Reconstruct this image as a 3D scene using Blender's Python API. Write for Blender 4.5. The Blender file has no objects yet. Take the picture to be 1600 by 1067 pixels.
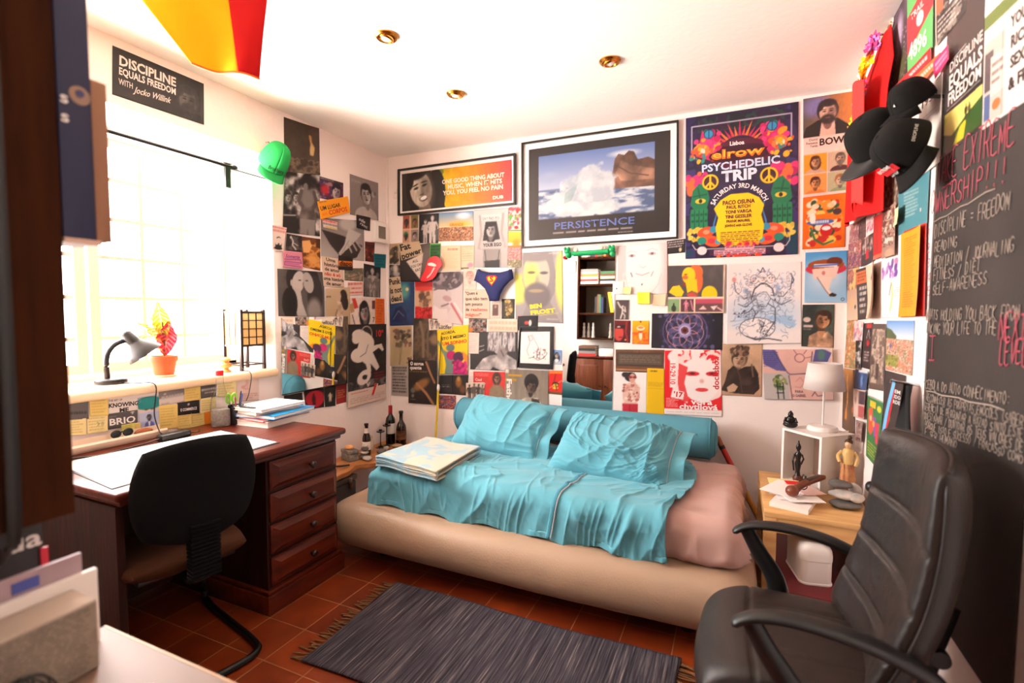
import bpy,bmesh,math,random
import numpy as np
from mathutils import Vector,Matrix
random.seed(7)
SC = bpy.context.scene
COL = SC.collection
PI = math.pi

# ---------------------------------------------------------------- camera, world, light, exposure
CAM_H = 1.3479
CAM_F = 782.94            # focal length in pixels of a 1600 px wide frame
CAM_YAW,CAM_PITCH,CAM_ROLL = 0.4192,0.0586,0.0050
def cam_axes():
    cy,sy = math.cos(CAM_YAW),math.sin(CAM_YAW)
    f = Vector((-sy,cy,0));r = Vector((cy,sy,0));u = Vector((0,0,1))
    cp,sp = math.cos(CAM_PITCH),math.sin(CAM_PITCH)
    f2 = f*cp - u*sp;u2 = u*cp + f*sp
    cr,sr = math.cos(CAM_ROLL),math.sin(CAM_ROLL)
    return r*cr + u2*sr,u2*cr - r*sr,f2
CR,CU,CF = cam_axes()
camd = bpy.data.cameras.new('camera')
cam = bpy.data.objects.new('camera',camd)
COL.objects.link(cam)
cam.matrix_world = Matrix(((CR.x,CU.x,-CF.x,0),(CR.y,CU.y,-CF.y,0),(CR.z,CU.z,-CF.z,CAM_H),(0,0,0,1)))
camd.sensor_width = 36;camd.lens = CAM_F*36/1600;camd.clip_start = 0.02
camd.dof.use_dof = True;camd.dof.focus_distance = 2.7;camd.dof.aperture_fstop = 2.0
SC.camera = cam

world = bpy.data.worlds.new('world');SC.world = world;world.use_nodes = True
bg = world.node_tree.nodes['Background']
# hazy bright sky above, sunlit pale ground below the horizon
WN,WL = world.node_tree.nodes,world.node_tree.links
wtc = WN.new('ShaderNodeTexCoord');wsx = WN.new('ShaderNodeSeparateXYZ');WL.new(wtc.outputs['Generated'],wsx.inputs[0])
wmr = WN.new('ShaderNodeMapRange');wmr.inputs['From Min'].default_value = -.12;wmr.inputs['From Max'].default_value = .12;WL.new(wsx.outputs['Z'],wmr.inputs['Value'])
wmx = WN.new('ShaderNodeMix');wmx.data_type = 'RGBA';WL.new(wmr.outputs['Result'],wmx.inputs['Factor'])
wmx.inputs['A'].default_value = (1.65,1.50,1.38,1);wmx.inputs['B'].default_value = (.80,.785,.78,1)
WL.new(wmx.outputs['Result'],bg.inputs[0]);bg.inputs[1].default_value = 48.0

def area_light(name,loc,size,size_y,energy,color,direction,portal=False):
    d = bpy.data.lights.new(name,'AREA');d.shape = 'RECTANGLE';d.size = size;d.size_y = size_y
    d.energy = energy;d.color = color
    if portal:d.cycles.is_portal = True
    o = bpy.data.objects.new(name,d);COL.objects.link(o);o.location = loc
    o.rotation_euler = Vector(direction).to_track_quat('-Z','Y').to_euler()
    return o
WIN_Y0,WIN_Y1,WIN_Z0,WIN_Z1 = 0.62,2.19,1.0,2.26
area_light('window_portal',(-2.99,(WIN_Y0+WIN_Y1)/2,(WIN_Z0+WIN_Z1)/2),WIN_Y1-WIN_Y0,WIN_Z1-WIN_Z0,1,(1,1,1),(1,0,0),portal=True)

SC.view_settings.view_transform = 'Standard';SC.view_settings.look = 'None'
SC.view_settings.exposure = 0.12;SC.view_settings.gamma = 1.0;SC.view_settings.use_curve_mapping = False
SC.cycles.max_bounces = 12;SC.cycles.diffuse_bounces = 6

# ---------------------------------------------------------------- room numbers (metres; camera stands over x=0, y=0)
XL,XR,YB,H = -2.5492,0.5561,3.2724,2.5557

# ---------------------------------------------------------------- materials
def srgb(c):
    def f(x):
        x = x/255.0
        return x/12.92 if x <= 0.04045 else ((x+0.055)/1.055)**2.4
    return (f(c[0]),f(c[1]),f(c[2]),1)
def nodes(m):
    return m.node_tree.nodes,m.node_tree.links
def mat(name,col,rough=0.6,metal=0.0,spec=0.5,var=0.0,vscale=8.0,bump=0.0,bscale=60.0,col2=None,stretch=None,sheen=0.0,coat=0.0,alpha=None):
    m = bpy.data.materials.new(name);m.use_nodes = True
    N,L = nodes(m);b = N['Principled BSDF']
    c = srgb(col)
    b.inputs['Base Color'].default_value = c
    b.inputs['Roughness'].default_value = rough;b.inputs['Metallic'].default_value = metal
    b.inputs['Specular IOR Level'].default_value = spec
    if sheen:b.inputs['Sheen Weight'].default_value = sheen
    if coat:b.inputs['Coat Weight'].default_value = coat
    tc = N.new('ShaderNodeTexCoord');mp = N.new('ShaderNodeMapping')
    L.new(tc.outputs['Object'],mp.inputs['Vector'])
    if stretch:mp.inputs['Scale'].default_value = stretch
    if var or col2:
        n = N.new('ShaderNodeTexNoise');n.inputs['Scale'].default_value = vscale;n.inputs['Detail'].default_value = 5
        L.new(mp.outputs[0],n.inputs['Vector'])
        r = N.new('ShaderNodeValToRGB');r.color_ramp.elements[0].position = 0.32;r.color_ramp.elements[1].position = 0.68
        c2 = srgb(col2) if col2 else tuple(min(1,x*(1+var)) for x in c[:3])+(1,)
        c1 = c if col2 else tuple(x*(1-var) for x in c[:3])+(1,)
        r.color_ramp.elements[0].color = c1;r.color_ramp.elements[1].color = c2
        L.new(n.outputs['Fac'],r.inputs[0]);L.new(r.outputs[0],b.inputs['Base Color'])
    if bump:
        n2 = N.new('ShaderNodeTexNoise');n2.inputs['Scale'].default_value = bscale;n2.inputs['Detail'].default_value = 4
        L.new(mp.outputs[0],n2.inputs['Vector'])
        bp = N.new('ShaderNodeBump');bp.inputs['Strength'].default_value = bump;bp.inputs['Distance'].default_value = 0.01
        L.new(n2.outputs['Fac'],bp.inputs['Height']);L.new(bp.outputs[0],b.inputs['Normal'])
    return m
def attr_mat(name,rough=0.5,spec=0.4,coat=0.0):
    m = bpy.data.materials.new(name);m.use_nodes = True
    N,L = nodes(m);b = N['Principled BSDF']
    a = N.new('ShaderNodeVertexColor');a.layer_name = 'print'
    L.new(a.outputs['Color'],b.inputs['Base Color'])
    b.inputs['Roughness'].default_value = rough;b.inputs['Specular IOR Level'].default_value = spec
    if coat:b.inputs['Coat Weight'].default_value = coat;b.inputs['Coat Roughness'].default_value = 0.08
    return m
def wood_mat(name,c1,c2,rough=0.4,scale=(1,12,12),vs=3.0,coat=0.0,bump=0.15,spec=0.3):
    m = mat(name,c1,rough=rough,spec=spec,col2=c2,vscale=vs,stretch=scale,bump=bump,bscale=8,coat=coat)
    return m
def glass_mat(name,col=(255,255,255),rough=0.0,weight=0.9):
    m = bpy.data.materials.new(name);m.use_nodes = True
    N,L = nodes(m);b = N['Principled BSDF']
    t = N.new('ShaderNodeBsdfTransparent');t.inputs[0].default_value = srgb(col)
    g = N.new('ShaderNodeBsdfGlossy');g.inputs['Roughness'].default_value = rough
    fr = N.new('ShaderNodeFresnel');fr.inputs[0].default_value = 1.45
    mx = N.new('ShaderNodeMixShader');out = N['Material Output']
    L.new(fr.outputs[0],mx.inputs[0]);L.new(t.outputs[0],mx.inputs[1]);L.new(g.outputs[0],mx.inputs[2]);L.new(mx.outputs[0],out.inputs[0])
    N.remove(b)
    return m
M = {}
def wall_mat(name,col):
    return mat(name,col,rough=0.85,spec=0.2,var=0.02,vscale=2.0,bump=0.12,bscale=35)
M['wall'] = wall_mat('white_wall_paint',(238,227,222))
M['ceil'] = wall_mat('white_ceiling_paint',(244,237,230))
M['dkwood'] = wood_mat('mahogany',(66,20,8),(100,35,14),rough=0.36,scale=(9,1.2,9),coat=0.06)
M['dkwoodv'] = wood_mat('mahogany_upright_shaded',(32,10,5),(52,17,8),rough=0.55,scale=(9,9,1.0))  # upright grain; shade on the desk sides is put into the colour
M['shelfwood'] = wood_mat('dark_shelf_wood',(44,20,8),(66,33,13),rough=0.9,spec=0.1,scale=(9,9,1.0))
M['oak'] = wood_mat('pale_oak',(196,148,92),(214,170,112),rough=0.5,scale=(2,10,10))
M['slab'] = wood_mat('wavy_slab_wood',(150,92,50),(188,126,74),rough=0.45,scale=(8,2,8))
M['sill'] = mat('cream_sill',(226,196,160),rough=0.35,var=0.06,vscale=5)
M['whitepaint'] = mat('white_gloss_paint',(238,232,224),rough=0.4)
M['white'] = mat('white_plastic',(232,226,220),rough=0.35)
M['cream'] = mat('cream_plastic',(226,206,184),rough=0.35)
M['black'] = mat('black_plastic',(16,15,15),rough=0.42)
M['blackmetal'] = mat('black_painted_metal',(18,17,17),rough=0.35,metal=0.3)
M['blackfabric'] = mat('black_weave',(17,18,19),rough=0.95,spec=0.15,bump=0.35,bscale=420)
M['leather'] = mat('black_leather',(34,24,20),rough=0.45,spec=0.4,bump=0.12,bscale=160)
M['brownseat'] = mat('brown_upholstery',(62,34,16),rough=0.9,spec=0.2,bump=0.2,bscale=300)
M['bedbase'] = mat('cream_leatherette',(168,140,116),rough=0.38,spec=0.4,var=0.05,vscale=3,bump=0.10,bscale=120)
M['teal'] = mat('teal_cotton',(92,160,176),rough=0.85,spec=0.15,sheen=0.2,bump=0.05,bscale=500)
M['bolster'] = mat('blue_bolster_cloth',(84,144,162),rough=0.85,spec=0.15,bump=0.06,bscale=300)
M['piping'] = mat('pale_piping',(176,176,176),rough=0.8)
M['pinksheet'] = mat('pink_cotton',(192,156,146),rough=0.9,spec=0.1,sheen=0.2)
M['chrome'] = mat('chrome',(210,210,210),rough=0.15,metal=1.0)
M['gold'] = mat('brass_ring',(214,150,62),rough=0.22,metal=1.0)
M['mirror'] = mat('mirror_glass',(238,240,238),rough=0.01,metal=1.0)
M['print'] = attr_mat('printed_paper',rough=0.55,spec=0.3)
M['gloss'] = attr_mat('glossy_print',rough=0.3,spec=0.5)
M['glass'] = glass_mat('clear_glass')
def veil_glass():  # thin translucent veil stands in for glare over the panes
    m = bpy.data.materials.new('glare_veil_glass');m.use_nodes = True
    N,L = nodes(m);t = N.new('ShaderNodeBsdfTransparent');t.inputs[0].default_value = (.97,.97,.97,1)
    d = N.new('ShaderNodeBsdfTranslucent');d.inputs[0].default_value = (1,.97,.94,1)
    mx = N.new('ShaderNodeMixShader');mx.inputs[0].default_value = .004;L.new(t.outputs[0],mx.inputs[1]);L.new(d.outputs[0],mx.inputs[2])
    L.new(mx.outputs[0],N['Material Output'].inputs[0]);N.remove(N['Principled BSDF']);return m
M['veilglass'] = veil_glass()
M['paper'] = mat('white_paper',(240,234,226),rough=0.8,spec=0.2)
M['terracotta'] = mat('terracotta_pot',(186,88,48),rough=0.75,var=0.08)
M['stone'] = mat('grey_pebble',(96,90,86),rough=0.8,var=0.25,vscale=14,bump=0.2)
M['red'] = mat('red_cloth',(208,22,22),rough=0.75,spec=0.2)

# ---------------------------------------------------------------- object helpers
ORG = {}
def props(o,label=None,cat=None,group=None,kind=None):
    if label:o['label'] = label
    if cat:o['category'] = cat
    if group:o['group'] = group
    if kind:o['kind'] = kind
    return o
def thing(name,label,cat,loc,group=None):
    o = bpy.data.objects.new(name,None);COL.objects.link(o);o.location = loc
    o.empty_display_size = 0.05;ORG[o.name] = Vector(loc)
    return props(o,label,cat,group)
def link_mesh(name,me,mats,parent=None,org=None):
    o = bpy.data.objects.new(name,me);COL.objects.link(o)
    for m in (mats if isinstance(mats,(list,tuple)) else [mats]):me.materials.append(m)
    if parent is not None:
        o.parent = parent;ORG[o.name] = ORG[parent.name]
    else:
        o.location = org;ORG[o.name] = Vector(org)
    return o
class MB:
    """collects geometry in world coordinates, builds ONE mesh object"""
    def __init__(s):s.v = [];s.f = [];s.mi = [];s.cur = 0
    def add(s,vs,fs):
        k = len(s.v);s.v += [tuple(v) for v in vs]
        for f in fs:s.f.append(tuple(i+k for i in f));s.mi.append(s.cur)
        return s
    def mat(s,i):s.cur = i;return s
    def box(s,x0,x1,y0,y1,z0,z1,R=None,bev=0.0,seg=2):
        if bev:
            bm = bmesh.new();bmesh.ops.create_cube(bm,size=1)
            for v in bm.verts:v.co = Vector((x0+(v.co.x+.5)*(x1-x0),y0+(v.co.y+.5)*(y1-y0),z0+(v.co.z+.5)*(z1-z0)))
            bmesh.ops.bevel(bm,geom=bm.edges[:],offset=bev,segments=seg,affect='EDGES',profile=0.5)
            bm.verts.index_update()
            vs = [v.co.copy() for v in bm.verts];fs = [[v.index for v in f.verts] for f in bm.faces];bm.free()
        else:
            vs = [Vector(p) for p in ((x0,y0,z0),(x1,y0,z0),(x1,y1,z0),(x0,y1,z0),(x0,y0,z1),(x1,y0,z1),(x1,y1,z1),(x0,y1,z1))]
            fs = [(0,3,2,1),(4,5,6,7),(0,1,5,4),(1,2,6,5),(2,3,7,6),(3,0,4,7)]
        if R is not None:vs = [R @ v for v in vs]
        return s.add(vs,fs)
    def cyl(s,p0,p1,r0,r1=None,n=16,caps=True):
        r1 = r0 if r1 is None else r1
        p0,p1 = Vector(p0),Vector(p1);d = (p1-p0).normalized()
        a = d.orthogonal().normalized();b = d.cross(a)
        vs = []
        for p,r in ((p0,r0),(p1,r1)):
            for i in range(n):
                t = 2*PI*i/n;vs.append(p + (a*math.cos(t)+b*math.sin(t))*r)
        fs = [(i,(i+1) % n,n+(i+1) % n,n+i) for i in range(n)]
        if caps:fs += [tuple(range(n-1,-1,-1)),tuple(range(n,2*n))]
        return s.add(vs,fs)
    def lathe(s,prof,c,n=24,axis=None):
        c = Vector(c);q = Vector(axis).normalized().to_track_quat('Z','Y').to_matrix() if axis is not None else Matrix.Identity(3)
        vs = [];fs = [];k = len(prof)
        for i in range(n):
            t = 2*PI*i/n
            for (r,z) in prof:vs.append(c + q @ Vector((r*math.cos(t),r*math.sin(t),z)))
        for i in range(n):
            j = (i+1) % n
            for m in range(k-1):fs.append((i*k+m,j*k+m,j*k+m+1,i*k+m+1))
        if prof[0][0] > 1e-6:fs.append(tuple(i*k for i in range(n-1,-1,-1)))
        if prof[-1][0] > 1e-6:fs.append(tuple(i*k+k-1 for i in range(n)))
        return s.add(vs,fs)
    def sweep(s,pts,rx,ry=None,n=10,up=(0,0,1),caps=True,closed=False):
        ry = rx if ry is None else ry
        pts = [Vector(p) for p in pts];m = len(pts);vs = [];fs = [];up = Vector(up)
        for i,p in enumerate(pts):
            if closed:d = pts[(i+1) % m]-pts[i-1]
            else:d = pts[min(i+1,m-1)]-pts[max(i-1,0)]
            d.normalize()
            a = up.cross(d)
            if a.length < 1e-4:a = d.orthogonal()
            a.normalize();b = d.cross(a)
            x = rx[i] if isinstance(rx,(list,tuple)) else rx
            y = ry[i] if isinstance(ry,(list,tuple)) else ry
            for j in range(n):
                t = 2*PI*j/n;vs.append(p + a*math.cos(t)*x + b*math.sin(t)*y)
        for i in range(m if closed else m-1):
            k = (i+1) % m
            for j in range(n):fs.append((i*n+j,i*n+(j+1) % n,k*n+(j+1) % n,k*n+j))
        if caps and not closed:fs += [tuple(range(n-1,-1,-1)),tuple(range((m-1)*n,m*n))]
        return s.add(vs,fs)
    def grid(s,P,closed_u=False):
        P = np.asarray(P);nu,nv = P.shape[:2]
        vs = P.reshape(-1,3).tolist();fs = []
        for i in range(nu if closed_u else nu-1):
            k = (i+1) % nu
            for j in range(nv-1):fs.append((i*nv+j,k*nv+j,k*nv+j+1,i*nv+j+1))
        return s.add(vs,fs)
    def prism(s,poly,h,T=None):
        """poly in local xy, extruded along local z by h, T maps to world"""
        n = len(poly);vs = [Vector((x,y,0)) for x,y in poly]+[Vector((x,y,h)) for x,y in poly]
        if T is not None:vs = [T @ v for v in vs]
        fs = [tuple(range(n-1,-1,-1)),tuple(range(n,2*n))]+[(i,(i+1) % n,n+(i+1) % n,n+i) for i in range(n)]
        return s.add(vs,fs)
    def ell(s,c,rx,ry,rz,n=16,m=10,R=None,warp=None):
        vs = [];fs = [];c = Vector(c)
        for i in range(m+1):
            a = PI*i/m
            for j in range(n):
                t = 2*PI*j/n;d = Vector((math.sin(a)*math.cos(t),math.sin(a)*math.sin(t),math.cos(a)))
                w = warp(d) if warp else 1.0
                q = Vector((d.x*rx*w,d.y*ry*w,d.z*rz*w))
                vs.append(c + (R @ q if R is not None else q))
        for i in range(m):
            for j in range(n):fs.append((i*n+j,(i+1)*n+j,(i+1)*n+(j+1) % n,i*n+(j+1) % n))
        return s.add(vs,fs)
    def build(s,name,mats,parent=None,smooth=None,auto=35,sub=0,solid=0.0,recalc=True):
        V = np.array(s.v,dtype=float)
        if parent is not None:org = ORG[parent.name]
        else:org = Vector(((V[:,0].min()+V[:,0].max())/2,(V[:,1].min()+V[:,1].max())/2,V[:,2].min()))
        me = bpy.data.meshes.new(name);me.from_pydata((V-np.array(org)).tolist(),[],s.f)
        me.polygons.foreach_set('material_index',s.mi)
        if recalc:
            bm = bmesh.new();bm.from_mesh(me);bmesh.ops.remove_doubles(bm,verts=bm.verts,dist=1e-6)
            bmesh.ops.recalc_face_normals(bm,faces=bm.faces);bm.to_mesh(me);bm.free()
        me.polygons.foreach_set('use_smooth',[True]*len(me.polygons))
        if auto:
            try:me.set_sharp_from_angle(angle=math.radians(auto))
            except Exception:pass
        o = link_mesh(name,me,mats,parent,org)
        if solid:
            md = o.modifiers.new('solid','SOLIDIFY');md.thickness = solid;md.offset = 0
        if sub:
            md = o.modifiers.new('sub','SUBSURF');md.levels = sub;md.render_levels = sub
        return o
def copy_tree(o,d,parent=None):
    c = o.copy();COL.objects.link(c)
    if parent is None:c.location = o.location + Vector(d)
    else:c.parent = parent
    ORG[c.name] = ORG[o.name] + Vector(d)
    for ch in [k for k in bpy.data.objects if k.parent == o]:copy_tree(ch,d,c)
    return c
def smoothpath(pts,k=6,closed=False):
    """Catmull-Rom through pts"""
    P = [Vector(p) for p in pts];out = [];n = len(P)
    for i in range(n if closed else n-1):
        p0 = P[i-1] if (i > 0 or closed) else P[0]*2-P[1];p1 = P[i];p2 = P[(i+1) % n]
        p3 = P[(i+2) % n] if (closed or i+2 < n) else p2*2-p1
        for j in range(k):
            t = j/k
            out.append(0.5*((2*p1)+(p2-p0)*t+(2*p0-5*p1+4*p2-p3)*t*t+(3*p1-p0-3*p2+p3)*t**3))
    if not closed:out.append(P[-1])
    return out
# ---------------------------------------------------------------- numpy noise
def vnoise(x,y,seed=0):
    x = np.asarray(x,float);y = np.asarray(y,float)
    xi = np.floor(x).astype(np.int64);yi = np.floor(y).astype(np.int64);xf = x-xi;yf = y-yi
    def h(a,b):
        n = (a*374761393 + b*668265263 + seed*1442695041) & 0x7fffffff
        n = ((n ^ (n >> 13))*1274126177) & 0x7fffffff
        return ((n ^ (n >> 16)) & 0xffff)/65535.0
    u = xf*xf*(3-2*xf);v = yf*yf*(3-2*yf)
    return (h(xi,yi)*(1-u)+h(xi+1,yi)*u)*(1-v)+(h(xi,yi+1)*(1-u)+h(xi+1,yi+1)*u)*v
def fbm(x,y,seed=0,o=4):
    s = 0;a = 0.5;t = 0
    for k in range(o):
        s = s+a*vnoise(x*2**k+17.3*k,y*2**k-9.1*k,seed+k);t += a;a *= 0.5
    return s/t
def ridge(x,y,seed=0,o=3):
    s = 0;a = 0.5;t = 0
    for k in range(o):
        s = s+a*(1-np.abs(2*vnoise(x*2**k+5.1*k,y*2**k+3.7*k,seed+k)-1));t += a;a *= 0.5
    return (s/t)**2
def crease(x,y,seed,fx,fy,ang,p=4,wp=.25):
    """thin sharp cloth creases running roughly along direction ang"""
    x = np.asarray(x,float);y = np.asarray(y,float)
    a = ang+wp*3*(fbm(x*1.3,y*1.3,seed+50,2)-.5)
    u = x*np.cos(a)+y*np.sin(a);v = -x*np.sin(a)+y*np.cos(a)
    n = vnoise(u*fx,v*fy,seed);m = vnoise(u*fx*.9+7,v*fy*.45+3,seed+9)
    return (1-np.abs(2*n-1))**p*np.clip(m*1.8-.35,0,1)
def cushion(mb,c,U,V,N,w,h,t,rc=0.15,pu=6.0,e=0.35,nu=28,nv=28,seams=(),sd=0.012,bend=None,wr=0.0,ws=5.0,seed=1,flat_back=False):
    """padded panel: front and back skins over a rounded rectangle"""
    c,U,V,N = (np.array(q,float) for q in (c,U,V,N))
    a = np.sin(np.linspace(-PI/2,PI/2,nu));a = 0.5*a+0.5*np.linspace(-1,1,nu);b = np.sin(np.linspace(-PI/2,PI/2,nv));b = .35*b+.65*np.linspace(-1,1,nv)
    A,B = np.meshgrid(a,b,indexing='ij')
    x = A*np.sqrt(1-B*B*rc)*w/2;y = B*np.sqrt(1-A*A*rc)*h/2
    d = t/2*np.clip((1-np.abs(A)**pu)*(1-np.abs(B)**pu),0,1)**e
    f = d.copy()
    for s0 in seams:f -= sd*np.exp(-((B-s0)/0.03)**2)*np.clip((1-np.abs(A)**8),0,1)
    if wr:f += wr*(ridge(A*ws*w,B*ws*h,seed)-0.4)*np.clip((1-np.abs(A)**pu)*(1-np.abs(B)**pu),0,1)**.5
    off = bend(A,B) if bend else 0*A
    def pos(dd):return c+x[...,None]*U+y[...,None]*V+(dd+off)[...,None]*N
    mb.grid(pos(f));mb.grid(pos(-d if not flat_back else -0.12*t+0*d)[::-1])
    return mb

# ================================================================ SETTING
def structure(o,label=None):
    o['kind'] = 'structure'
    if label:o['label'] = label
    return o
YR = -1.3                 # far end of the entry behind the camera
def tile_mat():
    m = bpy.data.materials.new('terracotta_tiles');m.use_nodes = True
    N,L = nodes(m);b = N['Principled BSDF']
    tc = N.new('ShaderNodeTexCoord');mp = N.new('ShaderNodeMapping')
    L.new(tc.outputs['Object'],mp.inputs['Vector'])
    br = N.new('ShaderNodeTexBrick');br.offset = 0;br.squash = 1
    br.inputs['Scale'].default_value = 1;br.inputs['Brick Width'].default_value = 0.205;br.inputs['Row Height'].default_value = 0.2045
    br.inputs['Mortar Size'].default_value = 0.0022;br.inputs['Mortar Smooth'].default_value = 0.3;br.inputs['Bias'].default_value = -0.1
    br.inputs['Color1'].default_value = srgb((104,37,11));br.inputs['Color2'].default_value = srgb((136,56,19));br.inputs['Mortar'].default_value = srgb((156,112,74))
    L.new(mp.outputs[0],br.inputs['Vector'])
    n = N.new('ShaderNodeTexNoise');n.inputs['Scale'].default_value = 6;n.inputs['Detail'].default_value = 6;L.new(mp.outputs[0],n.inputs['Vector'])
    mx = N.new('ShaderNodeMix');mx.data_type = 'RGBA';mx.blend_type = 'MULTIPLY';mx.inputs['Factor'].default_value = 0.7
    rp = N.new('ShaderNodeValToRGB');rp.color_ramp.elements[0].position = .3;rp.color_ramp.elements[1].position = .7
    rp.color_ramp.elements[0].color = (.55,.5,.45,1);rp.color_ramp.elements[1].color = (1.25,1.2,1.1,1)
    L.new(n.outputs['Fac'],rp.inputs[0]);L.new(br.outputs['Color'],mx.inputs['A']);L.new(rp.outputs[0],mx.inputs['B']);L.new(mx.outputs['Result'],b.inputs['Base Color'])
    b.inputs['Roughness'].default_value = 0.38
    bp = N.new('ShaderNodeBump');bp.inputs['Strength'].default_value = 0.5;bp.inputs['Distance'].default_value = 0.002;bp.invert = True
    L.new(br.outputs['Fac'],bp.inputs['Height']);L.new(bp.outputs[0],b.inputs['Normal'])
    return m
# floor: origin sits on a grout crossing so the tile joints fall where they do in the room
fl = MB();fl.box(XL-0.1,XR+0.1,YR,YB+0.1,-0.1,0.0)
V = fl.v;org = Vector((-1.629,1.72,0.0))
me = bpy.data.meshes.new('floor');me.from_pydata([tuple(Vector(v)-org) for v in V],[],fl.f)
structure(link_mesh('floor',me,tile_mat(),None,org),'terracotta tile floor')
structure(MB().box(XL-0.5,XR+0.1,YR,YB+0.1,H,H+0.1).build('ceiling',M['ceil'],auto=30),'white ceiling with recessed spotlights')
structure(MB().box(XL-0.5,XR+0.1,YB,YB+0.1,0,H).build('wall_back',M['wall'],auto=30),'white back wall covered in posters')
structure(MB().box(XR,XR+0.1,YR,YB,0,H).build('wall_right',M['wall'],auto=30),'white wall with chalkboard')
structure(MB().box(XL-0.5,XR+0.1,YR-0.1,YR,0,H).build('wall_front',M['wall'],auto=30))
structure(MB().box(XL,-0.62,-0.02,0.10,0,H).build('wall_partition',M['wall'],auto=30),'short wall behind the shelf unit')
XO = XL-0.46               # outer face of the thick window wall
wl = MB()
wl.box(XO,XL,YR,WIN_Y0,0,H);wl.box(XO,XL,WIN_Y1,YB,0,H)
wl.box(XO,XL,WIN_Y0,WIN_Y1,0,WIN_Z0-0.045);wl.box(XO,XL,WIN_Y0,WIN_Y1,WIN_Z1,H)
structure(wl.build('wall_left',M['wall'],auto=30,recalc=False),'thick white window wall')
structure(MB().box(XO+0.02,XL+0.035,WIN_Y0-0.02,WIN_Y1+0.0,WIN_Z0-0.045,WIN_Z0,bev=0.018,seg=4).build('trim_1',M['sill']),'cream rounded window sill')
# window: frame, two sashes of small panes
XW = XO+0.05
M['shadedcream'] = mat('shaded_cream_paint',(212,188,170),rough=.5)  # cream sashes, shade put into the colour so bars show against daylight
w = MB()
w.box(XW,XW+0.06,WIN_Y0,WIN_Y0+0.05,WIN_Z0,WIN_Z1);w.box(XW,XW+0.06,WIN_Y1-0.05,WIN_Y1,WIN_Z0,WIN_Z1)
w.box(XW,XW+0.06,WIN_Y0,WIN_Y1,WIN_Z1-0.05,WIN_Z1);w.box(XW,XW+0.06,WIN_Y0,WIN_Y1,WIN_Z0,WIN_Z0+0.035)
win = structure(w.build('window_1',M['whitepaint'],None,auto=30,recalc=False),'white casement window of small panes, daylight behind')
for k,(a,b_) in enumerate(((WIN_Y0+.05,1.40),(1.415,WIN_Y1-.05))):
    s = MB();st = 0.045
    s.box(XW+.01,XW+.05,a,a+st,WIN_Z0+.035,WIN_Z1-.05);s.box(XW+.01,XW+.05,b_-st,b_,WIN_Z0+.035,WIN_Z1-.05)
    s.box(XW+.011,XW+.049,a+st,b_-st,WIN_Z1-.05-st,WIN_Z1-.05);s.box(XW+.011,XW+.049,a+st,b_-st,WIN_Z0+.035,WIN_Z0+.035+st)
    n = 3
    for i in range(1,n):
        y = a+st+(b_-a-2*st)*i/n;s.box(XW+.018,XW+.036,y-.0095,y+.0095,WIN_Z0+.035+st,WIN_Z1-.05-st)
    for z in (1.205,1.41,1.615,1.81,2.01):s.box(XW+.020,XW+.034,a+st,b_-st,z-.0095,z+.0095)
    so = s.build('sash',M['shadedcream'],win,auto=30,recalc=False)
    MB().box(XW+.0375,XW+.0405,a+st,b_-st,WIN_Z0+.035+st,WIN_Z1-.05-st).build('pane',M['veilglass'],so,auto=30)
# pipes and small fittings in the corner
structure(MB().box(XL+.002,XL+.02,YB-.02,YB-.002,0,H-.02).build('trim_2',M['wall']),'white cable duct running up the corner')

# curtain rod in the window recess
t = thing('curtain_rod','thin black curtain rod across the top of the window','curtain rod',(-2.60,1.4,2.14))
MB().cyl((-2.60,0.66,2.150),(-2.60,1.97,2.150),0.010,n=12).build('rod',M['blackmetal'],t)
b = MB();b.box(-2.608,-2.592,1.925,1.955,2.03,2.16);b.box(-2.606,-2.594,1.935,2.188,2.135,2.142)
b.build('bracket',M['blackmetal'],t)
MB().ell((-2.60,1.985,2.150),.016,.02,.016).build('finial',M['blackmetal'],t)

# recessed spotlights
def spot(name,x,y,tilt,label):
    t = thing(name,label,'ceiling light',(x,y,H-0.025),'recessed ceiling spotlights')
    MB().lathe([(0.030,-.004),(0.036,-.012),(0.044,-.012),(0.052,-.004),(0.052,0.0)],(x,y,H),32).build('ring',M['gold'],t)
    g = MB().lathe([(0.034,-0.002),(0.034,-.012),(0.029,-.018),(0.026,-.010),(0.0,-.006)],(x,y,H),28,axis=tilt);g.build('inner_ring',M['gold'],t)
    MB().ell((x,y,H-.010),.024,.024,.010,16,8).build('bulb',M['bulb'],t)
    return t
M['bulb'] = mat('frosted_bulb',(250,245,235),rough=0.2)
spot('ceiling_spotlight',-1.435,1.851,(.25,.1,1),'brass recessed spotlight nearest the window and the flag')
spot('ceiling_spotlight',-0.587,2.457,(-.25,-.15,1),'brass recessed spotlight nearest the psychedelic concert poster')
spot('ceiling_spotlight',-1.452,2.476,(.02,.0,1),'brass recessed spotlight nearest the long framed reggae print')

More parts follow.
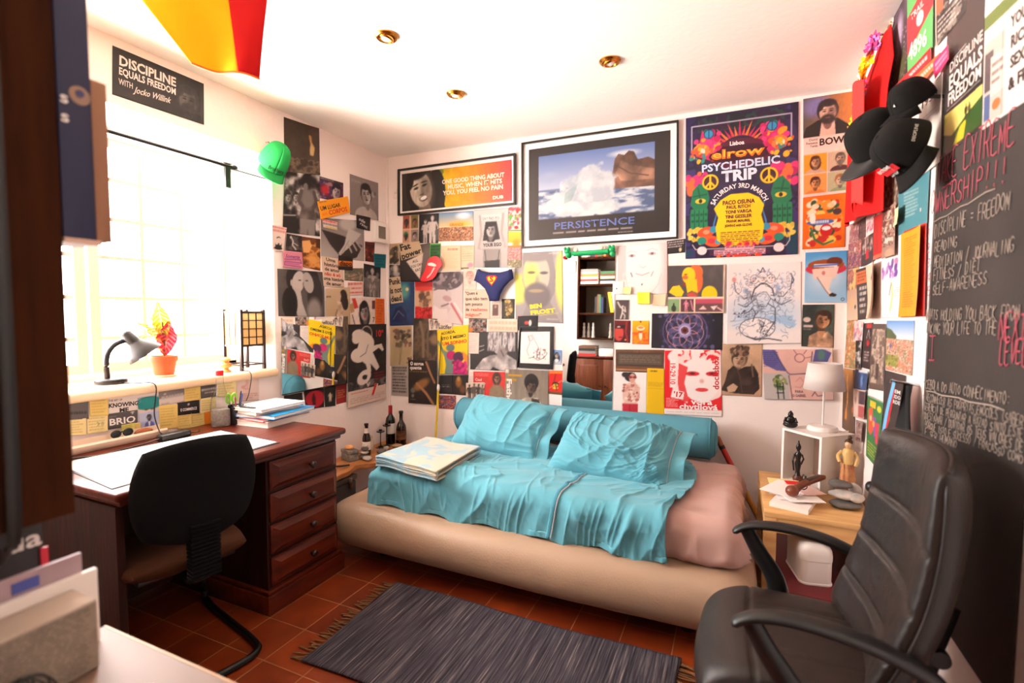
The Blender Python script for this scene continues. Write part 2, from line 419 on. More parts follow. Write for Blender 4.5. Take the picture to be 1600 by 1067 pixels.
# ================================================================ FURNITURE
# ---- desk under the window
DY0,DY1,DX,DT = 0.93,1.985,-1.815,0.75
desk = thing('desk','mahogany desk with four drawers under the window','desk',(-2.18,1.45,0))
MB().box(XL+.005,DX,DY0,DY1,DT-.032,DT,bev=.012,seg=3).build('desk_top',M['dkwood'],desk)
m = MB();m.box(XL+.01,DX-.02,DY0+.02,DY1-.02,DT-.052,DT-.032,bev=.006);m.build('moulding',M['dkwood'],desk)
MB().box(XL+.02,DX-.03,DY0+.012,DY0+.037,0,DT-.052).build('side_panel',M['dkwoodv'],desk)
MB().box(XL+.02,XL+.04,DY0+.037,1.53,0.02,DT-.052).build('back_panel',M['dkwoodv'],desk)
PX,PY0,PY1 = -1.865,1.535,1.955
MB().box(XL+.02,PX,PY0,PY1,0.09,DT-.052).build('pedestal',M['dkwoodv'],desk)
pl = MB();pl.box(XL+.02,PX+.025,PY0-.02,PY1+.03,0,0.085,bev=.004);pl.box(XL+.02,PX+.016,PY0-.012,PY1+.02,0.085,0.105,bev=.006)
pl.build('plinth',M['dkwood'],desk)
M['knob'] = mat('dark_knob',(44,24,16),rough=0.3)
for i,(z0,z1) in enumerate(((.555,.685),(.410,.540),(.265,.395),(.120,.250))):
    d = MB();a,b_ = PY0+.012,PY1-.006;x0,x1,x2 = PX,PX+.012,PX+.028
    # raised-field drawer front: flat rim then bevelled centre
    d.box(x0,x1,a,b_,z0,z1,bev=.003)
    i1,i2 = .022,.036
    o_ = [(x1,a+i1*.4,z0+i1*.4),(x1,b_-i1*.4,z0+i1*.4),(x1,b_-i1*.4,z1-i1*.4),(x1,a+i1*.4,z1-i1*.4)]
    q_ = [(x2,a+i2,z0+i2*.8),(x2,b_-i2,z0+i2*.8),(x2,b_-i2,z1-i2*.8),(x2,a+i2,z1-i2*.8)]
    d.add(o_+q_,[(0,1,5,4),(1,2,6,5),(2,3,7,6),(3,0,4,7),(4,5,6,7)])
    dr = d.build('drawer',M['dkwood'],desk,auto=25)
    yc,zc = (a+b_)/2+.01,(z0+z1)/2
    MB().lathe([(.007,0),(.006,.012),(.015,.018),(.017,.026),(.012,.033),(0,.035)],(x2,yc,zc),16,axis=(1,0,0)).build('knob',M['knob'],dr)

# ---- desk chair (black backrest, cantilever tube)
ch = thing('desk_chair','black cantilever desk chair with brown seat pushed under the desk','chair',(-1.95,1.18,0))
CY = 1.18
c = MB();cushion(c,(-1.645,CY,.735),(0,1,0),(.10,0,.995),(.995,0,-.10),.40,.37,.045,rc=.34,pu=8,e=.45,bend=lambda A,B:-.035*A*A*0-.045*A**2)
c.build('backrest',M['blackfabric'],ch,auto=60)
c = MB();cushion(c,(-1.93,CY,.455),(0,1,0),(1,0,0),(0,0,1),.43,.42,.07,rc=.25,pu=6,e=.45)
c.build('seat',M['brownseat'],ch,auto=60)
MB().box(-2.08,-1.78,CY-.16,CY+.16,.405,.425,bev=.008).build('seat_plate',M['black'],ch)
p = smoothpath([(-1.80,CY,.40),(-1.70,CY,.405),(-1.655,CY,.46),(-1.655,CY,.60),(-1.675,CY,.72)],5)
MB().sweep(p,.040,.014,n=12,up=(0,0,1)).build('back_bracket',M['black'],ch)
# accordion cover on the bracket
a = MB()
for i in range(14):
    z = .43+i*.014;a.box(-1.678+.0,-1.628,CY-.047,CY+.047,z,z+.010,bev=.003)
a.build('bellows',M['blackfabric'],ch)
ys,ye = CY-.215,CY+.225
path = [(-1.86,ys+.10,.395),(-2.10,ys+.10,.395),(-2.20,ys+.05,.385),(-2.245,ys,.33),(-2.265,ys,.06),(-2.23,ys,.022),(-2.10,ys,.014),(-1.80,ys,.014),(-1.725,ys+.02,.014),(-1.70,ys+.09,.014),
        (-1.70,CY,.014),(-1.70,ye-.09,.014),(-1.725,ye-.02,.014),(-1.80,ye,.014),(-2.10,ye,.014),(-2.23,ye,.022),(-2.265,ye,.06),(-2.245,ye,.33),(-2.20,ye-.05,.385),(-2.10,ye-.10,.395),(-1.86,ye-.10,.395)]
MB().sweep(smoothpath(path,6),.0135,n=10).build('tube_frame',M['blackmetal'],ch)

ch.rotation_euler = (0,0,-.23)

# ---- bed
bed = thing('bed','low bed with cream leatherette base and pink fitted sheet','bed',(-.95,2.6,0))
def rbox_surface(x0,x1,y0,y1,z0,z1,r,nu=90,nz=24,bulge=0.0,disp=None):
    """rounded block as stacked rounded-rectangle rings (all edges soft)"""
    rings = []
    ang = np.linspace(0,2*PI,nu,endpoint=False)
    cx,cy = (x0+x1)/2,(y0+y1)/2;hx,hy = (x1-x0)/2,(y1-y0)/2
    # perimeter points of rounded rectangle evenly by length
    per = []
    rc = r
    segs = []
    n_side = nu
    def rr(inset):
        hx2,hy2,rc2 = hx-inset,hy-inset,max(rc-inset*.6,.02)
        pts = []
        for (sx,sy,a0) in ((1,1,0),(-1,1,PI/2),(-1,-1,PI),(1,-1,1.5*PI)):
            for k in range(9):
                a = a0+PI/2*k/8;pts.append((cx+sx*(hx2-rc2)+rc2*math.cos(a),cy+sy*(hy2-rc2)+rc2*math.sin(a)))
        out = [];P = pts+[pts[0]];d = [0]
        for q,w_ in zip(P[:-1],P[1:]):d.append(d[-1]+math.hypot(w_[0]-q[0],w_[1]-q[1]))
        xs = np.interp(np.linspace(0,d[-1],nu,endpoint=False),d,[q[0] for q in P]);ysn = np.interp(np.linspace(0,d[-1],nu,endpoint=False),d,[q[1] for q in P])
        return np.stack([xs,ysn],1)
    zc,hz = (z0+z1)/2,(z1-z0)/2
    for k in range(nz+1):
        th = -PI/2+PI*k/nz;rv = min(r,hz)
        c_,s_ = math.cos(th),math.sin(th)
        z = zc+np.sign(s_)*(hz-rv)+rv*s_ if abs(s_) > 1e-9 else zc
        inset = rv*(1-c_)-bulge*c_
        p = rr(inset);rings.append(np.column_stack([p,np.full(nu,z)]))
    G = np.array(rings)                     # (nz+1, nu, 3)
    return G
def add_rings(mb,G):
    nz,nu = G.shape[:2];vs = G.reshape(-1,3).tolist();fs = []
    for i in range(nz-1):
        for j in range(nu):fs.append((i*nu+j,i*nu+(j+1) % nu,(i+1)*nu+(j+1) % nu,(i+1)*nu+j))
    k = len(vs)
    for ring in (0,nz-1):                  # caps as a fan
        c_ = G[ring].mean(0);vs.append(tuple(c_));ci = len(vs)-1
        for j in range(nu):fs.append((ring*nu+j,ring*nu+(j+1) % nu,ci) if ring else (ring*nu+(j+1) % nu,ring*nu+j,ci))
    mb.add(vs,fs)
G = rbox_surface(-2.03,.115,2.0,3.12,.075,.315,.115,nu=240,nz=20,bulge=.0)
G[...,1] -= .02*np.sin((G[...,0]+2.03)/2.14*PI)*np.where(G[...,1] < 2.3,1,0)
wob = .006*(fbm(G[...,0]*5,G[...,2]*8+G[...,1]*5,3)-.5)
G[...,1] += wob;G[...,2] += wob*.5
m = MB();add_rings(m,G);m.build('bed_base',M['bedbase'],bed,auto=0)
for x in (-1.75,-.15):
    for y in (2.2,2.95):MB().cyl((x,y,0),(x,y,.085),.03,.035,n=14).build('leg',M['black'],bed)
MX0,MX1,MY0,MY1,MZ0,MZ1 = -1.755,.045,2.135,3.10,.30,.495
G = rbox_surface(MX0,MX1,MY0,MY1,MZ0,MZ1,.075,nu=420,nz=30)
x,y,z = G[...,0],G[...,1],G[...,2]
side = np.clip((MZ1-.03-z)/.12,0,1)
px_ = np.where(np.abs(y-MY0) < .06,x,y+3)
# soft vertical pulls along the skirt, broad rumples on top
amp = side*(.010*(ridge(px_*7,z*2.0+3,11,3)-.35)+.024*crease(z,px_,31,2.5,11,.5,3)+.018*crease(z,px_,32,4,22,-.4,3))+(1-side)*(.012*crease(x,y,33,4,11,.9,3)+.010*crease(x,y,34,4,14,.2,3))
cx,cy = (MX0+MX1)/2,(MY0+MY1)/2
nx = np.clip((x-cx)/(MX1-cx),-1,1)**9;ny = np.clip((y-cy)/(MY1-cy),-1,1)**9
G[...,0] += amp*nx*1.6;G[...,1] += amp*ny*1.6;G[...,2] += amp*(1-side)
G[...,0] += np.where(x > -.05,.02*np.clip((.40-z)/.1,0,1),0)
m = MB();add_rings(m,G);m.build('mattress_sheet',M['pinksheet'],bed,auto=0)

# ---- teal throw: lies over the mattress and hangs down the front
def drape(x_of,prof,nu,nv,seed,wrk,top_amp=.010,skirt_amp=.016):
    """x_of(s, t): across the bed; prof(t): (y, z, ny, nz) along the throw from back to hem"""
    s = np.linspace(0,1,nu);t = np.linspace(0,1,nv)
    S,T = np.meshgrid(s,t,indexing='ij')
    Y,Z,NY,NZ = prof(T);X = x_of(S,T)
    return S,T,X,Y,Z,NY,NZ
def throw_profile(T):
    # arc length: top 0..L1 flat, quarter bend radius r, skirt down to hem
    r = .05;y_back,y_front,z_top,z_hem = 2.93,MY0-.012,MZ1+.012,.318
    L1 = y_back-(y_front+r);L2 = r*PI/2;L3 = (z_top-r)-z_hem;Lt = L1+L2+L3
    d = T*Lt
    a = np.clip((d-L1)/r,0,PI/2)
    Y = np.where(d < L1,y_back-d,y_front+r-r*np.sin(a));Z = np.where(d < L1,z_top,z_top-r+r*np.cos(a))
    Z = np.where(d > L1+L2,z_top-r-(d-L1-L2),Z)
    NY = -np.sin(a);NZ = np.cos(a)
    return Y,Z,NY,NZ,np.clip((d-L1)/(L2+.02),0,1)
def throw(s0,s1,nu,nv,seed,hem_x=0):
    S,T = np.meshgrid(np.linspace(0,1,nu),np.linspace(0,1,nv),indexing='ij')
    Y,Z,NY,NZ,K = throw_profile(T)
    X = s0+(s1-s0)*S
    X = X+K*.012*np.sin(S*9+T*4)
    top = (1-K);
    w_top = .018*(fbm(X*3.2,Y*4.6,seed)-.5)+.020*crease(X,Y,seed,2.6,9,.75)+.018*crease(X,Y,seed+1,3,10,-.55)+.012*crease(X,Y,seed+2,5,17,.2)+.008*crease(X,Y,seed+3,8,24,-1.1)
    fold = ridge(X*6.0+Z*3.0+.25*np.sin(Z*14),Z*1.4+X*.4,seed+7,3)
    fold2 = ridge(X*15+Z*5,Z*3.2-X,seed+9,2)
    w_sk = .040*(fold-.3)+.012*(fold2-.3)
    gather = np.clip((X-(-1.75))/.5,0,1)
    w_sk = .022*(fold-.3)+.030*crease(Z,X,seed+11,1.6,8,.35,3)+.020*crease(Z,X,seed+12,3,17,-.25,3)+.012*crease(Z,X,seed+13,5,34,.15,3)+.010*crease(X,Z,seed+14,4,12,.5)
    D = top*w_top*np.clip(T*14,.2,1)+K*w_sk*np.clip(.25+K,0,1)*(.5+.5*gather)
    D = np.maximum(D,-.006)+.010
    Y = Y+NY*D;Z = Z+NZ*D
    return X,Y,Z,S,T,K
th = thing('bed_cover','crumpled turquoise cover hanging down the front of the bed','bed cover',(-.95,2.5,MZ1))
X,Y,Z,S,T,K = throw(-1.782,-.185,420,230,21)
# left edge wraps down over the foot end, right edge cut at a slant
wrap = np.clip((.055-S)/.055,0,1)
X = X+.03*wrap*0;Z = Z-(1-K)*.05*wrap**2
X = X+np.clip((S-.6)/.4,0,1)**2*(.05*np.sin(T*5.2)-.03*(1-T))
Z = np.where(T > .97,Z+.010*np.sin(X*22),Z)
mb = MB();mb.grid(np.stack([X,Y,Z],-1));mb.build('cover_cloth',M['teal'],th,auto=0,solid=.003,recalc=False)
# piped seam where two lengths of cloth meet
k = int(.665*420);sp = np.stack([X[k],Y[k],Z[k]],-1)[6:]
sp[:,2] += .004;sp[:,1] -= .004;sp[:,0] += np.linspace(.06,-.02,len(sp))
M['tealdark'] = mat('teal_edge_band',(70,140,160),rough=.85)
MB().sweep([tuple(p) for p in sp[::3]],.012,.004,n=8,up=(0,-1,.3)).build('hem_band',M['tealdark'],th,auto=0)
sp2 = sp.copy();sp2[:,0] += .014;sp2[:,1] -= .002;sp2[:,2] += .002
MB().sweep([tuple(p) for p in sp2[::3]],.0030,n=6).build('piping',M['piping'],th,auto=0)

# ---- bolster along the wall
bo = thing('bolster','long blue cylindrical bolster along the wall behind the pillows','bolster',(-.93,3.11,MZ1))
prof = []
R_ = .122
L_ = 1.70
G = []
for i in range(64):
    a = 2*PI*i/64;row = []
    for j in range(61):
        u = j/60;xx = -1.79+L_*u
        e = min(u,1-u)*L_
        rr_ = R_*(1-max(0,(.03-e)/.03)**3*.18)
        rr_ += .003*math.sin(a*38+math.sin(u*40)*2)*max(0,1-e/.10)
        row.append((xx,3.112+rr_*math.cos(a),.615+rr_*.97*math.sin(a)))
    G.append(row)
m = MB();m.grid(np.array(G),closed_u=True)
for xe,sgn in ((-1.79,-1),(-1.79+L_,1)):
    m.lathe([(R_*.82,0),(R_*.6,.012),(0,.016)],(xe,3.112,.615),48,axis=(sgn,0,0))
m.build('bolster_cover',M['bolster'],bo,auto=0)
for xe in (-1.765,-.115):
    pts = [(xe,3.112+(R_+.001)*math.cos(2*PI*i/48),.615+(R_*.97+.001)*math.sin(2*PI*i/48)) for i in range(48)]
    MB().sweep(pts,.0035,n=6,up=(1,0,0),closed=True).build('piping',M['bolster'],bo,auto=0)

# ---- pillows
def pillow(name,label,P,w,h,t,U,V,seed,mat_,flap):
    root = thing(name,label,'pillow',P,'turquoise bed pillows')
    U = np.array(U,float);U /= np.linalg.norm(U);V = np.array(V,float);V -= U*(U@V);V /= np.linalg.norm(V);Nn = np.cross(U,V)
    nu,nv = 150,120
    a = np.linspace(-1,1,nu);b = np.linspace(-1,1,nv);A,B = np.meshgrid(a,b,indexing='ij')
    core = np.clip((1-np.abs(A)**2.6),0,1)**.5*np.clip((1-np.abs(B)**2.8),0,1)**.5
    ear = 1-.07*(1-np.abs(A)**2)*np.abs(B)**3-.0
    x = A*w/2*(1-.06*(1-B*B)*np.abs(A)**3);y = B*h/2*ear
    wr = .020*(fbm(x*5+seed,y*5,seed)-.5)+.024*crease(x+seed*.37,y,seed,2.2,8,1.1,3,.5)+.020*crease(x+seed*.53,y,seed+1,2.4,9,.3,3,.6)+.012*crease(x+seed,y,seed+2,4,15,1.6,3,.6)+.010*crease(x,y+seed,seed+3,4,17,-.5,3,.6)
    f = t*.62*core+wr*np.clip(core*2.2,0,1);g = -t*.38*core
    P = np.array(P,float)
    def pos(d):return P+x[...,None]*U+y[...,None]*V+d[...,None]*Nn
    m = MB();m.grid(pos(f));m.grid(pos(g)[::-1]);m.build('pillowcase',mat_,root,auto=0)
    # open flap at the end of the case with a piped line
    sA = 1 if flap > 0 else -1
    u2 = np.linspace(.84,1.22,26);B2 = np.linspace(-1,1,60);AA,BB = np.meshgrid(u2,B2,indexing='ij')
    core2 = np.clip((1-np.minimum(AA,.985)**2.6),0,1)**.5*np.clip((1-np.abs(BB)**2.8),0,1)**.5
    x2 = sA*AA*w/2*(1-.06*(1-BB*BB));y2 = BB*h/2*(1.0-.02*(AA-.8))
    hh = t*.62*core2+.006+.024*np.sin(BB*7+seed)*np.clip(AA-.95,0,1)*3+.010*(ridge(x2*4,y2*9,seed+8)-.3)
    x2 -= 0
    Q = P+x2[...,None]*U+y2[...,None]*V+hh[...,None]*Nn
    if sA < 0:Q = Q[::-1]
    fl_ = MB();fl_.grid(Q);fo = fl_.build('pillowcase_flap',mat_,root,auto=0,solid=.003,recalc=False)
    k = 9 if sA > 0 else 16
    MB().sweep([tuple(q+Nn*.003) for q in Q[k]],.0022,n=6,up=tuple(Nn)).build('piping',M['piping'],root,auto=0)
    return root
pillow('pillow','turquoise pillow leaning upright beside the folded blanket',(-1.285,2.765,.640),.60,.405,.17,(.64,-.06,-.035),(.05,.62,.60),3,M['teal'],1)
pillow('pillow','turquoise pillow lying flatter nearest the wooden pole',(-.575,2.66,.600),.64,.46,.17,(.62,-.03,-.03),(.03,.80,.46),9,M['teal'],1)

# ---- folded blanket
bl = thing('folded_blanket','folded pale blue and cream blanket on the corner of the bed','blanket',(-1.53,2.33,MZ1))
def blanket_mat():
    m = bpy.data.materials.new('blanket_fleece');m.use_nodes = True
    N,L = nodes(m);b = N['Principled BSDF'];tc = N.new('ShaderNodeTexCoord')
    n = N.new('ShaderNodeTexNoise');n.inputs['Scale'].default_value = 7;n.inputs['Detail'].default_value = 2;n.inputs['Distortion'].default_value = 1.2
    L.new(tc.outputs['Object'],n.inputs['Vector'])
    r = N.new('ShaderNodeValToRGB');r.color_ramp.elements[0].position = .44;r.color_ramp.elements[1].position = .56
    r.color_ramp.elements[0].color = srgb((122,156,168));r.color_ramp.elements[1].color = srgb((176,164,140))
    L.new(n.outputs['Fac'],r.inputs[0]);L.new(r.outputs[0],b.inputs['Base Color'])
    b.inputs['Roughness'].default_value = .95;b.inputs['Sheen Weight'].default_value = .4
    n2 = N.new('ShaderNodeTexNoise');n2.inputs['Scale'].default_value = 220;bp = N.new('ShaderNodeBump');bp.inputs['Strength'].default_value = .3;bp.inputs['Distance'].default_value = .003
    L.new(tc.outputs['Object'],n2.inputs['Vector']);L.new(n2.outputs['Fac'],bp.inputs['Height']);L.new(bp.outputs[0],b.inputs['Normal'])
    return m
M['blanket'] = blanket_mat();M['blanketedge'] = mat('cream_blanket_binding',(160,146,122),rough=.9)
Q = [np.array(q) for q in ((-1.735,2.125),(-1.315,2.065),(-1.315,2.52),(-1.735,2.595))]
def bq(u,v):return (Q[0]*(1-u)+Q[1]*u)*(1-v)+(Q[3]*(1-u)+Q[2]*u)*v
base_z = MZ1+.028
for layer in range(2):
    # each layer is a folded leaf: bottom sheet, rounded fold at the front, top sheet
    m = MB();z0 = base_z+layer*.027;th_ = .022
    prof = [(.995,.002),(.5,.0),(.02,.0),(-.012,th_*.25),(-.018,th_*.5),(-.012,th_*.8),(.02,th_),(.5,th_*1.02),(.995,th_)]
    rows = []
    for u in np.linspace(0,1,40):
        row = []
        for (v,dz) in smoothpath([(p_[0],p_[1],0) for p_ in prof],6) and [(q_.x,q_.y) for q_ in smoothpath([(p_[0],p_[1],0) for p_ in prof],6)]:
            p_ = bq(u,v);e = min(u,1-u)
            row.append((p_[0],p_[1],z0+dz+.004*math.sin(u*9+v*5+layer)+.006*(1-min(1,v*3))*math.sin(u*5)))
        rows.append(row)
    m.grid(np.array(rows));m.build('blanket_fold',M['blanket'],bl,auto=0,solid=.006,recalc=False)
    pts = [tuple(bq(u,-.012))+(z0+th_*.5,) for u in np.linspace(.0,1,24)]
    MB().sweep(pts,.006,n=8).build('binding',M['blanketedge'],bl,auto=0)
for v_ in (0,):pass

# ---- rug
def rug_mat():
    m = bpy.data.materials.new('woven_rag_rug');m.use_nodes = True
    N,L = nodes(m);b = N['Principled BSDF'];tc = N.new('ShaderNodeTexCoord');mp = N.new('ShaderNodeMapping')
    mp.inputs['Scale'].default_value = (130,3.0,1);L.new(tc.outputs['Object'],mp.inputs['Vector'])
    n = N.new('ShaderNodeTexNoise');n.inputs['Scale'].default_value = 1;n.inputs['Detail'].default_value = 3;n.inputs['Roughness'].default_value = .7;L.new(mp.outputs[0],n.inputs['Vector'])
    r = N.new('ShaderNodeValToRGB');e = r.color_ramp.elements
    e[0].position = .30;e[0].color = srgb((34,30,31));e[1].position = .72;e[1].color = srgb((150,134,128))
    q = e.new(.47);q.color = srgb((58,53,60));q = e.new(.55);q.color = srgb((74,70,78));q = e.new(.62);q.color = srgb((94,86,84))
    L.new(n.outputs['Fac'],r.inputs[0]);L.new(r.outputs[0],b.inputs['Base Color']);b.inputs['Roughness'].default_value = .95;b.inputs['Specular IOR Level'].default_value = .1
    bp = N.new('ShaderNodeBump');bp.inputs['Strength'].default_value = .6;bp.inputs['Distance'].default_value = .004;L.new(n.outputs['Fac'],bp.inputs['Height']);L.new(bp.outputs[0],b.inputs['Normal'])
    return m
rug = thing('rug','dark grey striped woven rug with tan fringes on the tile floor','rug',(-.82,1.66,0))
RX0,RX1,RY0,RY1 = -1.485,-.15,1.36,1.965
m = MB();ux = np.linspace(0,1,90);uy = np.linspace(0,1,40);A,B = np.meshgrid(ux,uy,indexing='ij')
Zr = .009+.003*fbm(A*9,B*5,5)+.004*np.clip(1-np.minimum(A,1-A)*30,0,1)*fbm(A*2,B*9,8)
m.grid(np.stack([RX0+(RX1-RX0)*A+.010*np.sin(B*6),RY0+(RY1-RY0)*B+.008*np.sin(A*8),Zr],-1))
e = MB();m.build('rug_weave',rug_mat(),rug,auto=0,solid=.007,recalc=False)
M['fringe'] = mat('tan_fringe',(112,82,48),rough=.95)
for sx,xe in ((-1,RX0),(1,RX1)):
    f = MB()
    n = 46
    for i in range(n):
        y0 = RY0+(RY1-RY0)*(i+.5)/n+random.uniform(-.004,.004);L_f = random.uniform(.045,.085)
        xo = xe+.010*math.sin((i+.5)/n*6)
        w_ = random.uniform(-.022,.022)
        pts = [(xo-sx*.004,y0,.011),(xo+sx*L_f*.4,y0+w_*.4+random.uniform(-.006,.006),.008),(xo+sx*L_f,y0+w_,.004)]
        f.sweep(smoothpath(pts,3),[.0028]*4+[.0036]*3,.002,n=5)
    f.build('fringe',M['fringe'],rug,auto=0)

# ---- leather office chair
oc = thing('office_chair','black leather office armchair in front of the chalkboard','chair',(.16,1.47,0))
OY = 1.47
m = MB()
nu,nv = 60,50
a = np.linspace(-1,1,nu);b = np.linspace(-1,1,nv);A,B = np.meshgrid(a,b,indexing='ij')
xs = A*np.sqrt(1-B*B*.20)*.235;ysq = B*np.sqrt(1-A*A*.16)*.235
d = np.clip((1-np.abs(A)**7)*(1-np.abs(B)**7),0,1)**.38
front = np.clip((-A-.35)/.65,0,1)
top = .055*d-.050*front**2+.004*fbm(A*3,B*3,4)-.008*np.exp(-((A+.42)/.02)**2)*d-.006*np.exp(-((B-.48)/.02)**2)*d*(A > -.42)-.006*np.exp(-((B+.48)/.02)**2)*d*(A > -.42)
bot = -.045*d-.045*front**2
cxs = .155
m.grid(np.stack([cxs+xs,OY+ysq,.46+top],-1));m.grid(np.stack([cxs+xs,OY+ysq,.46+bot],-1)[::-1])
m.build('seat',M['leather'],oc,auto=0)
Vb = np.array((.20,0,.98));Vb /= np.linalg.norm(Vb);Ub = np.array((0,1,0.));Nb = np.cross(Ub,Vb);Nb = -Nb if Nb[0] > 0 else Nb
m = MB()
bend = lambda A,B:.050*A*A-.030*np.cos(B*1.6)+.03
cushion(m,(.420,OY,.750),Ub*(1),Vb,Nb,.485,.585,.082,rc=.16,pu=8,e=.38,nu=70,nv=110,seams=(-.56,-.12,.36),sd=.012,bend=bend,wr=.004,ws=7,seed=5)
m.build('backrest',M['leather'],oc,auto=0)
# piping around the back panel
pts = []
for k in range(80):
    a_ = 2*PI*k/80;A = np.clip(1.35*math.cos(a_),-1,1);B = np.clip(1.35*math.sin(a_),-1,1)
    x_ = A*math.sqrt(1-B*B*.16)*.2425*1.004;y_ = B*math.sqrt(1-A*A*.16)*.2925*1.004
    o_ = float(bend(np.array(A),np.array(B)))
    pts.append(tuple(np.array((.420,OY,.750))+x_*Ub+y_*Vb+o_*Nb))
MB().sweep(pts,.005,n=6,closed=True).build('piping',M['leather'],oc,auto=0)
for sy in (-1,1):
    yy = OY+sy*.262
    path = smoothpath([(.410,yy-sy*.012,.575),(.375,yy-sy*.006,.625),(.27,yy,.668),(.15,yy,.684),(.06,yy,.674),(.012,yy,.646)],6)
    n_ = len(path)
    rx = [.020+.010*math.sin(PI*min(1,i/(n_-1)*1.15)) for i in range(n_)];ry = [.017-.007*i/(n_-1) for i in range(n_)]
    rx[-1] = .014;ry[-1] = .005
    am = MB();am.sweep(path,rx,ry,n=14,up=(0,0,1));ao = am.build('armrest',M['black'],oc,auto=60)
    path = smoothpath([(.045,yy,.672),(.085,yy,.60),(.135,yy-sy*.005,.52),(.15,yy-sy*.02,.44),(.15,yy-sy*.06,.41)],6)
    n_ = len(path);MB().sweep(path,[.020+.016*i/(n_-1) for i in range(n_)],.015,n=12,up=(0,1,0)).build('arm_support',M['black'],oc,auto=60)
MB().box(.05,.26,OY-.24,OY+.24,.398,.420,bev=.006).build('seat_plate',M['black'],oc)
p = smoothpath([(.22,OY,.40),(.36,OY,.405),(.425,OY,.46),(.450,OY,.56),(.475,OY,.66)],6)
MB().sweep(p,.030,.009,n=10,up=(0,1,0)).build('back_bar',M['black'],oc)
MB().lathe([(0,0),(.02,.002),(.022,.02),(.012,.04),(.012,.06),(0,.06)],(.455,OY-.055,.55),14,axis=(0,1,0)).build('knob',M['black'],oc)
m = MB();m.cyl((.16,OY,.12),(.16,OY,.40),.026,.026,18);m.cyl((.16,OY,.06),(.16,OY,.14),.035,.03,18);m.build('gas_column',M['black'],oc)
for k in range(5):
    a_ = 2*PI*k/5+.5;e_ = Vector((.16+.29*math.cos(a_),OY+.29*math.sin(a_),.075))
    if e_.x > XR-.03:e_.x = XR-.03
    l = MB();l.sweep([(.16,OY,.10),((.16+e_.x)/2,(OY+e_.y)/2,.098),tuple(e_)],[.030,.025,.016],[.020,.016,.012],n=10);lo = l.build('base_leg',M['black'],oc,auto=60)
    w_ = MB();t_ = Vector((-math.sin(a_),math.cos(a_),0))
    for s_ in (-1,1):w_.cyl(Vector((e_.x,e_.y,.027))+t_*s_*.012-t_*.008,Vector((e_.x,e_.y,.027))+t_*s_*.012+t_*.008,.026,.026,18)
    w_.cyl((e_.x,e_.y,.03),(e_.x,e_.y,.07),.008,.008,8)
    w_.build('caster',M['black'],lo)

# ---- nightstand of pale oak with a dark red lower shelf
NX0,NX1,NY0,NY1,NZ = .135,.545,2.36,2.98,.50
ns = thing('nightstand','pale oak bedside table with dark red lower shelf in the corner','bedside table',((NX0+NX1)/2,(NY0+NY1)/2,0))
MB().box(NX0,NX1,NY0,NY1,NZ-.022,NZ,bev=.003).build('table_top',M['oak'],ns)
m = MB();q = .05
MB().box(NX0+q,NX1-q,NY0+.004,NY0+.022,NZ-.085,NZ-.022).build('apron',M['oak'],ns)
MB().box(NX0+.004,NX0+.022,NY0+q,NY1-q,NZ-.085,NZ-.022).build('apron',M['oak'],ns)
MB().box(NX1-.022,NX1-.004,NY0+q,NY1-q,NZ-.085,NZ-.022).build('apron',M['oak'],ns)
for x in (NX0,NX1-q):
    for y in (NY0,NY1-q):MB().box(x,x+q,y,y+q,0,NZ-.022,bev=.003).build('leg',M['oak'],ns)
M['wine'] = mat('dark_red_board',(104,30,36),rough=.55,var=.08)
MB().box(NX0+.02,NX1-.004,NY0-.11,NY1-.03,.205,.225,bev=.003).build('lower_shelf',M['wine'],ns)

# ---- wavy corner table
ct = thing('corner_table','low wavy-edged wooden corner table beside the desk','table',(-2.4,2.6,0))
edge = smoothpath([(-2.535,2.06,0),(-2.40,2.05,0),(-2.27,2.12,0),(-2.24,2.28,0),(-2.255,2.40,0),(-2.258,2.485,0),(-2.295,2.60,0),(-2.245,2.66,0),(-2.215,2.72,0),(-2.25,2.80,0),(-2.308,2.87,0),(-2.306,3.0,0),(-2.30,3.26,0)],6)
poly = [(max(p_.x,-2.538),p_.y) for p_ in edge]+[(-2.538,3.26)]
CT = .315
MB().prism(poly,.028,Matrix.Translation((0,0,CT-.028))).build('table_slab',M['slab'],ct,auto=40)
for (x,y) in ((-2.48,2.12),(-2.48,3.2),(-2.36,3.2),(-2.30,2.16)):MB().cyl((x,y,0),(x,y,CT-.028),.018,.022,12).build('leg',M['dkwoodv'],ct)
M['greybox'] = mat('grey_case',(52,52,52),rough=.6)
t = thing('storage_case','grey storage case under the low wavy corner table','case',(-2.40,2.42,0))
MB().box(-2.52,-2.30,2.26,2.60,0,.22,bev=.012).build('case_body',M['greybox'],t)
MB().box(-2.525,-2.295,2.25,2.61,.22,.26,bev=.012).build('case_lid',mat('grey_case_lid',(74,72,68),rough=.5),t)
for y in (2.32,2.52):MB().box(-2.302,-2.290,y,y+.03,.18,.25,bev=.003).build('latch',M['chrome'],t)

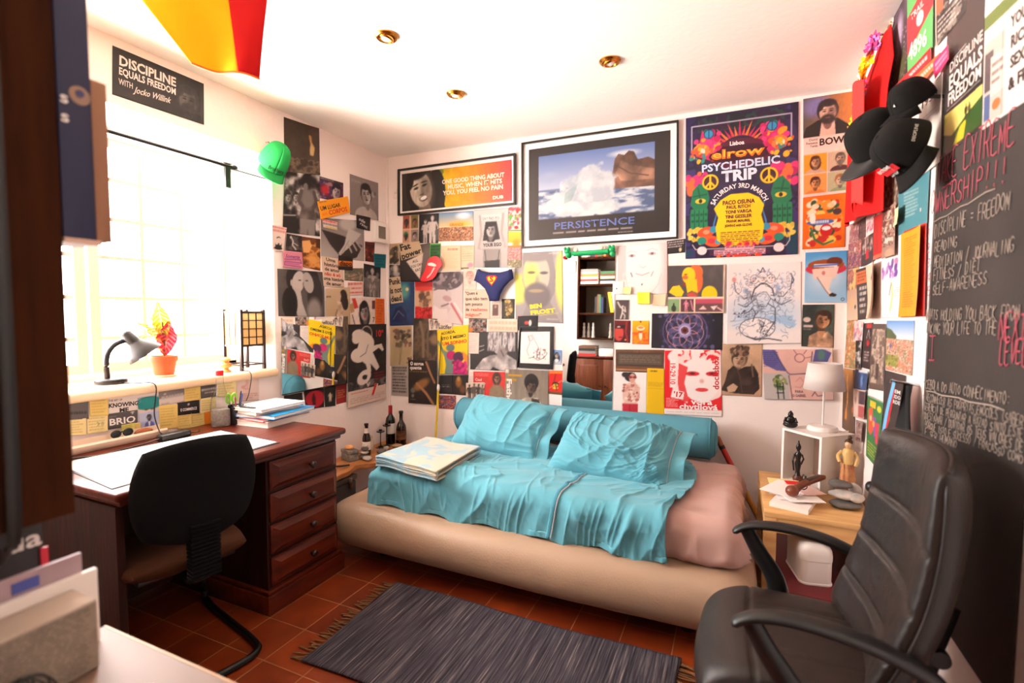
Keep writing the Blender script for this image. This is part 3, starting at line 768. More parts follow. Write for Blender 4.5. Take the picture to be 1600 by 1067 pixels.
# ================================================================ PRINTS: small drawing kit, lettering and sheets of paper
def lin(a):
    a = np.asarray(a,float)/255.0
    return np.where(a <= 0.04045,a/12.92,((a+0.055)/1.055)**2.4)
class Art:
    def __init__(s,w,h,asp,ss=2):
        s.w,s.h,s.ss,s.asp = w,h,ss,asp
        x = (np.arange(w*ss)+.5)/(w*ss);y = (np.arange(h*ss)+.5)/(h*ss)
        s.X,s.Y = np.meshgrid(x,y);s.A = np.full((h*ss,w*ss,3),245.0);s.T = []
        s.px = 1.0/(h*ss)
    def blend(s,m,c):
        m = m[...,None];s.A = s.A*(1-m)+np.asarray(c,float)*m
    def f(s,c):s.A[:] = c
    def g(s,c1,c2,x0=0,y0=0,x1=1,y1=1,hor=False):
        m = (s.X >= x0) & (s.X <= x1) & (s.Y >= y0) & (s.Y <= y1)
        t = np.clip(((s.X-x0)/(x1-x0) if hor else (s.Y-y0)/(y1-y0)),0,1)[...,None]
        col = np.array(c1,float)*(1-t)+np.array(c2,float)*t
        s.A = np.where(m[...,None],col,s.A)
    def r(s,x0,y0,x1,y1,c):s.blend(((s.X >= x0) & (s.X <= x1) & (s.Y >= y0) & (s.Y <= y1)).astype(float),c)
    def _loc(s,cx,cy,rot):
        dx = (s.X-cx)*s.asp;dy = s.Y-cy
        if rot:
            a = math.radians(rot);dx,dy = dx*math.cos(a)+dy*math.sin(a),-dx*math.sin(a)+dy*math.cos(a)
        return dx,dy
    def e(s,cx,cy,rx,ry,c,rot=0,soft=0.04,op=1.0):
        """ellipse, radii in units of the sheet's height"""
        dx,dy = s._loc(cx,cy,rot);q = np.sqrt((dx/rx)**2+(dy/ry)**2)
        s.blend(np.clip((1-q)/max(soft,.5*s.px/min(rx,ry))+.5,0,1)*op,c)
    def ring(s,cx,cy,r,w,c,rot=0):
        dx,dy = s._loc(cx,cy,0);d = np.abs(np.sqrt(dx*dx+dy*dy)-r)
        s.blend(np.clip((w/2-d)/s.px+.5,0,1),c)
    def foam(s,cx,cy,rx,ry,seed,c):
        dx,dy = s._loc(cx,cy,0);q = np.sqrt((dx/rx)**2+(dy/ry)**2)+.9*(fbm(s.X*13*s.asp,s.Y*13,seed,5)-.5)
        m = np.clip((1-q)*5+.5,0,1)[...,None];k = np.clip(fbm(s.X*9*s.asp+3,s.Y*9,seed+20,5)*2.6-.75,0,1)[...,None]
        col = np.array(c,float)*(1-k)+np.array((252,252,252.))*k;s.A = s.A*(1-m)+col*m
    def p(s,pts,c,op=1.0,nz=0):
        m = np.zeros(s.X.shape,bool);n = len(pts);j = n-1
        for i in range(n):
            xi,yi = pts[i];xj,yj = pts[j]
            if yi != yj:
                cond = ((yi > s.Y) != (yj > s.Y)) & (s.X < (xj-xi)*(s.Y-yi)/(yj-yi)+xi)
                m ^= cond
            j = i
        if nz:
            k = np.clip(1+nz*1.3*(fbm(s.X*s.asp*7+2,s.Y*7,13,4)-.5),.3,1.7)[...,None];m = (m*op)[...,None];s.A = s.A*(1-m)+np.clip(np.array(c,float)*k,0,255)*m;return
        s.blend(m.astype(float)*op,c)
    def l(s,pts,w,c,op=1.0):
        d = np.full(s.X.shape,9.0)
        for (x0,y0),(x1,y1) in zip(pts[:-1],pts[1:]):
            ax,ay = x0*s.asp,y0;bx,by = x1*s.asp,y1;px,py = s.X*s.asp-ax,s.Y-ay;vx,vy = bx-ax,by-ay
            t = np.clip((px*vx+py*vy)/max(vx*vx+vy*vy,1e-9),0,1);d = np.minimum(d,np.hypot(px-vx*t,py-vy*t))
        s.blend(np.clip((w/2-d)/s.px+.5,0,1)*op,c)
    def n(s,amp=.2,sx=6,sy=6,seed=1):
        k = 1+amp*2*(fbm(s.X*sx*s.asp,s.Y*sy,seed,4)-.5);s.A = np.clip(s.A*k[...,None],0,255)
    def tex(s,x0,y0,x1,y1,cols,sx=10,sy=10,seed=1,soft=False,contrast=1.6):
        """patchy printed texture from a palette (foliage, rubble, crowds)"""
        v = fbm(s.X*sx*s.asp,s.Y*sy,seed,4);v = np.clip((v-.5)*contrast*1.6+.5,0,.9999)*len(cols)
        C = np.array(cols,float)
        if soft:
            v = np.clip(v-.5,0,len(cols)-1.001);i = v.astype(int);fr = (v-i)[...,None];col = C[i]*(1-fr)+C[i+1]*fr
        else:col = C[v.astype(int)]
        m = ((s.X >= x0) & (s.X <= x1) & (s.Y >= y0) & (s.Y <= y1))[...,None]
        s.A = np.where(m,col,s.A)
    def dots(s,x0,y0,x1,y1,cols,n=60,r=.02,seed=1):
        rg = random.Random(seed)
        for k in range(n):
            q = r*rg.uniform(.5,1.4);s.e(rg.uniform(x0,x1),rg.uniform(y0,y1),q,q*rg.uniform(.7,1.5),cols[rg.randrange(len(cols))],rot=rg.uniform(0,90),soft=.2)
    def lines(s,x0,y0,x1,y1,n,c,fill=.45,seed=1,ragged=.3,op=.8):
        """rows of print too small to read"""
        rg = random.Random(seed);d = (y1-y0)/n
        for k in range(n):
            xe = x1-(x1-x0)*rg.uniform(0,ragged);x = x0
            while x < xe:
                w = (x1-x0)*rg.uniform(.06,.16);yy = y0+d*k
                m = ((s.X >= x) & (s.X <= min(x+w,xe)) & (s.Y >= yy) & (s.Y <= yy+d*fill)).astype(float)*op
                s.blend(m,c);x += w+(x1-x0)*.025
    def head(s,cx,cy,k,skin,hair,shade=None,lips=None,tilt=0,beard=None,shoulders=None,eyes=(40,32,30),long=0.0,part=1,glasses=None,neck=True):
        """generic portrait; k = half height of the face in sheet heights"""
        a = s.asp;sk = np.array(skin,float);sd = np.array(shade,float) if shade is not None else sk*.62
        t = math.radians(tilt)
        def o(x,y):return cx+(x*math.cos(t)-y*math.sin(t))*k/a,cy+(x*math.sin(t)+y*math.cos(t))*k
        if shoulders is not None:
            s.e(cx,cy+2.35*k,1.75*k,1.05*k,shoulders)
        if long:
            x,y = o(0,.15+long*.4);s.e(x,y,.98*k,(1.05+long*.5)*k,hair,rot=tilt)
        x,y = o(0,-.12);s.e(x,y,.90*k,1.08*k,hair,rot=tilt)
        if neck:
            x,y = o(0,1.05);s.e(x,y,.36*k,.62*k,sd*.9,rot=tilt)
        x,y = o(0,.10);s.e(x,y,.68*k,.92*k,sk,rot=tilt,soft=.08)
        x,y = o(.34*part,.18);s.e(x,y,.42*k,.82*k,sd,rot=tilt,soft=.9,op=.75)
        for sx in (-1,1):
            x,y = o(sx*.27,-.05);s.e(x,y,.155*k,.062*k,eyes,rot=tilt,soft=.5)
            x,y = o(sx*.28,-.22);s.e(x,y,.20*k,.038*k,np.array(hair,float)*.8,rot=tilt+sx*6,soft=.6)
        x,y = o(.09*part,.22);s.e(x,y,.09*k,.24*k,sd*.9,rot=tilt,soft=.9,op=.8)
        x,y = o(0,.37);s.e(x,y,.14*k,.04*k,sd*.6,rot=tilt,soft=.8)
        if beard is not None:
            x,y = o(0,.72);s.e(x,y,.60*k,.46*k,beard,rot=tilt,soft=.35)
        x,y = o(0,.56);s.e(x,y,.22*k,.075*k,lips if lips is not None else sd*.75,rot=tilt,soft=.4)
        x,y = o(0,-.82);s.e(x,y,.70*k,.36*k,hair,rot=tilt,soft=.25)
        x,y = o(-.55*part,-.50);s.e(x,y,.22*k,.42*k,hair,rot=tilt+20*part,soft=.3)
        if glasses is not None:
            for sx in (-1,1):
                x,y = o(sx*.28,-.04);s.e(x,y,.25*k,.17*k,glasses,rot=tilt)
        # printed tone: light falls off across the face, strands break up the hair
        dx,dy = s._loc(cx,cy,tilt);m = np.clip(1.5-np.sqrt((dx/(1.2*k))**2+((dy-.1*k)/(1.7*k))**2),0,1)
        tone = 1+m*(.34*(fbm(dx/k*9+5,dy/k*3.2,7,3)-.5)+.30*(fbm(dx/k*2.2+3,dy/k*2.2,9,3)-.5))
        s.A = np.clip(s.A*tone[...,None],0,255)
    def sc(s,x0,y0,x1,y1,n,ln,w,c,seed=1,op=.9,curl=2.0):
        """loose curling pen strokes"""
        rg = random.Random(seed)
        for k in range(n):
            x,y,a = rg.uniform(x0,x1),rg.uniform(y0,y1),rg.uniform(0,6.28);kk = rg.uniform(-curl,curl);pts = [(x,y)]
            for q in range(5):
                x += ln/5*math.cos(a)/s.asp;y += ln/5*math.sin(a);a += kk*.5;pts.append((x,y))
            s.l(pts,w*rg.uniform(.6,1.3),c,op)
    def fig(s,cx,y0,y1,c,w=1.0,arm=0,legs=True,skin=None,lean=0):
        """standing figure between head top y0 and feet y1"""
        h = y1-y0;a = s.asp;sk = c if skin is None else skin
        q = lambda x:cx+x*h/a
        s.p([(q(-.13*w),y0+.20*h),(q(.13*w),y0+.20*h),(q(.11*w+lean),y0+.55*h),(q(-.11*w+lean),y0+.55*h)],c)
        if legs:
            s.p([(q(-.11*w+lean),y0+.53*h),(q(.0+lean),y0+.53*h),(q(-.02*w),y1),(q(-.10*w),y1)],c)
            s.p([(q(.0+lean),y0+.53*h),(q(.11*w+lean),y0+.53*h),(q(.12*w),y1),(q(.04*w),y1)],c)
        s.l([(q(-.13*w),y0+.23*h),(q(-.20*w),y0+.40*h),(q(-.16*w+arm*.1),y0+(.54-arm*.4)*h)],.055*h*w,sk)
        s.l([(q(.13*w),y0+.23*h),(q(.21*w),y0+.40*h),(q(.17*w),y0+.55*h)],.055*h*w,sk)
        s.e(cx,y0+.09*h,.065*h,.085*h,sk);s.e(cx,y0+.15*h,.035*h,.06*h,sk)
    def t(s,text,x,y,h,c,w=None,al='c',rot=0,b=1,it=0.0,arc=0.0):
        s.T.append((text,x,y,h,c,w,al,rot,b,it,arc))
    def result(s):
        return s.A.reshape(s.h,s.ss,s.w,s.ss,3).mean(axis=(1,3))

GLYPH = {}
def glyph(chr_,bold=0):
    k = (chr_,bold)
    if k in GLYPH:return GLYPH[k]
    def meshof(txt):
        cu = bpy.data.curves.new('glyph','FONT');cu.body = txt;cu.resolution_u = 2;cu.offset = .018*bold
        o = bpy.data.objects.new('glyph',cu);COL.objects.link(o)
        dg = bpy.context.evaluated_depsgraph_get();me = o.evaluated_get(dg).to_mesh()
        v = np.zeros(len(me.vertices)*3);me.vertices.foreach_get('co',v);v = v.reshape(-1,3)[:,:2].copy()
        f = [tuple(p.vertices) for p in me.polygons]
        bpy.data.objects.remove(o);bpy.data.curves.remove(cu)
        return v,f
    v,f = meshof(chr_) if chr_ != ' ' else (np.zeros((0,2)),[])
    wide = meshof('H'+chr_+'H')[0];base = meshof('HH')[0]
    adv = (wide[:,0].max()-wide[:,0].min())-(base[:,0].max()-base[:,0].min())
    GLYPH[k] = (v,f,adv);return GLYPH[k]
CAPH = None
def text_outline(txt,bold=0,jitter=0.0,seed=1):
    """vertices (cap height = 1, left aligned, baseline 0), faces, width"""
    global CAPH
    if CAPH is None:CAPH = glyph('H')[0][:,1].max()
    rg = random.Random(seed);V = [];Fc = [];x = 0;n = 0;CX = []
    for ch_ in txt:
        v,f,adv = glyph(ch_,bold)
        if len(v):
            q = v.copy();c = np.array([adv/2,CAPH/2])
            if jitter:
                a = rg.uniform(-.10,.10)*jitter;k = 1+rg.uniform(-.14,.14)*jitter;q = q-c
                q = np.stack([q[:,0]*math.cos(a)-q[:,1]*math.sin(a)+.18*q[:,1],q[:,0]*math.sin(a)+q[:,1]*math.cos(a)],1)*k+c+np.array([0,rg.uniform(-.06,.06)*jitter])
            q[:,0] += x;V.append(q);CX.append(np.full(len(q),x+adv/2));Fc += [tuple(i+n for i in g) for g in f];n += len(q)
        x += adv*(1 if not jitter else .96)
    if not V:return np.zeros((0,2)),[],1,np.zeros(0)
    return np.concatenate(V)/CAPH,Fc,x/CAPH,np.concatenate(CX)/CAPH

def ray(u,v):return CR*((u-800)/CAM_F)-CU*((v-533.5)/CAM_F)+CF
WALLS = {'L':(0,XL,Vector((1,0,0))),'B':(1,YB,Vector((0,-1,0))),'R':(0,XR,Vector((-1,0,0)))}
def on_wall(u,v,wall):
    ax,val,n = WALLS[wall];d = ray(u,v);t = val/d[ax]
    return Vector((0,0,CAM_H))+d*t
LAYERS = {'L':[],'B':[],'R':[]}
GRP = {'L':'prints pinned on the window wall','B':'prints pinned on the wall above the bed','R':'prints pinned on the chalkboard wall'}
def fast_mesh(name,V,quads,ngons,C):
    me = bpy.data.meshes.new(name)
    quads = np.asarray(quads,np.int64).reshape(-1,4)
    loops = quads.reshape(-1);tot = np.full(len(quads),4)
    if ngons:
        loops = np.concatenate([loops,np.fromiter((i for f in ngons for i in f),np.int64)]);tot = np.concatenate([tot,[len(f) for f in ngons]])
    start = np.concatenate([[0],np.cumsum(tot)[:-1]])
    me.vertices.add(len(V));me.vertices.foreach_set('co',np.asarray(V,np.float32).reshape(-1))
    me.loops.add(len(loops));me.loops.foreach_set('vertex_index',loops.astype(np.int32))
    me.polygons.add(len(tot));me.polygons.foreach_set('loop_start',start.astype(np.int32))
    try:me.polygons.foreach_set('loop_total',tot.astype(np.int32))
    except Exception:pass
    me.update(calc_edges=True)
    ca = me.color_attributes.new('print','FLOAT_COLOR','POINT')
    ca.data.foreach_set('color',np.column_stack([C,np.ones(len(C))]).astype(np.float32).reshape(-1))
    me.color_attributes.active_color = ca
    return me
def run_ops(art,ops):
    for op in ops:
        k = {}
        if isinstance(op[-1],dict):op,k = op[:-1],op[-1]
        getattr(art,op[0])(*op[1:],**k)
def sheet(name,P,normal,ops,px,mats,label=None,cat=None,group=None,parent=None,off=.002,gain=.82,curl=0.0,wave=.0012,seed=1,dens=.85,lift=None):
    """a sheet of paper over corner points P (tl, tr, br, bl) with its print and lettering"""
    P = [np.array(p,float) for p in P];N = np.array(normal,float)
    wm = (np.linalg.norm(P[1]-P[0])+np.linalg.norm(P[2]-P[3]))/2;hm = (np.linalg.norm(P[3]-P[0])+np.linalg.norm(P[2]-P[1]))/2
    nu = int(max(8,px[0]*dens));nv = int(max(8,px[1]*dens))
    art = Art(nu,nv,wm/hm,2 if nu*nv < 60000 else 2);run_ops(art,ops)
    img = art.result();C = lin(np.clip(img,0,255)).reshape(-1,3)*gain
    def pos(u,v,d):
        u = np.asarray(u)[...,None];v = np.asarray(v)[...,None]
        q = (P[0]*(1-u)+P[1]*u)*(1-v)+(P[3]*(1-u)+P[2]*u)*v
        uu,vv = u[...,0],v[...,0]
        w = off+wave*(np.sin(uu*3.1+seed)*np.sin(vv*2.7+seed*1.7)+1)
        if curl:w = w+abs(curl)*np.clip(((1-uu) if curl < 0 else uu)*1.6-.6,0,1)**2+abs(curl)*.4*np.clip(vv*2-1,0,1)**2
        if lift is not None:w = w+lift(uu,vv)
        return q+N*(w+d)[...,None]
    uu,vv = np.meshgrid(np.linspace(0,1,nu),np.linspace(0,1,nv));V = pos(uu.reshape(-1),vv.reshape(-1),0)
    idx = np.arange(nu*nv).reshape(nv,nu)
    Q = np.stack([idx[1:,:-1],idx[1:,1:],idx[:-1,1:],idx[:-1,:-1]],-1).reshape(-1,4)
    # thickness: a thin rim of bare paper around the edge
    rim = np.concatenate([idx[0,:],idx[1:,-1],idx[-1,-2::-1],idx[-2:0:-1,0]])
    rv = V[rim]-N*.0009;k = len(V);m = len(rim);V = np.concatenate([V,rv]);C = np.concatenate([C,np.full((m,3),.62*gain)])
    a = np.arange(m);b = (a+1) % m;Q = np.concatenate([Q,np.stack([rim[a],rim[b],k+b,k+a],-1)])
    ng = []
    for ti,(txt,x,y,h,c,w,al,rot,bold,it,arc) in enumerate(art.T):
        tv,tf,tw,cxs = text_outline(txt,bold)
        if not len(tv):continue
        sx = h*hm;wd = tw*sx;fx = 1.0
        if w is not None:fx = w*wm/wd
        X = tv[:,0]*sx*fx;Y = (tv[:,1]-.5)*sx;W_ = wd*fx
        X = X-(W_/2 if al == 'c' else 0 if al == 'l' else W_);X = X+it*Y
        if arc:
            th = X/arc;R_ = arc;X = (R_+Y)*np.sin(th);Y = (R_+Y)*np.cos(th)-R_
        if rot:
            r_ = math.radians(rot);X,Y = X*math.cos(r_)-Y*math.sin(r_),X*math.sin(r_)+Y*math.cos(r_)
        U = np.clip(x+X/wm,.004,.996);Vv = np.clip(y-Y/hm,.004,.996)
        k = len(V);V = np.concatenate([V,pos(U,Vv,.0005+.00012*ti)]);C = np.concatenate([C,np.tile(lin(c)*gain,(len(tv),1))])
        ng += [tuple(i+k for i in f) for f in tf]
    org = ORG[parent.name] if parent is not None else Vector(V[:k].mean(0))
    me = fast_mesh(name,V-np.array(org),Q,ng,C)
    me.polygons.foreach_set('use_smooth',[True]*len(me.polygons))
    o = link_mesh(name,me,mats,parent,org)
    return props(o,label,cat,group)
def poster(wall,quad,ops,label,name='poster',cat=None,group=None,mats=None,gain=.82,curl=0.0,**kw):
    pts = [on_wall(quad[2*i],quad[2*i+1],wall) for i in range(4)]
    u = [(p.y if wall != 'B' else p.x) for p in pts];z = [p.z for p in pts]
    box = (min(u)+.004,max(u)-.004,min(z)+.004,max(z)-.004);lay = 0
    for (b,l_) in LAYERS[wall]:
        if b[0] < box[1] and b[1] > box[0] and b[2] < box[3] and b[3] > box[2]:lay = max(lay,l_+1)
    LAYERS[wall].append((box,lay))
    px = (math.hypot(quad[2]-quad[0],quad[3]-quad[1]),math.hypot(quad[6]-quad[0],quad[7]-quad[1]))
    return sheet(name,pts,WALLS[wall][2],ops,px,mats or M['print'],label,cat or {'note':'note'}.get(name,'poster'),group or GRP[wall],
                 off=.0015+.0028*lay,gain=gain,curl=curl,seed=len(LAYERS[wall])*.7,**kw)
K = (50,44,42);W = (248,240,232);G1 = (96,90,88);G2 = (140,132,128);G3 = (186,178,174);SK = (216,206,200)
BWP = [(34,30,30),(70,64,62),(118,110,106),(170,162,158),(214,206,202)]

# ================================================================ FRAMED PICTURES AND MIRRORS
M['frameblack'] = mat('black_frame_wood',(20,17,16),rough=.35)
M['framebrown'] = wood_mat('brown_frame_wood',(88,54,30),(120,78,44),rough=.45,scale=(3,12,12))
def framed(name,wall,quad,bar,depth,mfr,label,cat='picture',off=.001,group=None):
    P = [on_wall(quad[2*i],quad[2*i+1],wall) for i in range(4)];N = WALLS[wall][2]
    c = sum(P,Vector())/4
    root = thing(name,label,cat,c,group)
    ins = []
    for i,p in enumerate(P):
        a = (P[(i+1) % 4]-p).normalized();b = (P[i-1]-p).normalized();ins.append(p+a*bar+b*bar)
    m = MB()
    for i in range(4):
        j = (i+1) % 4;q = [P[i],P[j],ins[j],ins[i]]
        vs = [p+N*off for p in q]+[p+N*(off+depth) for p in q]
        m.add(vs,[(3,2,1,0),(4,5,6,7),(0,1,5,4),(1,2,6,5),(2,3,7,6),(3,0,4,7)])
    m.build('frame',mfr,root,auto=20)
    bk = MB();bk.add([p+N*(off+depth*.25) for p in ins]+[p+N*off for p in ins],[(0,1,2,3),(7,6,5,4),(0,4,5,1),(1,5,6,2),(2,6,7,3),(3,7,4,0)])
    return root,ins,N,bk
def sub_print(root,wall,quad,ops,off,name='print',dens=.9,mats=None,gain=.82):
    P = [on_wall(quad[2*i],quad[2*i+1],wall) for i in range(4)]
    px = (math.hypot(quad[2]-quad[0],quad[3]-quad[1]),math.hypot(quad[6]-quad[0],quad[7]-quad[1]))
    return sheet(name,P,WALLS[wall][2],ops,px,mats or M['gloss'],parent=root,off=off,wave=0,dens=dens,gain=gain)
M['matte'] = mat('white_mat_board',(240,234,228),rough=.7)
# long reggae print
fq = (623.8,265.7,807,240.4,807,320.3,623.8,337.6)
root,ins,N,bk = framed('framed_picture','B',fq,.014,.022,M['frameblack'],'long black-framed print of a laughing man on yellow and red')
bk.build('mat_board',M['matte'],root,auto=20)
sub_print(root,'B',(629,272.5,800,250,800.5,314,629.5,331),[
    ('g',(150,170,20),(236,58,66),.30,0,1,1,True),('g',(214,196,20),(244,150,30),.34,0,.62,1,True),('g',(244,150,30),(226,60,70),.62,0,1,1,True),
    ('n',.12,7,5,3),('r',0,0,.31,1,(58,52,46)),('p',[(.30,0),(.36,.1),(.41,.45),(.415,1),(.2,1),(.2,0)],(42,36,32)),
    ('e',.34,.08,.22,.12,(120,132,40)),('e',.33,.6,.30,.62,(40,34,30)),
    ('head',.185,.42,.50,(216,202,184),(36,30,28),{'shade':(128,112,98),'tilt':-14,'long':.9,'lips':(90,70,64),'eyes':(30,24,22),'part':1}),
    ('e',.215,.700,.125,.075,(70,54,50),{'rot':-14}),('e',.215,.690,.11,.050,(248,244,236),{'rot':-14}),('l',[(.08,.9),(.03,.55)],.05,(60,54,48)),
    ('t','ONE GOOD THING ABOUT',.665,.34,.105,(250,240,220),.55,'c',0,1.5),('t','MUSIC, WHEN IT HITS',.68,.485,.105,(250,240,220),.48,'c',0,1.5),
    ('t','YOU, YOU FEEL NO PAIN',.665,.63,.105,(250,240,220),.53,'c',0,1.5),('t','DUB',.885,.88,.075,(250,236,220),.09,'c',0,2)],.009)
# wave print
fq = (816.4,224.6,1060.8,189.2,1060,373.2,816.4,388.5)
root,ins,N,bk = framed('framed_picture','B',fq,.011,.022,M['frameblack'],'large black-framed print of a breaking sea wave above the bed')
bk.build('mat_board',M['matte'],root,auto=20)
sub_print(root,'B',(827,234.6,1047.6,203.9,1046,361.7,827,376.4),[
    ('f',(58,53,52)),('n',.10,3,3,2),
    ('g',(118,144,206),(206,214,240),.08,.095,.90,.46),('e',.16,.33,.10,.05,(176,192,226),{'soft':.8}),('e',.70,.17,.14,.03,(232,236,248),{'soft':.9}),
    ('r',.08,.46,.90,.775,(120,140,178)),('tex',.08,.48,.90,.775,[(96,116,158),(150,166,198),(206,214,230),(238,240,246)],7,26,5),
    ('p',[(.585,.44),(.62,.36),(.635,.22),(.66,.17),(.70,.19),(.73,.15),(.765,.165),(.79,.25),(.86,.235),(.90,.27),(.90,.53),(.62,.52)],(128,92,76),{'nz':.9}),
    ('p',[(.64,.36),(.68,.24),(.75,.30),(.83,.33),(.90,.36),(.90,.46),(.68,.45)],(162,122,100),{'nz':1.0}),('l',[(.66,.30),(.74,.38),(.86,.42)],.012,(100,70,60)),('l',[(.72,.2),(.76,.32)],.010,(104,74,62)),
    ('foam',.33,.62,.20,.16,3,(190,212,220)),('foam',.40,.56,.21,.25,4,(196,208,222)),('foam',.47,.42,.17,.17,5,(206,214,228)),('foam',.56,.50,.14,.18,6,(206,214,226)),('p',[(.28,.52),(.38,.42),(.33,.60),(.27,.64)],(150,190,198),{'op':.5,'nz':.4}),('foam',.30,.69,.17,.07,7,(206,216,228)),('foam',.54,.70,.24,.075,8,(210,220,232)),('foam',.20,.61,.10,.04,9,(206,216,228)),
    ('r',.02,.777,.98,.99,(58,53,52)),('t','PERSISTENCE',.485,.862,.072,(112,138,214),.58,'c',0,.6),('lines',.19,.925,.76,.95,1,(220,210,206),{'ragged':0,'fill':.6}),('lines',.66,.965,.76,.985,1,(200,190,186),{'ragged':0,'fill':.5})],.009,gain=.55)
# framed ink sketch with black mat
root,ins,N,bk = framed('framed_picture','B',(813,510,865.6,510,864.4,577,808.6,574),.006,.014,M['frameblack'],'small ink sketch in a wide black mat beside the mirror')
bk.build('mat_board',M['frameblack'],root,auto=20)
sub_print(root,'B',(814.5,518.6,860,518,859.6,569,813.2,567),[('f',(250,244,238)),('l',[(.25,.1),(.32,.35),(.22,.6),(.3,.75)],.012,(120,90,84)),('l',[(.38,.08),(.5,.3),(.62,.5),(.55,.7)],.012,(130,96,90)),
    ('l',[(.28,.15),(.36,.12),(.42,.25),(.34,.3),(.28,.15)],.010,(100,80,80)),('l',[(.3,.82),(.45,.8),(.6,.88),(.8,.8),(.9,.66),(.75,.55)],.014,(90,66,70)),('dots',.45,.55,.85,.85,[(150,70,70),(90,70,74)],26,.018,2),('l',[(.6,.5),(.55,.85)],.012,(100,70,74)),('l',[(.68,.5),(.66,.84)],.012,(100,70,74))],.006)
# wall mirror
q = (884,395,962,392.5,956.5,641,878,636.5)
P = [on_wall(q[2*i],q[2*i+1],'B') for i in range(4)];N = WALLS['B'][2]
root = thing('wall_mirror','tall unframed mirror on the wall above the bed reflecting bookshelves','mirror',sum(P,Vector())/4)
P2 = [Vector((P[3].x,YB,P[0].z)),Vector((P[1].x,YB,P[0].z)),Vector((P[1].x,YB,P[2].z)),Vector((P[3].x,YB,P[2].z))]
m = MB();m.add([p+N*.001 for p in P]+[p+N*.006 for p in P],[(3,2,1,0),(0,1,5,4),(1,2,6,5),(2,3,7,6),(3,0,4,7),(4,5,6,7)]);m.build('mirror_glass',M['mirror'],root,auto=10)
LAYERS['B'].append(((P[0].x,P[1].x,P[2].z,P[0].z),2))
# second mirror leaning out from the window wall
P = [on_wall(*q,'L') for q in ((430.5,496),(541,494),(541,598),(436,616.6))];N = WALLS['L'][2]
root = thing('wall_mirror','wide mirror low on the window wall reflecting a jumble of posters','mirror',sum(P,Vector())/4)
offs = (.045,.012,.004,.022)
top = [p+N*(o_+.004) for p,o_ in zip(P,offs)]
m = MB();m.add([p+N*(o_) for p,o_ in zip(P,offs)]+top,[(3,2,1,0),(0,1,5,4),(1,2,6,5),(2,3,7,6),(3,0,4,7),(4,5,6,7)]);m.build('mirror_glass',M['mirror'],root,auto=10)
m = MB();m.sweep([top[3],top[2]],.004,n=6);m.build('edge_strip',M['frameblack'],root)
LAYERS['L'].append(((min(p.y for p in P),max(p.y for p in P),min(p.z for p in P),max(p.z for p in P)),3))

# ================================================================ WINDOW WALL (left)
L_ = lambda q,ops,label,name='poster',**k:poster('L',q,ops,label,name,**k)
L_((175,71,318,131,318,195,175,147.5),[('f',(46,44,43)),('n',.06,5,5),('head',.80,.55,.30,(92,88,86),(56,54,53),{'shade':(60,58,57),'beard':(54,52,51)}),('r',.955,0,1,1,(54,52,50)),
    ('t','DISCIPLINE',.36,.24,.19,(236,222,214),.60,'c',0,1.6),('t','EQUALS FREEDOM',.36,.46,.14,(236,222,214),.60,'c',0,1.4),('t','WITH',.13,.68,.12,(220,208,200),.14,'c',0,.3),('t','Jocko Willink',.41,.72,.13,(220,208,200),.38,'c',3,.8,.35)],
   'charcoal banner reading DISCIPLINE EQUALS FREEDOM above the window',cat='poster')
L_((443,182.5,496,201,497,274,444,268),[('f',(74,62,52)),('n',.2,4,5,2),('tex',0,.70,1,1,[(60,50,42),(96,80,66),(128,108,88),(74,60,50)],9,9,4,{'soft':True}),('p',[(.70,.20),(.76,.22),(.78,.34),(.86,.44),(.82,.62),(.72,.60),(.74,.40)],(196,160,104)),('e',.74,.26,.03,.05,(190,150,98),{'soft':.4}),('e',.78,.50,.05,.10,(216,184,130),{'soft':.6})],
   'tall dark brown poster with a golden figure, topmost above the green cap',curl=.012)
L_((444,267,498.5,274,499,369.5,440.5,362.5),[('tex',0,0,1,1,BWP,6,6,7,{'soft':True}),('head',.12,.42,.075,(196,190,186),(60,54,52)),('head',.32,.40,.07,(186,180,176),(50,46,44)),('e',.58,.12,.085,.10,(34,30,30)),('e',.58,.22,.05,.06,(120,112,108)),
    ('p',[(.42,.27),(.84,.26),(.80,.52),(.88,.70),(.86,1),(.44,1),(.42,.70),(.50,.52)],(92,84,82),{'nz':.8}),('e',.64,.42,.14,.16,(126,118,114),{'soft':.6}),('p',[(.44,.74),(.86,.74),(.84,1),(.68,1),(.65,.88),(.62,1),(.46,1)],(138,130,126)),('l',[(.46,.30),(.40,.46),(.50,.54)],.07,(88,80,78)),('l',[(.82,.30),(.90,.46),(.80,.54)],.07,(80,72,70)),('p',[(0,.74),(.30,.70),(.40,1),(.1,1)],(40,36,36)),('l',[(0,.72),(.32,.70)],.02,(170,164,160))],
   'black and white photo poster of a woman among a crowd below the green cap')
L_((498,275,536,286,536,318,498,309),[('tex',0,0,1,1,[(60,34,70),(120,40,60),(46,42,100),(170,120,120)],4,4,4,{'soft':True}),('r',0,0,1,.16,(60,52,58)),('lines',.05,.05,.6,.14,1,(220,210,206),{'ragged':0}),('head',.70,.52,.34,(208,196,188),(36,32,40),{'tilt':12,'shade':(120,96,110)}),('e',.25,.55,.25,.20,(190,40,50),{'soft':.9})],
   'purple and red flyer of a tilted face above the orange strip','flyer')
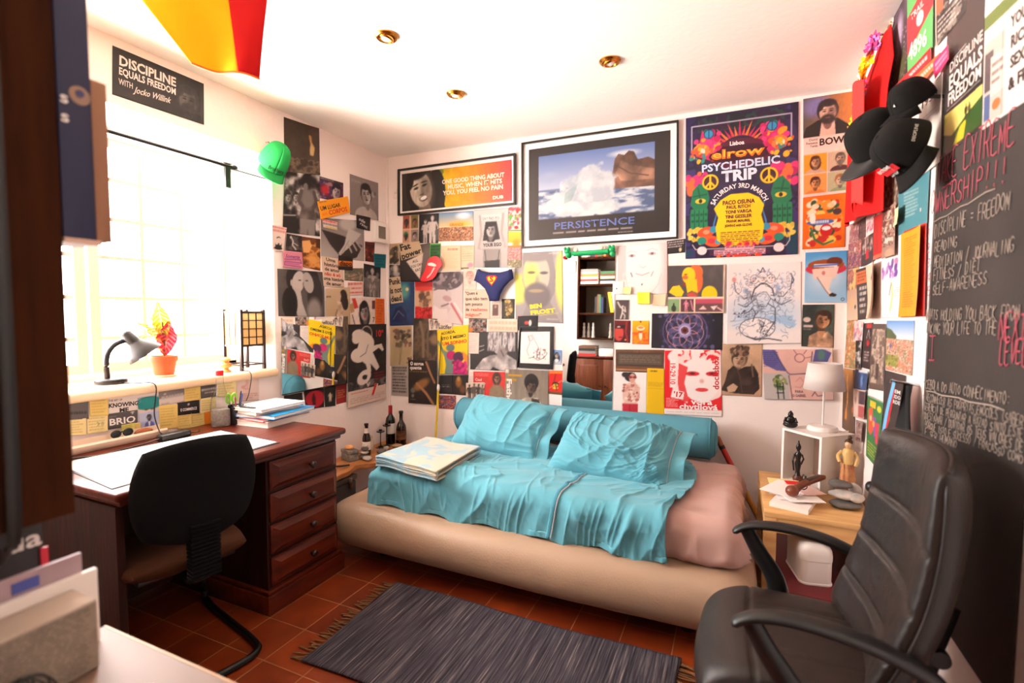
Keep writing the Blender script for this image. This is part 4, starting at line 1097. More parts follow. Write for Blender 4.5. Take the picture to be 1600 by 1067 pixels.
L_((501,340,568,345,569,408,501,401),[('f',(150,142,138)),('g',(128,120,116),(176,168,162),0,0,1,1),('e',.60,.12,.30,.16,(186,178,172),{'soft':.5}),('p',[(.02,.30),(.5,.42),(.95,.62),(.80,.92),(.60,1),(.45,.98),(.2,.66)],(52,46,46)),('p',[(.62,.22),(.92,.34),(.78,.52),(.52,.80),(.42,.92),(.38,.86),(.52,.62),(.56,.42)],(190,182,176)),('l',[(.60,.62),(.68,.80)],.05,(176,168,162)),('l',[(.70,.56),(.80,.74)],.05,(176,168,162)),('l',[(.78,.52),(.92,.70)],.05,(170,162,156)),('l',[(.44,.88),(.62,.52)],.012,(110,102,98))],
   'black and white close-up of a hand below the orange strip')
L_((503,342,526,347,526,360,504,355),[('f',(222,206,196)),('lines',.02,.06,.96,.34,1,(230,80,70),{'ragged':.2,'fill':.8}),('lines',.02,.40,.98,.66,1,(96,86,84),{'ragged':0,'fill':.8}),('lines',.2,.74,.96,.98,1,(206,186,80),{'ragged':.1,'fill':.8})],'tiny three-line paper cutting under the orange strip','paper_cutting')
L_((494,315,541,307,545,332,500,343),[('f',(246,160,30)),('lines',.06,.06,.3,.14,1,(120,70,20),{'ragged':0}),('t','UM LUGAR',.38,.42,.22,(58,36,18),.66,'l' and 'c',0,1.5),('t','AOS',.15,.76,.14,(240,110,30),.16,'c',0,1),('t','CORPOS',.60,.74,.26,(216,72,24),.62,'c',0,2)],
   'orange strip reading UM LUGAR AOS CORPOS stuck at a slant','paper_cutting',curl=.006)
L_((546,271.6,590.5,286,591,345,546.6,335),[('g',(150,140,136),(126,116,112)),('lines',.06,.10,.36,.2,3,(190,182,176)),('head',.56,.40,.24,(206,196,190),(46,40,38),{'shade':(140,130,126),'tilt':-8,'lips':(46,36,36),'shoulders':(176,168,162),'part':-1}),('e',.80,.36,.07,.07,(176,168,164),{'soft':.6}),('e',.86,.32,.05,.05,(110,100,98),{'soft':.6})],
   'black and white portrait of a woman with flower in her hair')
L_((556,335,578,340,577.6,361,556,356),[('f',(44,40,40)),('t','sde',.40,.36,.24,(226,214,206),.46,'c',-14,.6,.3),('t','rsoc',.52,.68,.22,(226,214,206),.56,'c',-14,.6,.3)],'square black card with white handwriting below the flower portrait','card')
L_((423,351,447,356,441,393,424,391),[('f',(236,212,202)),('lines',.05,.04,.95,.28,2,(214,120,112),{'ragged':0,'fill':.7}),('e',.50,.48,.10,.05,(60,50,48)),('e',.54,.51,.10,.04,(236,212,202)),('r',.28,.68,.78,.86,(40,34,34)),('e',.38,.70,.06,.05,(236,212,202)),('e',.66,.70,.06,.05,(236,212,202)),('e',.52,.88,.22,.06,(40,34,34))],'pale card with a black moustache shape by the window edge','card')
L_((445.6,365,470,369,470,394,444,391),[('tex',0,0,1,1,[(44,38,38),(60,52,52),(84,76,74)],5,5,3),('l',[(.30,.15),(.44,.42),(.40,.62),(.60,.86)],.09,(206,198,194)),('l',[(.40,.48),(.72,.62)],.06,(190,182,178)),('e',.28,.2,.06,.07,(200,192,188))],'dark postcard of a white dancer above the pink note','postcard')
L_((469,369,500,373.5,500,423,472,417),[('g',(110,62,30),(150,92,46)),('tex',.1,.15,1,1,[(110,60,26),(196,120,50),(230,160,86),(150,86,36)],4,6,5,{'soft':True}),('p',[(.05,.16),(.45,.10),(.55,.26),(.40,.50),(.12,.52)],(238,176,108)),('e',.60,.70,.24,.16,(226,160,84),{'soft':.8}),('r',.75,0,1,.3,(82,46,26))],'tall orange desert photo beside the pink note','postcard')
L_((440,392,470,394,471.6,421,440,417),[('f',(226,140,158)),('t','Somente',.5,.30,.20,(112,50,140),.74,'c',0,.8,.3),('l',[(.10,.5),(.86,.46),(.92,.64),(.12,.62),(.10,.84),(.90,.86)],.045,(112,50,140)),('l',[(.16,.72),(.8,.74)],.03,(112,50,140))],'pink note with purple handwriting','note')
L_((432.6,419.6,506,425,506.6,495,435,494),[('f',(92,86,84)),('tex',0,0,.35,.4,[(96,90,88),(78,72,70)],3,3,2,{'soft':True}),('e',.30,.20,.16,.26,(46,42,42)),('e',.70,.22,.22,.30,(44,40,40)),('e',.78,.55,.22,.45,(56,50,50)),('e',.42,.26,.16,.24,(204,194,188),{'rot':18}),('e',.63,.26,.14,.23,(186,176,170),{'rot':-18}),('p',[(.50,.26),(.545,.33),(.51,.38)],(176,166,160)),('p',[(.30,.36),(.46,.42),(.50,.70),(.60,1),(.40,1),(.32,.7)],(196,186,180)),('e',.24,.72,.20,.34,(38,34,34)),('e',.76,.86,.20,.26,(150,142,138),{'soft':.5}),('l',[(.52,.26),(.54,.42)],.012,(70,60,58)),('e',.28,.28,.03,.07,(190,180,174)),('e',.45,.22,.04,.012,(50,44,44)),('e',.60,.22,.04,.012,(50,44,44))],
   'black and white poster of two people kissing beside the lantern')
L_((501,400,534,405,537,449,505,447),[('f',(228,200,176)),('t','Uma',.42,.09,.11,(50,40,36),.44,'c',-3,1.6),('t','história',.46,.26,.11,(50,40,36),.72,'c',-3,1.6),('t','de amor',.46,.42,.11,(50,40,36),.70,'c',-3,1.6),('t','não é só',.46,.58,.11,(226,50,40),.76,'c',-2,1.6),('t','uma história',.50,.74,.11,(50,40,36),.96,'c',-2,1.6),('t','de amor',.48,.90,.11,(50,40,36),.72,'c',-2,1.6)],'paper cutting reading Uma história de amor in bold type','paper_cutting')
L_((538,419,567.6,419,567,440,538,438),[('tex',0,0,1,1,[(104,100,80),(140,130,104),(90,84,72),(160,146,122)],4,6,9,{'soft':True}),('e',.45,.66,.30,.14,(170,140,118),{'rot':-12,'soft':.5}),('l',[(.2,.8),(.8,.5)],.06,(84,74,66))],'small grey-green painting postcard above the pink text slip','postcard')
L_((527.4,399,550,401,550,422,527,421.6),[('f',(38,32,30)),('r',.04,.36,.98,.70,(226,120,24)),('t','diapo',.5,.53,.30,(60,26,14),.86,'c',0,2)],'small black card with an orange title band','card')
L_((543,441,566,440,569,461,544,462),[('f',(236,206,194)),('lines',.04,.10,.92,.34,1,(206,84,74),{'ragged':0,'fill':.6}),('lines',.25,.40,.85,.62,1,(206,84,74),{'ragged':0,'fill':.6}),('lines',.04,.70,.9,.95,1,(206,84,74),{'ragged':.2,'fill':.5})],'pale slip with rows of red type','paper_cutting')
L_((570,377,585,379,584,410,570,408),[('tex',0,0,1,1,[(50,30,30),(120,40,34),(84,34,32),(150,90,60)],7,9,6)],'narrow dark red print below the electrical box','postcard')
L_((567.6,411.6,594,417,593.4,465,567,463),[('f',(46,42,42)),('fig',.50,.10,1.2,(168,158,152),{'w':1.3}),('fig',.22,.22,1.2,(112,104,102),{}),('fig',.80,.20,1.2,(120,112,108),{}),('n',.35,9,9,3)],'black and white photo of three standing figures below the teal note','postcard')
L_((582,396,602,397.6,601,419,584,417),[('f',(28,112,124)),('lines',.1,.12,.9,.9,4,(20,70,84),{'ragged':.3})],'small teal note near the corner of the room','note')
L_((507,451,544.4,449,545,518,508,518),[('g',(206,180,144),(186,156,122)),('e',.70,.24,.13,.19,(52,42,38)),('e',.78,.36,.10,.15,(50,40,36)),('e',.50,.22,.08,.13,(206,176,150),{'rot':10}),('p',[(.46,.30),(.60,.32),(.66,.42),(.74,.62),(.62,.78),(.66,1),(.20,1),(.34,.78),(.40,.48)],(212,184,154),{'nz':.5}),('l',[(.44,.50),(.34,.72),(.30,.96)],.045,(150,118,92)),('t','ens',.10,.18,.06,(58,44,38),.2,'c',0,1)],'sepia photo of a woman in profile with dark hair')
L_((544.4,466,586,465,586,508,545.6,508),[('f',(234,216,204)),('p',[(.12,.02),(.24,0),(.34,.36),(.20,.40)],(204,60,48)),('p',[(.02,.25),(.16,.18),(.2,.5),(.06,.56)],(190,150,100)),('r',.86,.12,.98,.42,(110,60,56)),('e',.56,.60,.28,.50,(40,34,34)),('head',.56,.52,.30,(190,176,170),(38,32,32),{'long':.6,'lips':(200,30,36),'tilt':-8}),('t','7',.93,.80,.18,(50,40,38)),('l',[(.12,.62),(.2,.95)],.04,(60,50,46))],'collage card of a woman with bright red lips','postcard')
L_((586,466,600.4,467,600.4,506.4,586,506),[('f',(236,110,36)),('lines',.15,.06,.85,.95,13,(150,60,20),{'ragged':.35})],'narrow orange leaflet near the corner of the room','leaflet')
L_((541,507,601,506,600.4,622,541,638),[('f',(48,43,42)),('n',.3,12,12,3),('r',0,.79,1,1,(230,206,192)),('tex',0,.70,1,.80,[(48,43,42),(70,64,62),(120,112,108)],16,16,6),
    ('e',.27,.13,.12,.065,(232,218,206)),('e',.20,.18,.07,.06,(232,218,206)),('ring',.46,.13,.10,.015,(190,176,168)),('e',.45,.20,.16,.09,(232,218,206),{'rot':25}),('p',[(.28,.20),(.55,.18),(.60,.28),(.86,.26),(.92,.34),(.88,.36),(.78,.31),(.62,.36),(.80,.56),(.72,.60),(.56,.50),(.58,.60),(.50,.62),(.44,.50),(.30,.44),(.20,.36)],(232,218,206)),('e',.27,.38,.14,.09,(232,218,206)),('e',.40,.66,.13,.085,(232,218,206),{'rot':-20}),('e',.42,.66,.05,.03,(48,43,42)),('l',[(.52,.60),(.46,.72),(.50,.78),(.54,.74)],.018,(232,218,206)),('l',[(.30,.40),(.44,.36),(.50,.26)],.008,(70,62,60)),
    ('t','10º',.80,.12,.085,(220,58,54),.24,'c',0,.6),('lines',.66,.62,.94,.74,3,(160,40,40),{'ragged':.1}),('lines',.08,.83,.5,.85,1,(200,80,70),{'ragged':0}),('lines',.06,.89,.95,.97,3,(190,166,156),{'ragged':.1})],
   'black poster with a large white floating creature and red 10º')
L_((583,598,588,599,582,619,577,618),[('f',(236,222,212)),('r',0,0,.6,.9,(214,50,40))],'thin red and white slip hanging from the white creature poster','paper_cutting')
for q,ops,lab in (((443,618,472,613,473,632,444,636),[('f',(40,36,36)),('n',.2,5,5)],'plain black postcard, first in the row under the low mirror'),
        ((474,611,505.6,606,506,636,478,640),[('f',(60,30,32)),('e',.52,.5,.60,.42,(186,30,46)),('p',[(.44,.2),(.5,.2),(.54,.8),(.38,.8)],(60,20,26)),('e',.46,.5,.12,.2,(70,24,28),{'soft':.5})],'postcard with a big crimson disc under the low mirror'),
        ((506,606,524,602,524,634,507,636),[('f',(36,36,32)),('n',.3,8,8),('fig',.5,.3,.75,(206,186,160),{'arm':1,'w':1.4})],'dark postcard with a tiny pale figure under the low mirror'),
        ((524.4,601,541,599,540.6,628,525,632),[('g',(120,30,32),(150,34,36)),('lines',.15,.3,.85,.75,4,(206,150,90))],'deep red postcard under the low mirror, nearest the black poster')):
    L_(q,ops,lab,'postcard',group='postcards in a row under the low mirror',cat='postcard')
L_((368,592,404,590,404,625,369,627),[('f',(240,216,206)),('tex',.05,.08,.55,.6,[(240,216,206),(222,160,156),(236,190,180)],5,5,3,{'soft':True}),('lines',.15,.66,.95,.92,3,(206,150,146))],'faint pink printed sheet behind the notebooks')

# notes stuck on the wall between sill and desk
NG = 'notes stuck between the window sill and the desk'
YN = [(234,204,116),(236,210,130),(230,206,124),(240,222,160)]
def note(q,c,label,seed=1,extra=(),lines=5,name='note',lc=(176,150,84)):
    ops = [('f',c)]+([('lines',.1,.15,.9,.9,lines,lc,{'seed':seed,'op':.55})] if lines else [])+list(extra)
    return L_(q,ops,label,name,group=NG,cat='note' if name == 'note' else 'card',curl=.005 if name == 'note' else 0)
note((102,657,133,653,133,679,103,681),YN[3],'pale yellow note below the grey card by the desk chair',2)
note((134,650,167,647,167,674,136,678),YN[3],'pale yellow note with small sketches left of the BRIO card',3,[('l',[(.5,.4),(.6,.5),(.52,.6)],.03,(120,110,96)),('e',.75,.5,.08,.1,(200,176,120))])
note((100,625,137.4,624,137.6,654,100,656),(104,98,98),'grey card with dark lettering nearest the desk lamp',lines=0,name='card',extra=[('lines',.1,.6,.9,.76,1,(56,52,52),{'ragged':0,'fill':.8})])
note((138,622,167,620,167,648,140,650),YN[0],'yellow note between the grey card and the white title card',4)
note((247,633,276,631,277,668,249,672),YN[0],'large yellow note between illustration and black speech-bubble card',7,lines=7)
note((276,648,298,645,299,668,277,671),YN[2],'yellow note under the black speech-bubble card',8)
note((296,647,318,643,318,666,298,669),YN[1],'yellow note beside the plain orange note',9)
note((312,623,335,620,335,643,312,646),YN[3],'pale yellow note under the dark card near the big bottle',10)
note((287,603,312,600,312,624,288,628),YN[0],'yellow note under the sill between two grey cards',11)
note((338,597,368,593,367,619,339,620),YN[3],'pale yellow note behind the tall bottle neck',12)
note((247,611,287,603,287.6,627,248,634),(132,124,122),'grey and white card with an outlined title under the sill',lines=0,name='card',extra=[('r',0,.56,1,1,(222,206,198)),('e',.25,.30,.08,.05,(210,200,196)),('lines',.12,.42,.95,.70,1,(190,182,178),{'ragged':0,'fill':.8}),('lines',.1,.88,.4,.97,1,(140,130,126),{'ragged':0})])
note((311.6,600.5,337,596,337,619,312,623),(92,86,86),'dark grey card with two white text rows under the sill',lines=0,name='card',extra=[('lines',.12,.38,.9,.56,1,(230,220,214),{'ragged':0,'fill':.7}),('lines',.3,.6,.9,.76,1,(230,220,214),{'ragged':0,'fill':.6})])
L_((169,613,247,605,248,642,169,650),[('f',(238,226,220)),('lines',.62,.08,.82,.13,1,(150,140,136),{'ragged':0,'fill':.8}),('t','THE ART OF',.13,.36,.085,(70,62,60),.26,'c',0,1),('t','KNOWING',.29,.57,.165,(40,34,32),.58,'c',0,2.2),('t','ME',.29,.80,.165,(40,34,32),.18,'c',0,2.2)],'white card reading THE ART OF KNOWING ME','card',group=NG,cat='card')
L_((166,647,213.6,640,214,664,167,671),[('f',(86,80,80)),('e',.82,.16,.12,.09,(200,192,186)),('r',.68,.16,.96,.24,(86,80,80)),('e',.82,.20,.05,.05,(200,192,186)),('t','BRIO',.49,.56,.40,(246,238,232),.88,'c',0,1.2),('lines',.08,.22,.3,.3,1,(190,180,176),{'ragged':0})],'dark grey card reading BRIO in large white letters','card',group=NG,cat='card')
L_((214,622,247,617,248,671,217,675),[('f',(186,196,226)),('e',.5,.20,.34,.20,(36,140,136)),('r',0,.30,1,.46,(222,196,184)),('e',.50,.28,.30,.10,(36,140,136)),('e',.38,.37,.05,.018,(70,40,36)),('e',.66,.37,.05,.018,(70,40,36)),('r',0,.42,1,.46,(206,206,228)),('head',.50,.60,.075,(150,130,130),(50,48,66),{'beard':(60,56,70)}),('p',[(.22,.96),(.30,.76),(.44,.70),(.56,.70),(.72,.76),(.80,.96)],(98,104,172)),('p',[(.44,.71),(.56,.71),(.52,.86),(.48,.86)],(230,230,240)),('r',.1,.08,.16,.14,(120,130,150))],'blue illustrated card of a teal-haired face and suited man','card',group=NG,cat='card')
note((188,664,208.5,660,209,677,188,681),(216,208,110),'greenish yellow note below the BRIO card',5)
note((209,661,217,659,217.5,680,209.4,682),YN[1],'narrow yellow strip note beside the blue illustrated card',6)
L_((275.6,629.6,310.4,624,311,645,276.4,649),[('f',(38,35,35)),('e',.5,.25,.08,.06,(214,204,198)),('t','E COMMERCE',.5,.60,.20,(236,228,222),.74,'c',0,1.8)],'black speech-bubble card with white lettering','card',group=NG,cat='card')
note((317,644,330.4,641,330.6,664,317.6,666.5),(242,140,44),'plain orange note beside the big bottle',lines=0)

# ================================================================ BACK WALL
B_ = lambda q,ops,label,name='poster',**k:poster('B',q,ops,label,name,**k)
# festival poster
el = [('f',(46,36,66)),('n',.35,7,7,5),('tex',0,0,.10,1,[(50,40,84),(36,30,60),(60,50,110),(30,70,90)],9,9,2),('tex',.90,0,1,1,[(50,40,84),(36,30,60),(60,50,110),(30,70,90)],9,9,3),('tex',.12,.02,.88,.12,[(34,40,48),(40,66,66),(50,36,60)],12,12,4)]
el += [('l',[(.06,.07),(.94,.07),(.94,.22)],.008,(200,190,210)),('l',[(.06,.25),(.06,.07)],.008,(200,190,210)),('l',[(.07,.90),(.10,.935),(.9,.935),(.93,.90),(.93,.85)],.006,(214,196,190))]
for k in range(23):
    a = PI+PI*k/22;a2 = PI/22*.46
    el += [('p',[(.5+.20*math.cos(a-a2),.30+.13*math.sin(a-a2)),(.5+(.40 if k % 2 else .34)*math.cos(a),.30+(.235 if k % 2 else .20)*math.sin(a)),(.5+.20*math.cos(a+a2),.30+.13*math.sin(a+a2))],((232,70,70),(246,126,50),(206,40,90))[k % 3])]
el += [('e',.5,.29,.20,.10,(90,24,50)),('e',.48,.29,.22,.06,(60,14,40))]
for sx in (0,1):
    q = lambda x:(1-x if sx else x)
    el += [('e',q(.20),.14,.030,.040,(24,130,90)),('p',[(q(.10),.28),(q(.16),.10),(q(.20),.17),(q(.25),.10),(q(.30),.24),(q(.24),.32)],(206,40,110)),('dots',min(q(.10),q(.32)),.12,max(q(.10),q(.32)),.26,[(230,60,130),(250,160,40),(196,30,90)],26,.016,3+sx),('e',q(.22),.135+.0,.030,.030,(60,150,196)),('ring',q(.22),.135,.030,.006,(20,60,100)),('l',[(q(.22),.108),(q(.22),.162)],.006,(20,60,100)),
           ('e',q(.16),.245,.050,.045,(236,130,60)),('e',q(.15),.25,.026,.024,(246,220,200)),('e',q(.15),.275,.03,.014,(196,50,60)),('dots',min(q(.05),q(.26)),.22,max(q(.05),q(.26)),.33,[(250,180,40),(220,90,50),(60,140,130)],22,.014,7+sx),
           ('dots',min(q(.02),q(.2)),.40,max(q(.02),q(.2)),.52,[(224,50,120),(180,30,100),(240,110,60)],26,.022,11+sx),
           ('p',[(q(.05),.62),(q(.07),.52),(q(.13),.47),(q(.20),.49),(q(.23),.58),(q(.20),.66),(q(.10),.665)],(30,122,80)),('e',q(.145),.595,.035,.018,(230,190,50)),('e',q(.145),.595,.012,.014,(40,40,30)),('l',[(q(.08),.56),(q(.20),.55)],.008,(18,84,56)),('l',[(q(.12),.50),(q(.14),.57)],.008,(18,84,56))]
    for k in range(4):
        x = .07+.042*k;el += [('l',[(q(x),.66),(q(x-.004),.72),(q(x),.78)],.026,(34,132,88)),('l',[(q(x-.021),.66),(q(x-.024),.78)],.004,(14,70,48)),('e',q(x),.69,.010,.010,(20,90,60)),('e',q(x),.735,.010,.010,(20,90,60))]
    for k in range(4):el += [('l',[(q(.27+.012*k),.60+.02*k),(q(.30),.68),(q(.265),.76+.01*k)],.005,(70,130,190))]
    for k in range(5):el += [('dots',min(q(.04+.035*k),q(.06+.035*k)),.79,max(q(.04+.035*k),q(.06+.035*k)),.87+.02*(k % 2),[(214,180,60),(236,206,90)],9,.011,20+k)]
    el += [('e',q(.20),.815,.060,.036,(232,84,44),{'rot':14 if sx else -14}),('e',q(.20),.815,.022,.016,(250,150,110)),('e',q(.27),.80,.028,.024,(60,150,180)),('e',q(.25),.88,.062,.038,(240,96,40),{'rot':-20 if sx else 20}),('e',q(.25),.88,.026,.018,(206,50,70)),('e',q(.16),.875,.030,.026,(40,140,120)),('e',q(.31),.885,.022,.02,(70,160,190)),('e',q(.16),.945,.032,.030,(240,220,220))]
el += [('p',[(.27,.655),(.33,.60),(.42,.565),(.58,.565),(.67,.60),(.715,.655),(.69,.72),(.715,.79),(.70,.88),(.62,.92),(.38,.92),(.30,.88),(.285,.79),(.31,.72)],(250,208,20)),('dots',.34,.90,.66,.93,[(236,96,40),(206,40,80),(250,160,50)],24,.014,31),('r',.27,.945,.73,.985,(226,170,180)),('r',.37,.925,.63,.945,(226,170,180)),('dots',.30,.985,.70,.999,[(230,60,50),(246,130,50)],30,.010,9),('lines',.23,.95,.77,.985,3,(110,50,80),{'ragged':0}),('lines',.38,.928,.62,.942,1,(110,50,80),{'ragged':0}),('lines',.33,.825,.68,.90,6,(90,40,50),{'ragged':.05})]
for cx in (.235,.755):
    cy = .468 if cx < .5 else .46
    el += [('e',cx,cy,.054,.054,(248,200,24)),('e',cx,cy,.042,.042,(70,34,50)),('l',[(cx,cy-.045),(cx,cy+.045)],.013,(248,200,24)),('l',[(cx,cy),(cx-.044,cy+.034)],.013,(248,200,24)),('l',[(cx,cy),(cx+.044,cy+.034)],.013,(248,200,24))]
el += [('t','Lisboa',.475,.218,.026,(250,240,240),.13,'c',0,2),('t','elrow',.475,.284,.066,(70,14,30),.50,'c',0,4),('t','elrow',.475,.284,.060,(246,120,30),.47,'c',0,2),('t','elrow',.475,.281,.046,(254,200,60),.45,'c',0,0),('t','PSYCHEDELIC',.50,.365,.050,(206,222,246),.70,'c',1,1.6),('t','TRIP',.495,.438,.070,(222,232,250),.31,'c',1,2.2),
       ('t','SATURDAY 3RD MARCH',.495,.510,.030,(250,244,240),.62,'c',0,1.3,0,.155),('t','PACO OSUNA',.49,.622,.027,(110,30,50),.285,'c',0,2),('t','PAUL RITCH',.49,.655,.022,(110,30,50),.215,'c',0,1.6),('t','TONI VARGA',.49,.688,.022,(110,30,50),.235,'c',0,1.6),('t','TINI GESSLER',.49,.721,.022,(110,30,50),.235,'c',0,1.6),('t','FRANK MAUREL',.49,.752,.017,(110,30,50),.215,'c',0,1.4),('t','JOHN-E with GLOVE',.49,.782,.017,(110,30,50),.24,'c',0,1.4)]
B_((1042,377,1071,373,1070.5,394.5,1042.6,397),[('f',(44,40,42)),('lines',.05,.12,.9,.62,3,(226,206,202),{'ragged':.1}),('e',.72,.74,.10,.14,(230,200,150))],'small black card peeking between the wave print and festival poster','card')
B_((1071.7,185.3,1247.6,159.3,1246.4,397.3,1071,404.6),el,'large psychedelic concert poster in dark purple and neon colours',mats=M['gloss'],dens=1.0)
B_((1255,155,1333,143,1331,300,1254.6,308.5),[('f',(236,206,190)),('g',(92,84,80),(226,130,66),0,0,1,.40,True),('e',.28,.10,.12,.10,(130,120,170),{'soft':.9}),('p',[(0,.40),(.06,.30),(.30,.24),(.70,.24),(.92,.32),(.96,.40)],(52,44,42)),('p',[(.34,.40),(.38,.26),(.64,.26),(.66,.40)],(220,180,160)),('head',.50,.165,.105,(220,176,152),(62,50,50),{'beard':(72,58,54),'shade':(150,110,100)}),('r',0,.40,1,.56,(238,210,196)),('r',0,.405,1,.41,(220,190,176)),
    ('t','David',.30,.425,.024,(110,80,70),.18,'r',0,.5),('t','Fonseca',.30,.458,.024,(110,80,70),.24,'r',0,.5),('t','Tenta',.30,.49,.024,(110,80,70),.16,'r',0,.5),('t','BOWIE',.66,.46,.066,(58,40,36),.66,'c',0,1.5),
    ('r',.02,.575,.49,.765,(238,158,44)),('r',.51,.575,.98,.765,(206,176,146)),('head',.26,.65,.052,(222,168,126),(90,54,40),{'long':.5,'shoulders':(206,170,140)}),('head',.76,.645,.050,(226,176,146),(110,90,80),{'beard':(130,110,100),'shoulders':(90,56,56)}),('r',0,.765,1,.775,(238,210,196)),
    ('r',.02,.775,.49,.97,(240,160,84)),('r',.51,.775,.98,.97,(186,178,140)),('head',.26,.86,.052,(226,160,104),(84,50,40),{'shoulders':(226,130,60)}),('head',.76,.86,.052,(222,190,160),(170,110,70),{'shoulders':(150,160,120)}),('r',0,.97,1,1,(238,210,196))],
   'poster of a bearded man over four small orange portraits')
B_((1254.6,309,1322,301,1320,386,1253.4,390),[('f',(240,112,24)),('n',.06,4,4),('dots',.15,.12,.85,.90,[(250,226,190),(250,150,50),(200,50,40),(250,200,90),(60,90,60)],130,.05,3),('e',.5,.42,.28,.07,(232,120,30)),('e',.42,.50,.22,.05,(70,110,180)),('lines',.26,.47,.62,.53,1,(240,240,240),{'ragged':0,'fill':.9}),('e',.24,.42,.05,.10,(250,240,226)),('e',.56,.66,.10,.12,(206,40,40)),('e',.56,.62,.07,.04,(250,246,240)),('e',.80,.33,.07,.06,(80,60,60)),('l',[(.2,.6),(.3,.82),(.5,.92),(.72,.86)],.035,(60,120,70)),('e',.3,.2,.06,.05,(250,220,180)),('e',.65,.2,.06,.05,(246,200,150))],'bright orange cartoon poster beside the hanging red shirt')
B_((1258.4,394.7,1324,391.3,1322.7,472.7,1256.5,472.7),[('g',(84,164,222),(166,206,238)),('e',.5,.5,.36,.30,(190,220,242),{'soft':.9}),('e',.50,.34,.34,.12,(214,60,80)),('e',.50,.26,.30,.10,(168,84,40)),('e',.70,.20,.13,.08,(120,56,34)),('r',.22,.24,.76,.30,(238,232,236)),('l',[(.2,.28),(.78,.26)],.03,(80,110,190)),('p',[(.18,.34),(.80,.30),(.74,.52),(.22,.54)],(244,214,198)),('p',[(.30,.50),(.66,.50),(.58,.74),(.68,.84),(.76,.84),(.72,.88),(.58,.86),(.50,.74),(.40,.62)],(246,220,204)),('l',[(.3,.5),(.5,.75),(.62,.87),(.74,.86)],.012,(120,80,80)),('p',[(.58,.84),(.66,.80),(.77,.84),(.72,.88),(.6,.87)],(60,44,44)),('e',.45,.42,.03,.04,(220,130,120)),('e',.90,.93,.03,.03,(40,60,90)),('e',.90,.93,.018,.018,(190,214,236))],'sky blue illustration of a strange one-legged sandwich figure')
B_((1254,476,1303.6,475.6,1302.4,543.6,1252,541),[('g',(50,58,56),(70,76,70)),('e',.80,.3,.2,.4,(84,96,88),{'soft':.9}),('head',.66,.36,.19,(216,160,116),(70,48,38),{'tilt':8,'part':-1,'shade':(120,84,64),'lips':(170,90,76)}),('p',[(.2,1),(.24,.74),(.52,.62),(.60,.70),(.80,.62),(.96,.74),(1,1)],(190,150,122),{'nz':1.0}),('n',.18,8,8,6),('p',[(.50,.62),(.62,.80),(.74,.62)],(206,150,112)),('e',.16,.36,.075,.06,(226,206,196)),('r',.06,.48,.34,.54,(220,200,190)),('lines',.06,.57,.30,.62,1,(210,190,180),{'ragged':0})],'dark green magazine portrait of a short-haired person in profile')
B_((1137,413,1252,409,1252,536,1135,537.5),[('f',(250,242,240)),('e',.5,.62,.40,.20,(206,224,242),{'soft':.9})]+[('p',[(.5,.66),(.5+.44*math.cos(a),.74+.20*math.sin(a)),(.5+.40*math.cos(a+.12),.77+.18*math.sin(a+.12))],(156,196,232),{'op':.75}) for a in (-.45,-.15,.1,3.0,3.3,3.6)]+
    [('e',.42,.80,.20,.13,(70,70,84)),('e',.42,.80,.192,.122,(252,246,244)),('l',[(.36,.72),(.40,.62),(.36,.56),(.30,.60),(.24,.62)],.010,(60,60,76)),('l',[(.52,.90),(.66,.72),(.66,.56),(.56,.50)],.010,(60,60,76)),('l',[(.46,.86),(.52,.74),(.44,.70)],.010,(60,60,76)),('l',[(.34,.44),(.38,.32),(.46,.26),(.54,.26),(.62,.32),(.66,.46)],.014,(50,50,64)),('l',[(.40,.42),(.46,.36),(.54,.36),(.60,.44),(.54,.54),(.44,.54),(.40,.42)],.007,(80,80,96))]+
    [('e',x,y,r_,r_*1.2,(70,70,86)) for x,y,r_ in ((.49,.18,.060),(.38,.20,.048),(.60,.20,.048))]+[('e',x,y,r_*.9,r_*1.08,(252,240,234)) for x,y,r_ in ((.49,.18,.060),(.38,.20,.048),(.60,.20,.048))]+[('e',x,.19,.006,.008,(60,50,60)) for x in (.36,.395,.47,.51,.58,.62)]+[('l',[(.42,.08),(.46,.12),(.49,.06),(.53,.12),(.57,.08)],.010,(60,70,90)),('e',.36,.22,.012,.006,(220,90,90)),('e',.49,.215,.014,.006,(220,90,90)),('e',.61,.22,.012,.006,(220,90,90))]+
    [('l',[(.40,.40),(.24,.44),(.12,.34),(.10,.22)],.010,(80,84,104)),('l',[(.60,.40),(.76,.42),(.86,.32),(.88,.18)],.010,(80,84,104)),('l',[(.40,.44),(.26,.54),(.16,.50)],.010,(80,84,104)),('l',[(.60,.44),(.74,.52),(.88,.46)],.010,(80,84,104)),('l',[(.86,.14),(.90,.22),(.88,.26)],.012,(50,70,110)),('e',.10,.20,.025,.03,(230,160,150),{'soft':.5}),('e',.26,.34,.03,.035,(170,190,220),{'soft':.6}),('e',.70,.32,.03,.04,(170,190,220),{'soft':.6})]+
    [('l',[(.28,.90),(.40,.945),(.56,.93),(.74,.96)],.014,(60,66,84)),('dots',.44,.76,.60,.90,[(90,90,106)],14,.007,3),('dots',.12,.10,.90,.5,[(206,214,232),(226,226,238)],50,.015,6),('dots',.10,.56,.30,.66,[(90,90,110),(200,210,230)],18,.010,7),('sc',.30,.12,.68,.30,30,.06,.005,(110,106,120),3),('sc',.28,.36,.72,.66,60,.09,.005,(96,96,112),4),('sc',.08,.16,.34,.50,34,.07,.005,(120,126,150),5),('sc',.64,.14,.92,.50,40,.07,.005,(120,126,150),6),('sc',.10,.56,.90,.92,50,.09,.005,(110,130,160),7),('sc',.40,.72,.66,.92,24,.05,.006,(70,70,84),8)],
   'large white ink drawing of a many-armed figure seated on a swan',curl=-.022)
